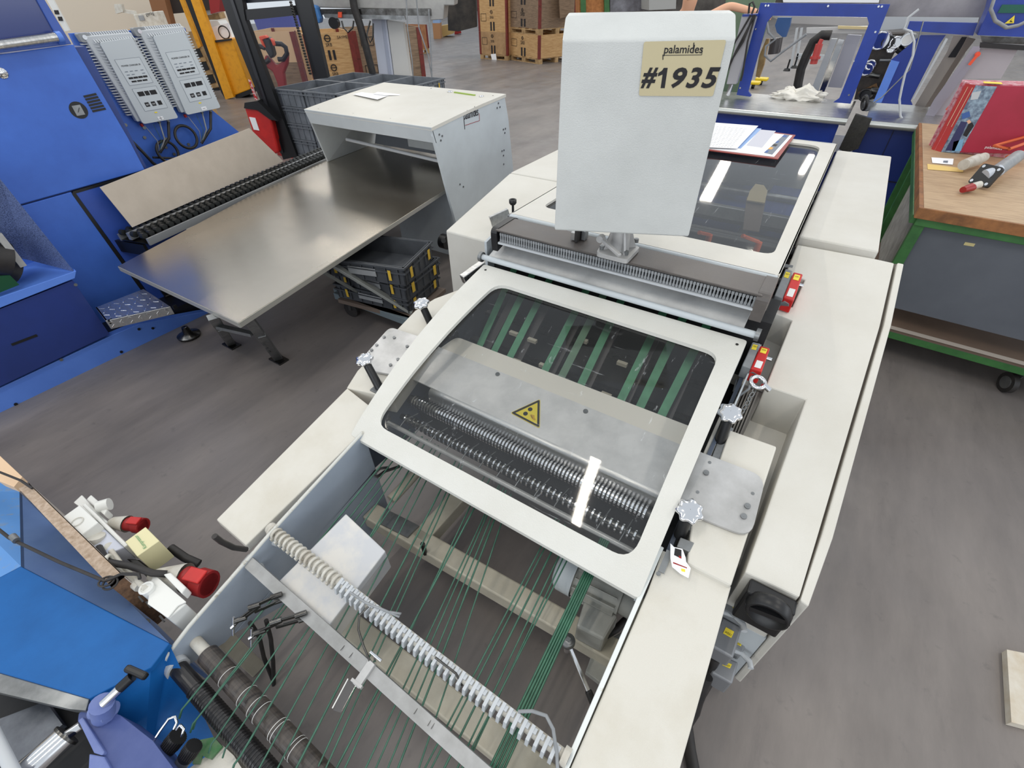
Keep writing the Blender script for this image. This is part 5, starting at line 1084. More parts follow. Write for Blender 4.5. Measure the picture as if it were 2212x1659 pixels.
col_box(pb0, u, v_, w_, dd, z1, z2-z1, ply, 'light plywood box with red corners at the base of the right tower', logo=True)
pallet('pallet', 'wooden pallet between the light box and the greyed box in right tower', pb0, u, v_, w_, dd, z2)
col_box(pb0, u, v_, w_, dd, z2+.145, z4-z2-.145, plyold, 'greyed plywood box on the upper pallet of the right tower')
col_box(pb0, u, v_, w_, dd, z4, .5, plyold, 'greyed plywood box topmost in the right tower')
# small stack behind the column
ps0, ps1 = Z(878, 122, 0), Z(928, 114, 0); u, v_, w_ = frame2(ps0, ps1)
pallet('pallet', 'wooden pallet under the reddish box right of the grey column', ps0, u, v_, w_, 1.2, 0)
col_box(ps0, u, v_, w_, 1.2, .144, HV(873, 58, ps0)-.144, mat('reddish_plywood', (176, 122, 82), .6, rgb2=(140, 90, 58), nscale=6), 'reddish plywood box with red corners right of the grey column')
# boxes behind the mast and crates
pm0, pm1 = HD(690, 215, 8.6), HD(783, 195, 8.9); pm0.z = pm1.z = 0; u, v_, w_ = frame2(pm0, pm1)
hm = [HV(690, y, pm0) for y in (200, 137, 72)]
col_box(pm0, u, v_, w_, 1.0, max(.15, hm[0]), hm[1]-hm[0], ply, 'lower plywood box with black stencils behind the grey crates')
bx = col_box(pm0, u, v_, w_, 1.0, hm[1], hm[2]-hm[1], ply, 'upper plywood box with black stencils behind the grey crates')
txt(bx, 'lettering', 'SAYMER', V((pm0.x, pm0.y, hm[1]+(hm[2]-hm[1])*.78))+u*w_*.68-v_*.008, u, (0, 0, 1), w_*.27, ink)
pm2 = pm1+u*.05+v_*.2
col_box(pm2, u, v_, 1.1, 1.0, max(.15, hm[0]), hm[1]-hm[0], plyold, 'lower greyish plywood box left of the column base', logo=True)
col_box(pm2, u, v_, 1.1, 1.0, hm[1], hm[2]-hm[1], plyold, 'upper greyish plywood box left of the column', logo=True)
pn0, pn1 = HD(575, 215, 10.2), HD(668, 205, 10.2); pn0.z = pn1.z = 0; u, v_, w_ = frame2(pn0, pn1)
hn = [HV(575, y, pn0) for y in (215, 135, 68)]
col_box(pn0, u, v_, w_, 1.2, .145, hn[1]-.145, plyold, 'grey weathered box low behind the stacker mast window', logo=False)
col_box(pn0, u, v_, w_, 1.2, hn[1], hn[2]-hn[1], mat('pale_plywood', (220, 186, 148), .6), 'pale plywood box behind the stacker mast window', logo=False)
for p_, w2 in ((pm0, 1.2), (pm2, 1.1), (pn0, 1.2)): pallet('pallet', {0: 'pallet under the stencilled boxes behind the crates', 1: 'pallet under the greyish boxes by the column', 2: 'pallet under the pale box behind the mast'}[(pm0, pm2, pn0).index(p_)], p_, u, v_, w2, 1.0, 0)
tag(dobj([(548, 42), (637, 32), (680, 216), (616, 216)], 12, 1.0, mat('violet_blue_bin', (84, 92, 170), .5), 'blue_container'), 'violet blue container far behind the stacker mast', 'container')
# grey lifting column stand with bench top
LC = thing('lifting_column_stand', 'pale grey lifting column carrying an equipment bench, behind the crates', 'stand', V((HD(850, 200, 7.6).x, HD(850, 200, 7.6).y, 0)))
colm = mat('pale_lilac_grey', (206, 210, 224), .45)
dobj([(803, 42), (834, 42), (856, 210), (826, 212)], 7.6, .2, colm, 'column', LC); dobj([(836, 44), (870, 50), (892, 210), (858, 212)], 7.62, .2, mat('pale_column_side', (218, 216, 212), .45), 'column', LC)
dobj([(824, 42), (830, 42), (852, 210), (846, 211)], 7.59, .02, mat('column_groove', (176, 182, 200), .4), 'column_groove', LC)
dobj([(664, -40), (984, -40), (981, 12), (960, 12), (958, 42), (930, 44), (930, 22), (668, 16)], 7.4, .6, mat('equipment_grey', (170, 168, 164), .4, .3, rgb2=(146, 144, 142), nscale=5), 'bench_body', LC, .01)
dobj([(680, 20), (930, 18), (932, 34), (690, 32)], 7.38, .1, steel, 'bench_rail', LC)
dobj([(698, 30), (874, 34), (876, 43), (702, 39)], 7.36, .05, galv, 'slide_profile', LC)
dobj([(730, 26), (738, 26), (738, 38), (730, 38)], 7.33, .03, oranger, 'orange_stop', LC)
c = HD(720, 50, 7.35); b = B(); b.cyl(c, c+NH*.1, .06, 16); b.out('round_motor', blackp, LC)
dobj([(668, 10), (683, 12), (692, 40), (690, 52), (676, 46)], 7.3, .15, mat('motor_blue', (62, 116, 176), .45), 'blue_motor', LC, .02)
b = B(); b.tube([HD(x, y, 7.3) for x, y in ((760, -20), (765, 15), (778, 55), (790, 100), (805, 158))], .045, 10); b.out('black_hose', rubber, LC)
b = B(); b.tube([HD(x, y, 7.28) for x, y in ((738, 45), (742, 60), (752, 70), (762, 60), (764, 45))], .01); b.tube([HD(x, y, 7.28) for x, y in ((800, 45), (792, 75), (800, 92), (806, 80), (806, 50))], .01); b.out('cable_loops', steel, LC)
for pts in (((877, -20), (880, 60), (890, 130), (893, 180)), ((898, -20), (905, 60), (925, 120), (936, 185)), ((926, 20), (930, 90), (934, 185))):
    b = B(); b.tube([HD(x, y, 7.2) for x, y in pts], .008, 6); b.out('hanging_cable', greyp, LC)
# far clutter
far_items = [([(965, -30), (1026, -30), (1030, 58), (990, 68), (968, 66)], 19, .5, mat('dark_machinery', (34, 32, 32), .7, rgb2=(70, 64, 58), nscale=3), 'far_machinery', 'dark machinery left of the plywood towers', 'machine'),  # near-black colour with paler brown mottling
    ([(936, 28), (950, 27), (950, 50), (935, 50)], fd(940, 84)-.02, .6, mat('pale_blue_box', (150, 176, 214), .6), 'blue_box', 'pale blue box on top of the far brown carton stack', 'box'),
    ([(934, 50), (950, 50), (952, 84), (937, 84)], fd(940, 84)-.02, .8, mat('brown_carton', (176, 128, 88), .7), 'brown_carton', 'brown carton stack far right of the column', 'carton'),
    ([(953, 56), (978, 52), (980, 72), (956, 80)], fd(956, 80)-.02, .8, mat('ochre_bin', (186, 156, 98), .6), 'ochre_bin', 'ochre bin beside the far brown carton', 'bin'),
    ([(981, 58), (992, 56), (996, 72), (982, 74)], fd(985, 74)-.02, .3, redd, 'red_tool', 'small red and white tool truck on the far floor', 'tool'),
    ([(1206, -30), (1232, -30), (1234, 34), (1210, 40)], 17, .6, plyold, 'far_box', 'weathered box close right of the right plywood tower', 'box'),
    ([(1250, -30), (1316, -30), (1316, 27), (1252, 31)], 15, .8, mat('osb_board', (186, 122, 66), .7, rgb2=(150, 92, 46), nscale=14), 'osb_crate', 'orange chipboard crate with green corners behind the cabinet', 'crate'),
    ([(1318, -30), (1402, -30), (1402, 22), (1318, 27)], 15, .8, mat('film_wrapped_dark', (84, 80, 84), .4, rgb2=(140, 140, 148), nscale=4), 'wrapped_goods', 'film wrapped dark goods behind the cabinet top', 'goods'),
    ([(1402, -30), (1462, -30), (1460, 19), (1402, 22)], 14, .8, mat('mid_grey_bins', (166, 166, 164), .6), 'grey_bins', 'stack of pale grey bins behind the cabinet top', 'bin')]
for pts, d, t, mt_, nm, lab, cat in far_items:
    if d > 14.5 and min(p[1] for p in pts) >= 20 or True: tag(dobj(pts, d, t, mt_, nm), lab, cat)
for x in (1254, 1305):
    tag(dobj([(x, -30), (x+11, -30), (x+12, 29), (x+1, 30)], 14.9, .1, gpaint, 'green_post'), ('left' if x < 1300 else 'right')+' green corner post of the orange chipboard crate', 'post')
# person leaning over the bench
def skin_mesh(nm, pts, edges, rad, mt_, parent):
    me = bpy.data.meshes.new(nm); o0 = V(parent['_o']); me.from_pydata([V(p)-o0 for p in pts], edges, []); o = bpy.data.objects.new(nm, me); COL.objects.link(o); o.parent = parent
    sk = o.modifiers.new('skin', 'SKIN'); 
    for v, r in zip(me.skin_vertices[0].data, rad): v.radius = (r, r) if not isinstance(r, tuple) else r
    me.skin_vertices[0].data[0].use_root = True; sk.use_smooth_shade = True
    ss = o.modifiers.new('sub', 'SUBSURF'); ss.levels = 2; ss.render_levels = 2; me.materials.append(mt_); o['_o'] = tuple(o0); return o
dP = 6.35
nk = HD(1505, -18, dP); el = HD(1590, 22, dP-.25); wr = HD(1650, 34, dP-.35); s1 = HD(1484, 6, dP); s2 = HD(1560, 0, dP-.05)
base = V((HD(1480, 0, dP+.1).x, HD(1480, 0, dP+.1).y, 0))
PE = thing('person', 'person in a black shirt leaning forward behind the cabinet, bare arm outstretched', 'person', base)
hip = base+V((-.1, .35, .95)); ch = base+V((-.02, .1, 1.42)); knl = base+V((-.2, .32, .5)); knr = base+V((.0, .32, .5)); ftl = base+V((-.2, .4, .05)); ftr = base+V((.02, .4, .05))
shl = ch+V((-.18, .02, .06)); shr = ch+V((.20, -.05, .06)); el = HD(1575, 12, 6.3); wr = HD(1640, 28, 6.2); nkp = ch+V((.05, -.06, .14)); hd_ = nkp+V((.03, -.05, .13))
ell = shl+V((-.08, -.1, -.28)); wrl = ell+V((.1, -.2, -.12))
pts = [hip, ch, nkp, hd_, hd_+V((0, -.01, .10)), shl, ell, wrl, shr, el, wr, hip+V((-.1, 0, -.05)), knl, ftl, ftl+V((0, -.18, -.01)), hip+V((.1, 0, -.05)), knr, ftr, ftr+V((0, -.18, -.01)), wr+V((.06, -.02, -.01))]
ed = [(0, 1), (1, 2), (2, 3), (3, 4), (1, 5), (5, 6), (6, 7), (1, 8), (8, 9), (9, 10), (10, 19), (0, 11), (11, 12), (12, 13), (13, 14), (0, 15), (15, 16), (16, 17), (17, 18)]
rad = [.115, .125, .055, .09, .075, .07, .045, .032, .07, .042, .030, .09, .06, .04, .035, .09, .06, .04, .035, .032]
skin_mesh('body', pts, ed, rad, skin, PE)
skin_mesh('shirt', [hip, ch, shl, shl.lerp(ell, .5), shr, shr.lerp(el, .35), hip+V((0, 0, .2)), ch+V((.02, -.02, .05))], [(0, 6), (6, 1), (1, 2), (2, 3), (1, 4), (4, 5), (1, 7)], [.165, .18, .09, .065, .09, .066, .17, .11], cloth, PE)
skin_mesh('trousers', [hip, hip+V((-.1, 0, -.05)), knl, ftl+V((0, 0, .06)), hip+V((.1, 0, -.05)), knr, ftr+V((0, 0, .06))], [(0, 1), (1, 2), (2, 3), (0, 4), (4, 5), (5, 6)], [.15, .10, .075, .06, .10, .075, .06], mat('navy_trousers', (40, 46, 66), .8), PE)
skin_mesh('hair', [hd_+V((0, .04, .06)), hd_+V((0, .02, .12)), hd_+V((0, -.04, .15))], [(0, 1), (1, 2)], [.085, .09, .06], mat('dark_hair', (50, 38, 30), .8), PE)
for s_ in (-1, 1):
    b = B(); b.lathe(hd_+V((.03*s_, -.10, .04)), (0, -1, 0), [(.012, 0), (.009, .006), (0, .009)], 10); b.out('eye', whitep, PE)
b = B(); b.lathe(hd_+V((0, -.10, .01)), (0, -1, -.3), [(.016, 0), (.012, .012), (0, .02)], 10); b.out('nose', skin, PE)
for k in range(5):
    fdir = V((.05, -.03-.012*(k-2), -.012*(abs(k-2)))) if k < 4 else V((.02, -.05, 0)); st_ = wr+V((.07, -.02+.018*(k-2), -.01)) if k < 4 else wr+V((.03, -.04, -.01))
    skin_mesh('finger', [st_-V((.02, 0, 0)), st_+fdir*.6, st_+fdir+V((.02, 0, -.02))], [(0, 1), (1, 2)], [.010, .009, .007], skin, PE)
b = B(); b.torus(wr+V((-.03, 0, 0)), (el-wr), .036, .008, 16, 6); b.out('wrist_watch', blackp, PE)

# ---------------------------------------------------------------- blue feeder machine at the right rear
RB = thing('blue_bench_machine', 'long ultramarine machine with steel bench top and open blue frames', 'machine', (.2, 6.0, 0))
BZ = .9
def byz(q, x0, x1, mt_, nm, bev=0): b = B(); b.ext([(x0, y, z) for y, z in q], (x1-x0, 0, 0)); return b.out(nm, mt_, RB, bev)
for x0, x1 in ((-1.9, -.065), (.07, 1.6)):
    byz([(5.46, .895), (5.46, .90), (6.35, .90), (6.35, .885)], x0, x1, alu, 'bench_top')
    b = B(); b.cyl((x0, 5.47, .872), (x1, 5.47, .872), .028, 18); b.out('bench_nose', mat('silver_nose', (200, 202, 198), .3, .7), RB)
    byz([(5.52, .0), (5.52, .86), (5.56, .86), (5.56, .0)], x0, x1-.05, blueframe if x0 < 0 else mat('front_panel_blue', (26, 48, 118), .4), 'front_panel', .004)
    for zc in ((.80, .795), (.42, .415)):
        pass
b = B(); b.box(.30, .304, 5.512, 5.52, .1, .85); b.box(.1, 1.4, 5.512, 5.52, .43, .436); b.box(.1, 1.4, 5.512, 5.52, .12, .126); b.out('panel_joint', ink, RB)
b = B(); b.box(-1.9, 1.6, 5.6, 6.3, .0, .60); b.out('machine_base', mat('base_blue', (22, 40, 100), .4), RB)
def fy(pts, Y, mt_, nm, t=.03, holes=(), par=None): b = B(); b.ext([PY(x, y, Y) for x, y in pts], (0, t, 0), [[PY(x, y, Y) for x, y in h] for h in holes]); return b.out(nm, mt_, par or RB)
fy([(1643, 6), (1923, 9), (1837, 224), (1800, 221), (1813, 212), (1877, 51), (1873, 37), (1668, 34), (1656, 49), (1616, 197), (1623, 207), (1620, 209), (1591, 205)], 6.0, blueframe, 'guard_frame')
for px in ((1654, 12), (1660, 12), (1789, 13), (1898, 14), (1905, 14), (1633, 63), (1599, 190), (1891, 69), (1834, 205), (1844, 132)):
    b = B(); bolt(b, PY(*px, 5.998), (0, -1, 0), .008, .005); b.out('frame_bolt', chrome, RB)
fy([(1965, 46), (2112, 50), (2102, 77), (1958, 66)], 6.02, blueframe, 'cross_rail', .06)
fy([(2150, -40), (2260, -40), (2260, 82), (2112, 76), (2135, 22)], 5.9, blueframe, 'drive_housing', .3)
fy([(2165, 10), (2260, 10), (2260, 28), (2155, 28)], 5.89, mat('dark_green_label', (20, 92, 76), .5), 'green_label', .01)
t_ = fy([(2170, 51), (2192, 33), (2190, 50)], 5.885, yellow, 'warning_triangle', .004)
fy([(2181, 47), (2188, 38), (2184, 44), (2188, 48)], 5.88, ink, 'bolt_symbol', .002, par=t_)
fy([(1990, 76), (2043, 76), (2029, 96), (1967, 218), (1971, 227), (1893, 222), (1925, 130)], 6.05, mat('column_blue', (24, 52, 138), .4), 'column_panel', .05)
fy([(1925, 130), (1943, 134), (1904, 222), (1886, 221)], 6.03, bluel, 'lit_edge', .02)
fy([(2043, 82), (2048, 84), (1976, 212), (1970, 216)], 6.03, lgrey, 'edge_profile', .03)
fy([(2060, 76), (2094, 76), (2084, 118), (2004, 232), (1974, 232), (2046, 112)], 6.4, mat('concrete_grey_sheet', (168, 158, 148), .5), 'inner_sheet', .02)
fy([(2078, 80), (2090, 80), (2064, 124), (2048, 124)], 6.39, ink, 'sheet_slot', .01)
fy([(2090, 80), (2108, 84), (2080, 120), (2012, 230), (1998, 232), (2070, 118)], 6.2, mat('taupe_arm', (120, 108, 98), .5), 'guide_arm', .03)
fy([(2102, 100), (2118, 100), (2112, 125), (2010, 262), (1992, 262), (2018, 215)], 5.9, mat('clear_grey_sheet', (150, 148, 160), .4, .3), 'side_sheet', .01)
fy([(2112, 104), (2198, 108), (2162, 170), (2090, 170), (2036, 255), (2015, 255)], 5.95, mat('lilac_grey_sheet', (172, 166, 172), .45), 'slanted_table', .01)
fy([(2118, 92), (2260, 102), (2260, 112), (2116, 103)], 5.9, blackp, 'black_rail', .03)
fy([(2120, 78), (2260, 84), (2260, 98), (2122, 92)], 6.1, steel, 'rear_mechanics', .1)
for px in ((2112, 118), (2062, 218)):
    b = B(); p = PY(*px, 5.85); b.bar(p, p+V((-.02, 0, -.07)), .02, .02); b.cyl(p, p+V((0, .04, 0)), .018, 10); b.out('red_lever', oranger, RB)
# dark mechanics between the frames
fy([(1880, 75), (1955, 72), (1925, 128), (1886, 222), (1868, 215), (1845, 215), (1860, 150)], 6.3, mat('mechanics_brown', (70, 60, 52), .5, rgb2=(40, 36, 34), nscale=20), 'gear_box', .2)
for (px, r_, m_) in (((1901, 88), .07, chrome), ((1918, 92), .05, blackp), ((1935, 92), .045, chrome), ((1960, 85), .05, galv), ((1880, 140), .04, chrome), ((1872, 150), .05, chrome), ((1925, 105), .03, chrome), ((1868, 205), .05, blackp), ((1875, 228), .045, greyp)):
    b = B(); p = PY(*px, 6.15); b.cyl(p, p+V((.02, .08, 0)), r_, 18); b.torus(p, (0, 1, 0), r_*.9, .008, 20, 6); b.out('gear_wheel', m_, RB)
g = PY(1960, 85, 6.1); b = B(); b.cyl(g, g+V((0, -.02, 0)), .045, 20); pg = b.out('pressure_gauge', chrome, RB); b = B(); b.cyl(g+V((0, -.021, 0)), g+V((0, -.022, 0)), .038, 20); b.out('gauge_dial', whitep, pg)
for (a, c, r_, m_) in (((1900, 130), (1925, 130), .012, galv), ((1870, 160), (1900, 165), .02, steel), ((1880, 195), (1905, 200), .03, steel), ((1940, 105), (1950, 112), .03, blackp)):
    b = B(); b.cyl(PY(*a, 6.2), PY(*c, 6.2), r_, 12); b.out('short_shaft', m_, RB)
b = B(); b.bar(PY(1895, 185, 6.25), PY(1855, 205, 6.25), .02, .05); b.out('brass_plate', mat('brass_brown', (120, 90, 60), .4, .6), RB)
# diagonal steel arm in the gap
b = B(); b.ext([PY(x, y, 5.40) for x, y in ((1848, 246), (1884, 256), (1872, 284), (1862, 304), (1854, 322), (1826, 330), (1812, 322))], (0, .03, 0)); b.out('steel_arm', steel, RB, .003)
b = B(); b.torus(PY(1868, 222, 5.5), (1, .4, .2), .05, .014, 18, 6); b.out('black_clip', blackp, RB)
b = B(); b.tube([PY(x, y, 5.7) for x, y in ((2128, -10), (2110, 20), (2080, 45), (1985, 20), (1962, 38), (1952, 62), (1968, 68), (1975, 90), (1972, 120), (1955, 160), (1948, 190), (1943, 215), (1945, 250), (1955, 268), (1975, 280), (1992, 287))][3:], .009); b.out('grey_hose', lgrey, RB)
b = B(); b.tube([PY(x, y, 5.7) for x, y in ((2150, -10), (2140, 20), (2150, 45), (2175, 60), (2200, 55), (2230, 40))], .012); b.out('grey_hose', greyp, RB)
b = B(); pts = [PY(x, y, 5.75) for x, y in ((1995, 45), (1985, 80), (1975, 115), (1965, 150), (1925, 190), (1905, 210), (1886, 222))]
b.tube(pts, .005); b.out('safety_chain', galv, RB)
# rear frame, seen through the guard
RF = thing('rear_conveyor_frame', 'grey steel conveyor with columns seen through the blue frame', 'conveyor', (-.6, 8.0, 0))
def ry(pts, Y, mt_, nm, t=.05): b = B(); b.ext([PY(x, y, Y) for x, y in pts], (0, t, 0)); return b.out(nm, mt_, RF)
ry([(1660, 34), (1885, 38), (1880, 58), (1700, 50)], 7.6, mat('brushed_sheet', (176, 172, 170), .35, .5), 'conveyor_sheet')
ry([(1742, 60), (1890, 56), (1888, 72), (1742, 72)], 7.3, mat('profile_white', (208, 206, 204), .35, .3), 'alu_profile')
ry([(1810, 56), (1888, 58), (1886, 64), (1810, 62)], 7.25, mat('pale_yellow_plate', (220, 200, 150), .5), 'cover_plate')
ry([(1830, 76), (1860, 78), (1818, 190), (1788, 188)], 7.3, mat('steel_blue_grey', (170, 170, 182), .4), 'column', .15)
ry([(1795, 84), (1808, 84), (1765, 200), (1750, 200)], 7.0, lgrey, 'profile_post', .08); ry([(1812, 84), (1824, 86), (1780, 200), (1769, 200)], 7.05, chrome, 'profile_post', .08)
for a, c in (((1722, 60), (1708, 150)), ((1732, 60), (1718, 148)), ((1722, 118), (1790, 122)), ((1720, 124), (1785, 127))):
    b = B(); b.bar(PY(*a, 9.5), PY(*c, 9.5), .03, .03); b.out('frame_tube', lgrey, RF)
for px in ((1700, 150), (1716, 144)):
    b = B(); p = PY(*px, 9.3); p2 = PY(px[0]+7, px[1]-22, 9.3); b.cyl(p2, p, .012, 8); b.lathe(p, (0, 0, 1), [(.05, -.02), (.04, .01), (0, .02)], 12); b.out('frame_foot', blackp, RF)
b = B(); b.tube([PY(x, y, 6.9) for x, y in ((1795, 76), (1775, 76), (1757, 90), (1742, 120), (1730, 150), (1724, 180), (1722, 198))], .045, 12); b.out('thick_hose', rubber, RF)
b = B(); p, q = PY(1770, 95, 6.7), PY(1757, 138, 6.7); b.cyl(p, q, .035, 14); b.cyl(p.lerp(q, .62), p.lerp(q, .75), .05, 14); b.cyl(PY(1775, 85, 6.7), p, .02, 10); b.out('red_connector', mat('faded_red_plastic', (196, 74, 70), .45), RF)
ry([(1680, 38), (1709, 38), (1706, 55), (1697, 80), (1690, 80), (1678, 70), (1674, 55)], 6.6, mat('slate_blue_case', (52, 88, 140), .45), 'blue_case', .06)
b = B(); b.cyl(PY(1678, 82, 6.6), PY(1672, 116, 6.6), .06, 16); b.out('sensor_can', mat('smoke_can', (70, 66, 66), .3), RF)
b = B(); b.tube([PY(x, y, 6.5) for x, y in ((1655, 40), (1660, 70), (1675, 85), (1655, 100), (1652, 120), (1665, 132), (1690, 112), (1720, 90), (1742, 74))], .012); b.out('grey_cable', greyp, RF)
ry([(1661, 84), (1655, 84), (1640, 120), (1632, 165), (1640, 168), (1650, 140)], 7.8, palletw, 'wood_post', .06)
# pallet jack far
PJ = thing('yellow_pallet_jack', 'yellow feet of a pallet jack under the blue frame', 'truck', Z(1636, 190, 0))
for px in ((1628, 182), (1645, 174)):
    p = Z(px[0], px[1], .08); b = B(); b.quad([p+V((-.13, -.1, 0)), p+V((.13, -.1, 0)), p+V((.13, .1, 0)), p+V((-.13, .1, 0))], (0, 0, .06)); b.out('jack_foot', mat('safety_yellow', (236, 202, 40), .4), PJ, .02)
    b = B(); b.cyl(p+V((-.03, 0, -.03)), p+V((.03, 0, -.03)), .05, 14); b.out('jack_wheel', blackp, PJ)
# green cabinet and grey pillar behind the number cabinet
tag(fy([(1560, -20), (1665, -20), (1640, 60), (1592, 205), (1535, 205)], 7.2, mat('sage_green_cabinet', (112, 134, 108), .5, rgb2=(98, 120, 96), nscale=4), 'green_cabinet', .5, par=None) if False else (lambda b: (b.ext([PY(x, y, 7.2) for x, y in ((1570, -20), (1665, -20), (1640, 60), (1592, 205), (1545, 205))], (0, .5, 0)), b.out('green_cabinet', mat('sage_green_cabinet', (112, 134, 108), .5, rgb2=(98, 120, 96), nscale=4)))[1])(B()), 'sage green cabinet behind the grey pillar and number cabinet', 'cabinet')
GP = thing('grey_pillar', 'grey aluminium pillar with black cables on the steel bench beside the cabinet', 'pillar', PY(1570, 205, 5.9))
b = B(); b.ext([PY(x, y, 5.9) for x, y in ((1602, 34), (1634, 33), (1590, 182), (1569, 182))], (0, .08, 0)); b.out('pillar_cover', mat('pillar_grey', (168, 166, 170), .45), GP, .006)
b = B(); b.cyl(PY(1580, 182, 5.94), PY(1572, 206, 5.94), .02, 12); b.out('pillar_rod', chrome, GP)
b = B(); b.ext([PY(x, y, 5.895) for x, y in ((1604, 31), (1636, 30), (1635, 35), (1603, 36))], (0, .09, 0)); b.out('pillar_cap', blueframe, GP)
for pts in (((1622, 32), (1600, 70), (1585, 95)), ((1628, 32), (1605, 90), (1580, 130), (1565, 160)), ((1632, 32), (1615, 90), (1604, 160), (1600, 175)), ((1630, 34), (1590, 110), (1568, 160))):
    b = B(); b.tube([PY(x, y, 5.87) for x, y in pts], .009); b.out('pillar_cable', rubber, GP)
b = B(); b.tube([PY(x, y, 5.85) for x, y in ((1617, 30), (1619, 8), (1626, 4), (1630, 14), (1624, 30))], .009); b.out('cable_loop', rubber, GP)
# papers on the far bench top edge
b = B(); b.ext([PY(x, y, 6.6) for x, y in ((1690, -6), (1900, -4), (1898, 6), (1692, 5))], (0, .02, 0)); tag(b.out('paper_stack', paper), 'white papers lying on the high rear bench behind the blue frame', 'paper')
b = B(); b.ext([PY(x, y, 6.7) for x, y in ((1900, -5), (2150, -2), (2120, 46), (1900, 46))], (0, .02, 0)); b.out('rear_sheet', mat('smooth_grey_sheet', (150, 146, 148), .3, .6, rgb2=(110, 106, 110), nscale=2), RB)
b = B(); b.ext([PY(x, y, 6.65) for x, y in ((1905, 36), (2115, 38), (2112, 48), (1900, 66))], (0, .02, 0)); b.out('rear_ledge', lgrey, RB)
# rag
random.seed(3)
rc = Z(1728, 208, .93); bm = bmesh.new(); bmesh.ops.create_icosphere(bm, subdivisions=5, radius=1)
from mathutils import noise as NZ
for v in bm.verts:
    p = v.co.copy(); n = NZ.noise(p*1.9)*.5+NZ.noise(p*4.5+V((3, 1, 2)))*.28+abs(NZ.noise(p*9))*.2; k = 1+n; v.co = V((p.x*.21*k, p.y*.075*k, max(-.03, p.z*.075*k*(1+.4*sin(p.x*9)))))
me = bpy.data.meshes.new('cloth_rag'); bm.to_mesh(me); bm.free(); me.materials.append(mat('white_rag', (238, 234, 224), .85)); me.polygons.foreach_set('use_smooth', [True]*len(me.polygons))
o = bpy.data.objects.new('cloth_rag', me); COL.objects.link(o); o.location = rc; tag(o, 'crumpled white cleaning rag on the steel bench inside the blue frame', 'rag')

# ---------------------------------------------------------------- worktable at the right
WT = thing('worktable', 'green steel worktable with thick wooden top and grey side panel', 'table', (1.0, 3.9, 0))
z0 = .92
f0 = Z(1996, 448, z0); f1 = f0+(Z(2290, 497, z0)-f0).normalized()*1.5; bk = Z(1998, 266, z0); dv = (bk-f0); dv = V((dv.x*.2, dv.y, 0))
b = B(); q = [f0, f1, f1+dv, f0+dv]; b.ext(q, (0, 0, -.045)); wt_ = b.out('wood_top', wood, WT, .003)
b = B(); d1 = (f1-f0).normalized(); b.ext([f0+V((-.02, -.012, -.001)), f1+V((0, -.012, -.001)), f1+V((0, 0, -.001)), f0+V((-.02, 0, -.001))], (0, 0, -.055)); b.ext([f0+V((-.02, 0, -.001)), f0+V((0, 0, -.001)), f0+dv+V((0, 0, -.001)), f0+dv+V((-.02, 0, -.001))], (0, 0, -.055)); b.out('top_edging', woode, WT, .002)
g = lambda s, t, z: V((f0.x, f0.y, 0))+d1*s+dv.normalized()*t+V((0, 0, z))
LT = dv.length; WW = (f1-f0).length
for s, t in ((0, .02), (WW-.05, .02), (0.0, LT-.4), (WW-.05, LT-.05), (0, LT*.62)):
    b = B(); b.quad([g(s, t, .14), g(s+.05, t, .14), g(s+.05, t+.05, .14), g(s, t+.05, .14)], (0, 0, .73)); b.out('table_leg', gpaint, WT, .003)
for (s0, t0, s1, t1, z) in ((0, .03, WW, .03, .845), (0, .03, 0, LT, .845), (0, .03, WW, .03, .175), (.0, .03, 0, LT, .175)):
    b = B(); b.bar(g(s0, t0, z), g(s1, t1, z), .05, .045); b.out('frame_rail', gpaint, WT, .003)
b = B(); b.quad([g(.045, .045, .33), g(WW, .045, .33), g(WW, .05, .33), g(.045, .05, .33)], (0, 0, .50)); pn_ = b.out('grey_panel', gpanel, WT)
a = PL(2081, 529, g(0, .03, 0), dv); c = PL(2106, 533, g(0, .03, 0), dv); b = B(); b.ext([a, c, c+V((0, 0, .016)), a+V((0, 0, .016))], -dv.normalized()*.002); b.out('old_sticker', mat('torn_tape', (196, 182, 130), .6), pn_)
b = B(); b.quad([g(-.0, .0, .20), g(WW, 0, .20), g(WW, LT, .20), g(0, LT, .20)], (0, 0, .02)); b.out('lower_shelf', mat('brown_shelf_board', (112, 92, 78), .6, rgb2=(92, 76, 64), nscale=3), WT)
b = B(); b.bar(g(0, .01, .222), g(WW, .01, .222), .035, .004); b.out('shelf_trim', mat('worn_trim', (170, 160, 150), .6), WT)
cw = Z(2178, 826, .06); caster(WT, cw, .06); caster(WT, g(.05, .1, .06), .06)
b = B(); b.quad([g(.04, .3, .24), g(.10, .3, .24), g(.10, 1.6, .24), g(.04, 1.6, .24)], (0, 0, .5)); b.out('glass_side', mat('pale_side_box', (170, 168, 160), .5, rgb2=(130, 126, 118), nscale=12), WT)
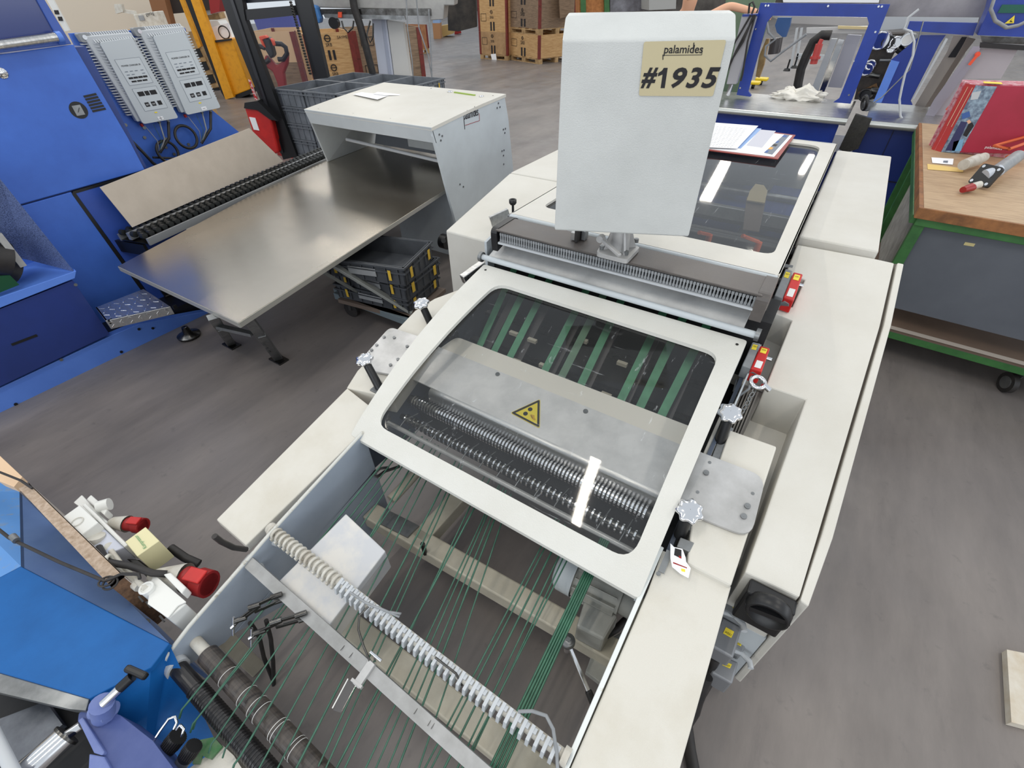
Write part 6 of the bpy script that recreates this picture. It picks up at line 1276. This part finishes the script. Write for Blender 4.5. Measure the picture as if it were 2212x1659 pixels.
# binders
pB = Z(2031, 328, z0); 
def by(x, y, d=0): return PL(x, y, pB+V((0, d, 0)), (0.0, 1, 0))
CT = thing('binder_group', 'row of crimson binders with photo strip covers standing on the worktable', 'binder', pB)
b = B(); b.ext([by(2108, 184), by(2300, 188), by(2240, 334), by(2031, 328)], (0, .02, 0)); CT['label'] = 'crimson binder with a photo strip cover standing at the worktable front'; b.out('cover', binder, CT, .003)
b = B(); b.ext([by(2108, 184, -.001), by(2154, 187, -.001), by(2072, 331, -.001), by(2033, 328, -.001)], (0, -.001, 0)); ph = b.out('photo_strip', mat('photo_print', (150, 172, 190), .5, rgb2=(52, 62, 90), nscale=34), CT)
for q, mt_ in (([(2076, 262), (2090, 264), (2062, 326), (2042, 325)], mat('print_navy', (44, 46, 92), .5)), ([(2092, 268), (2100, 264), (2104, 272), (2088, 296), (2080, 292)], ink), ([(2088, 262), (2094, 258), (2098, 264), (2092, 268)], skin), ([(2078, 246), (2094, 240), (2096, 252), (2078, 258)], inkb), ([(2100, 200), (2120, 196), (2112, 214), (2096, 216)], lgrey), ([(2060, 306), (2082, 300), (2076, 326), (2056, 328)], mat('print_cyan', (120, 170, 206), .5))):
    b = B(); b.ext([by(x, y, -.0025) for x, y in q], (0, -.0005, 0)); b.out('photo_detail', mt_, ph)
txt(CT, 'logo_lettering', 'palamides', by(2126, 322, -.003), (1, 0, 0), (0, 0, 1), (by(2166, 318)-by(2126, 322)).length, paper)
b = B(); b.ext([by(2108, 184), by(2031, 328), by(2031, 328)+V((-.05, .05, 0)), by(2108, 184)+V((-.05, .05, 0))], (.002, 0, 0)); b.out('spine', mat('binder_spine', (186, 60, 60), .45), CT)
for k in range(2):
    b = B(); a = by(2100-k*.0, 196); b.bar(by(2106, 190)+V((-.012-k*.022, .012+k*.022, 0)), by(2060, 275)+V((-.012-k*.022, .012+k*.022, 0)), .002, .011, (0, 1, 0)); b.out('spine_strip', mat('cream_card', (232, 214, 180), .6), CT)
for k in range(4):
    b = B(); yy = .03+k*.045; a = by(2108, 184)+V((-.03-.01*k, yy, .002-.0*k)); c = by(2300, 188)+V((0, yy, .002)); zb = pB.z
    b.ext([V((a.x, a.y, zb)), V((c.x, c.y, zb)), V((c.x, c.y, c.z)), V((a.x, a.y, a.z))], (0, .03, 0)); o = b.out('binder', mat('binder_back', (196, 70, 92), .45, rgb2=(230, 200, 204), nscale=40)); tag(o, ('second', 'third', 'fourth', 'rearmost')[k]+' crimson binder in the row behind the photo strip cover', 'binder')
b = B(); b.ext(zs([(2126, 176), (2160, 170), (2156, 178), (2120, 184)], 1.30), (0, 0, .001)); b.v = [v for v in b.v]; a = by(2124, 182)+V((0, .0, .006)); b = B(); b.ext([a, a+V((.09, 0, 0)), a+V((.09, .06, 0)), a+V((0, .06, 0))], (0, 0, .002)); tag(b.out('sticky_note', yellow), 'yellow sticky note on top of the crimson binders', 'note')
# plug and cable on the worktable
PG = thing('industrial_plug', 'black and grey multi pin plug with red cap lying on the wooden top', 'plug', Z(2120, 400, z0))
c = Z(2130, 380, z0+.06); ax_ = V((-.5, -.55, .35)).normalized(); u = V((.8, -.6, 0)); w2 = ax_.cross(u).normalized(); u = w2.cross(ax_)
b = B(); e_ = [c+u*a_*.055+w2*b_*.055-ax_*.01 for a_, b_ in ((-1, -1), (1, -1), (1, 1), (-1, 1))]; b.ext(rp(e_, .015), ax_*.02); fl = b.out('plug_flange', blackp, PG, .004)
for a_, b_ in ((-1, -1), (1, -1), (1, 1), (-1, 1)):
    b = B(); bolt(b, c+u*a_*.04+w2*b_*.04+ax_*.01, ax_, .008, .004); b.out('flange_screw', chrome, fl)
b = B(); b.cyl(c+ax_*.01, c+V((.05, .03, .03)), .03, 16); b.out('plug_neck', mat('translucent_grey', (190, 196, 206), .35), PG)
p, q = Z(2198, 338, 1.02), Z(2150, 372, 1.0); b = B(); b.cyl(p, q, .034, 20); b.out('plug_sleeve', greyp, PG); d = (q-p).normalized(); b = B(); b.cyl(q, q+d*.002, .028, 20); pf = b.out('plug_face', blackp, PG)
uu = d.orthogonal().normalized(); ww = d.cross(uu)
for k in range(5):
    r_ = q+d*.003+(cos(k*1.256)*uu+sin(k*1.256)*ww)*.016; b = B(); b.cyl(r_, r_+d*.004, .004, 8); b.out('pin', chrome, pf)
b = B(); b.cyl(Z(2118, 398, z0+.04), Z(2092, 405, z0+.025), .018, 14); b.out('plug_collar', whited, PG); b = B(); b.cyl(Z(2100, 404, z0+.026), Z(2080, 410, z0+.024), .022, 14, .016); b.out('red_cap', redd, PG)
b = B(); b.cyl(Z(2112, 345, z0+.05), Z(2082, 356, z0+.05), .034, 18, .03); b.cyl(Z(2125, 340, z0+.05), Z(2110, 346, z0+.05), .028, 18); b.out('white_hood', whited, PG)
b = B(); b.tube([Z(x, y, z_) for x, y, z_ in ((2240, 300, z0+.14), (2180, 322, z0+.13), (2148, 315, z0+.12), (2200, 300, z0+.13), (2250, 285, z0+.15))], .009); b.tube([Z(x, y, z_) for x, y, z_ in ((2250, 330, z0+.12), (2200, 330, z0+.12), (2175, 340, z0+.1))], .011); tag(b.out('orange_cable', orange), 'orange cable looped in front of the crimson binder', 'cable')
b = B(); b.ext(zs([(2012, 340), (2060, 343), (2058, 356), (2014, 352)], z0+.003), (0, 0, .0005)); o = tag(b.out('paper_slip', paper), 'small white paper slip on the wooden top left of plug', 'paper')
b = B(); b.ext(zs([(2038, 347), (2048, 347), (2047, 352), (2037, 351)], z0+.004), (0, 0, .0004)); b.out('print_patch', inkg, o)
b = B(); b.ext(zs([(2003, 354), (2082, 364), (2080, 372), (2004, 366)], z0+.002), (0, 0, .0005)); tag(b.out('tape_strip', mat('pale_yellow_tape', (228, 196, 120), .6)), 'pale yellow tape strip stuck across the wooden top', 'tape')
b = B(); b.ext(zs([(2175, 1403), (2260, 1420), (2260, 1580), (2185, 1560)], .03), (0, 0, -.028)); tag(b.out('white_slab', mat('scuffed_white_board', (214, 208, 196), .7, rgb2=(196, 182, 160), nscale=14)), 'scuffed white board lying on the floor at the right edge', 'board')

# ---------------------------------------------------------------- lower left corner
AZ = thing('azure_machine', 'azure painted machine housing with worn paint in the lower left corner', 'machine', (-1.5, -.5, 0))
zt = .47
T = zs([(-120, 1310), (45, 1223), (366, 1389), (326, 1442), (193, 1509), (-120, 1418)], zt)
b = B(); b.ext(T, (0, 0, -.02)); b.out('lid', azure, AZ, .003)
A0, A1, A2 = Z(45, 1223, zt), Z(366, 1389, zt), Z(-120, 1310, zt)
o1, o2, o3 = Z(42, 1063, .30), Z(372, 1400, .30), Z(-150, 905, .30)
b = B(); b.add([A0, A1, o2, o1], [(0, 1, 2, 3)]); b.ext([A0, A1, o2, o1], (0, 0, -.004)); b.out('sloped_side', azured, AZ)
b = B(); c0 = Z(0, 1147, .40); b.ext([A0, o1, Z(-60, 960, .30), Z(-120, 1060, .38), Z(-120, 1310, zt)], (0, 0, -.004)); b.out('sloped_corner', mat('azure_lit_scuffed', (96, 150, 214), .45, rgb2=(150, 150, 140), nscale=16, lo=.55, hi=.7), AZ)  # scuffed azure, its paler base paints in the light on this face
b = B(); q = zs([(-120, 1418), (193, 1509), (185, 1535), (150, 1532), (-120, 1468)], zt-.01); b.ext(q, (0, 0, -.03)); b.out('grey_rail', galv, AZ, .002)
b = B(); b.ext([Z(193, 1509, zt-.01), Z(326, 1442, zt-.01), Z(366, 1392, zt-.01), Z(560, 1800, .05), Z(300, 1800, .05)], (0, -.004, -.004)); b.out('front_face', azure, AZ)
b = B(); b.ext([o1, o2, V((o2.x, o2.y, .05)), V((o1.x, o1.y, .05))], (0, -.01, 0)); b.ext([o3, o1, V((o1.x, o1.y, .05)), V((o3.x, o3.y, .05))], (0, -.01, 0)); b.out('skirt', azured, AZ)
b = B(); b.ext(zs([(-150, 1450), (190, 1545), (330, 1700), (-150, 1750)], .30), (0, 0, -.02)); b.out('dark_interior', dark, AZ)
b = B(); b.ext(zs([(-20, 1560), (98, 1515), (135, 1565), (40, 1645), (-20, 1660)], .34), (0, 0, -.02)); b.out('inner_plate', mat('smoky_steel', (70, 74, 82), .35, .6, rgb2=(110, 114, 122), nscale=8), AZ)
b = B(); b.cyl(Z(30, 1690, .40), Z(142, 1590, .40), .030, 22); b.cyl(Z(142, 1590, .40), Z(175, 1567, .40), .012, 14); b.out('chrome_cylinder', chrome, AZ)
b = B(); b.cyl(Z(140, 1592, .40), Z(146, 1586, .40), .034, 20); b.out('cylinder_end', steel, AZ)
b = B(); b.tube([Z(-20, 1570, .45), Z(5, 1620, .45), Z(45, 1700, .45)], .014); b.out('grey_pipe', lgrey, AZ)
b = B(); bolt(b, Z(314, 1347, .385), (0, .5, .8), .012, .008); b.out('dome_bolt', galv, AZ)
BR = thing('casting_bracket', 'violet blue cast bracket with black tee handle at lower left', 'bracket', Z(240, 1600, .3))
b = B(); b.ext(zs([(170, 1542), (190, 1520), (260, 1545), (330, 1600), (390, 1680), (250, 1720), (222, 1628), (168, 1558)], .44), (0, 0, -.10)); b.out('cast_body', mat('violet_blue_body', (62, 78, 134), .5, rgb2=(80, 94, 148), nscale=8), BR, .004)
b = B(); b.ext(zs([(168, 1556), (178, 1548), (226, 1624), (220, 1632), (202, 1626)], .452), (0, 0, -.05)); b.ext(zs([(192, 1628), (225, 1634), (240, 1662), (190, 1664)], .452), (0, 0, -.05)); b.out('cast_flange', lilac, BR, .003)
b = B(); b.cyl(Z(208, 1530, .46), Z(240, 1538, .46), .024, 18); b.cyl(Z(220, 1520, .50), Z(225, 1545, .44), .026, 18); b.out('hub', lilac, BR, .002)
b = B(); b.cyl(Z(224, 1520, .50), Z(263, 1483, .52), .0115, 14); b.out('pin_shaft', chrome, BR)
b = B(); b.cyl(Z(258, 1487, .52), Z(285, 1462, .53), .0125, 12); b.out('grip_sleeve', blackp, BR); b = B(); b.bar(Z(273, 1443, .535), Z(316, 1462, .535), .018, .018); b.out('tee_handle', blackp, BR, .006)
# valves
VL = thing('clip_valves', 'pair of black knurled connectors with wire clips at lower left', 'connector', Z(360, 1620, .33))
for (a, c, r_) in (((385, 1590), (345, 1640), .021), ((420, 1610), (385, 1660), .019)):
    p, q = Z(*a, .42), Z(*c, .38); b = B(); b.cyl(p, p.lerp(q, .55), r_, 24); v1 = b.out('knurled_cap', blackp, VL)
    b = B()
    for k in range(24):
        d = (q-p).normalized(); uu = d.orthogonal().normalized(); ww = d.cross(uu); r3 = (cos(k*pi/12)*uu+sin(k*pi/12)*ww)*r_; b.bar(p+r3, p.lerp(q, .4)+r3, .002, .002)
    o = b.out('knurling', rubber, v1); o['kind'] = 'stuff'
    b = B(); b.cyl(p.lerp(q, .55), q, r_*.9, 18); b.out('metal_base', galv, VL)
b = B(); b.tube([Z(320, 1620, .42), Z(345, 1580, .44), Z(365, 1552, .46), (Z(378, 1548, .46)), Z(382, 1560, .45), Z(376, 1574, .44)], .0035); b.tube([Z(382, 1576, .44), Z(390, 1566, .45), Z(397, 1574, .45), Z(392, 1590, .43)], .0035); b.out('wire_clip', chrome, VL)
b = B(); b.ext(zs([(283, 1630), (298, 1620), (345, 1700), (325, 1720)], .40), (0, 0, -.02)); b.out('grey_end_plate', whited, VL)
b = B(); b.ext(zs([(480, 1609), (505, 1632), (560, 1720), (440, 1720), (408, 1660)], .36), (0, 0, -.06)); bxx = b.out('cream_cover', creamf); tag(bxx, 'cream cover plate below the grooved roller at bottom edge', 'cover')
b = B(); b.ext(zs([(432, 1598), (462, 1592), (480, 1612), (455, 1640), (436, 1632), (430, 1650), (415, 1650)], .37), (0, 0, -.008)); tag(b.out('cloth_scrap', mat('green_grey_cloth', (120, 134, 112), .9, rgb2=(60, 120, 70), nscale=20)), 'crumpled green and grey cloth scrap under the grooved roller', 'cloth')
# socket board
Yb = -.10; zb = .55
BD = thing('socket_board', 'chipboard strip carrying white industrial sockets beside the azure machine', 'board', (-1.7, -.1, .05))
k0, k1, k2, k3 = Z(40, 1055, zb), Z(240, 1268, zb), Z(270, 1246, zb), Z(62, 1043, zb)
b = B(); b.ext([k0, k1, k2, k3], (0, 0, -.003)); b.out('top_edge', chip, BD)
dn_ = -.26; b = B(); b.ext([k3, k2, k2+V((0, 0, dn_)), k3+V((0, 0, dn_))], (0, -.002, 0)); b.out('board_face', mat('board_laminate', (196, 190, 184), .5, rgb2=(170, 160, 150), nscale=12), BD)
b = B(); b.ext([k1, k2, k2+V((0, 0, dn_)), k1+V((0, 0, dn_))], (-.02, 0, 0)); b.out('end_edge', chipd, BD)
w1 = Z(30, 1046, zb+.01); b = B(); b.ext(zs([(-60, 930), (0, 985), (48, 1030), (30, 1052), (0, 1040), (-60, 1000)], .5), (0, 0, -.03)); tag(b.out('timber_offcut', mat('pale_timber', (222, 190, 156), .6)), 'pale timber piece at the left edge above the socket board', 'timber')
def wq(pts, z): return zs(pts, z)
def sbox(top, z, h_, mt_, nm, bev=.004): b = B(); b.ext(wq(top, z), (0, 0, -h_)); return b.out(nm, mt_, BD, bev)
s1 = sbox([(127, 1122), (172, 1090), (212, 1128), (166, 1162)], .53, .10, whitep, 'junction_box')
sbox([(176, 1091), (184, 1086), (276, 1176), (268, 1182)], .50, .08, whitep, 'box_lid')
c = Z(166, 1127, .533); b = B(); b.torus(c, (0, 0, 1), .017, .0015, 18, 5); b.out('knockout_ring', whited, s1)
sbox([(170, 1164), (214, 1130), (268, 1182), (226, 1200)], .49, .08, mat('bluish_white_plastic', (206, 210, 224), .4), 'junction_box')
sbox([(158, 1085), (176, 1068), (204, 1098), (232, 1126), (222, 1136), (190, 1108)], .44, .06, whitep, 'safety_socket'); sbox([(186, 1078), (196, 1068), (232, 1100), (224, 1112)], .46, .04, whitep, 'socket_lid'); 
b = B(); p = Z(212, 1096, .46); b.cyl(p, p+V((.02, .03, .0)), .022, 18); b.out('socket_flap', whitep, BD)
g1, g2 = Z(208, 1158, .50), Z(214, 1182, .46); b = B(); b.cyl(g1, g2, .024, 16, .02); b.cyl(g1.lerp(g2, .5), g2, .026, 16, .022); b.out('cable_gland', whited, BD)
b = B(); b.cyl(Z(236, 1180, .49), Z(238, 1190, .46), .014, 14); b.out('small_gland', whited, BD)
def conn(c0, c1, c2, nm, r0, r1, par=BD):
    a, m_, e = c0, c1, c2; b = B(); b.lathe(a, (m_-a), [(r0*.6, 0), (r0, (m_-a).length*.2), (r1, (m_-a).length*.9), (r1*1.05, (m_-a).length)], 20); o = b.out(nm, whited, par)
    b = B(); b.cyl(m_, e, r1*.85, 20, r1*.8); b.cyl(m_.lerp(e, .55), e, r1*.98, 20); rc_ = b.out('red_connector', redd, o); b = B(); b.bar(m_.lerp(e, .3)+V((0, 0, r1)), e+V((.0, .0, r1*1.05)), r1, .008); b.out('red_flap', red, o, .003)
conn(Z(238, 1128, .42), Z(276, 1132, .42), Z(310, 1136, .42), 'coupling', .02, .028)
conn(Z(325, 1245, .46), Z(402, 1248, .46), Z(452, 1262, .46), 'coupling', .025, .042)
cr = [(270, 1170), (314, 1138), (344, 1168), (296, 1202)]
kx = sbox(cr, .52, .10, mat('cream_label_box', (222, 214, 170), .5), 'cream_box', .002)
kp = wq(cr, .52); xd_ = (kp[0]-kp[1]); o_ = Z(318, 1176, .521)
txt(kx, 'handwriting', 'Kompressor', Z(320, 1180, .5215), Z(296, 1150, .52)-Z(320, 1180, .52), Z(306, 1184, .52)-Z(322, 1172, .52), .075, mat('green_marker_ink', (50, 140, 90), .6), shear=.2)
sbox([(272, 1206), (300, 1208), (328, 1230), (290, 1222)], .45, .08, blackp, 'black_gap_box')
s3 = sbox([(325, 1255), (332, 1240), (402, 1300), (384, 1308), (362, 1335), (318, 1304)], .507, .006, whitep, 'safety_socket'); sbox([(330, 1310), (378, 1282), (402, 1304), (363, 1336)], .50, .10, whitep, 'socket_housing'); sbox([(352, 1240), (368, 1236), (402, 1268), (392, 1282)], .52, .04, whitep, 'socket_lid')
b = B(); p = Z(316, 1270, .52); b.cyl(p, p+V((0, 0, -.05)), .018, 16); b.torus(p, (0, 0, 1), .017, .004, 18, 6); b.out('cable_gland', whitep, BD)
for pts, r_, mt_ in ((((214, 1182, .50), (226, 1205, .52), (240, 1215, .52)), .010, rubber), (((234, 1215, .53), (280, 1222, .53), (330, 1238, .52), (360, 1240, .5)), .011, rubber), (((240, 1190, .5), (262, 1220, .5), (290, 1250, .5), (315, 1272, .52)), .008, whited), (((238, 1215, .5), (262, 1240, .5), (300, 1270, .5)), .012, whited), (((368, 1183, .4), (400, 1205, .38), (430, 1218, .36)), .014, rubber)):
    b = B(); b.tube([Z(*p) for p in pts], r_); b.out('board_cable', mt_, BD)
b = B(); c = Z(235, 1210, .53); b.torus(c, (1, 1, 0), .014, .006, 14, 6); b.out('cable_tie_knot', whited, BD)
for x0 in ((300, 1288), (316, 1300), (345, 1330)):
    b = B(); p = Z(*x0, .5); b.bar(p, p+V((.02, -.002, -.01)), .004, .008); b.out('mount_slot', blackp, BD)
b = B(); b.tube([Z(x, y, .56) for x, y in ((-30, 1010), (0, 1020), (45, 1038), (70, 1055))], .004); b.tube([Z(x, y, .56) for x, y in ((-20, 1130), (20, 1162), (40, 1172), (130, 1215), (226, 1255), (240, 1250), (262, 1240), (300, 1240), (302, 1250))], .0048); b.torus(Z(230, 1256, .56), (0, .3, 1), .018, .003, 16, 5); b.torus(Z(238, 1260, .555), (.2, 0, 1), .018, .003, 16, 5); o = b.out('tie_wire', rubber); tag(o, 'black tie wire strung over the azure machine to the socket board', 'wire')
b = B(); b.cyl(Z(27, 1158, .565), Z(36, 1168, .565), .01, 12); b.out('wire_clamp', galv, o)

for _o in bpy.data.objects:
    if '_o' in _o: del _o['_o']
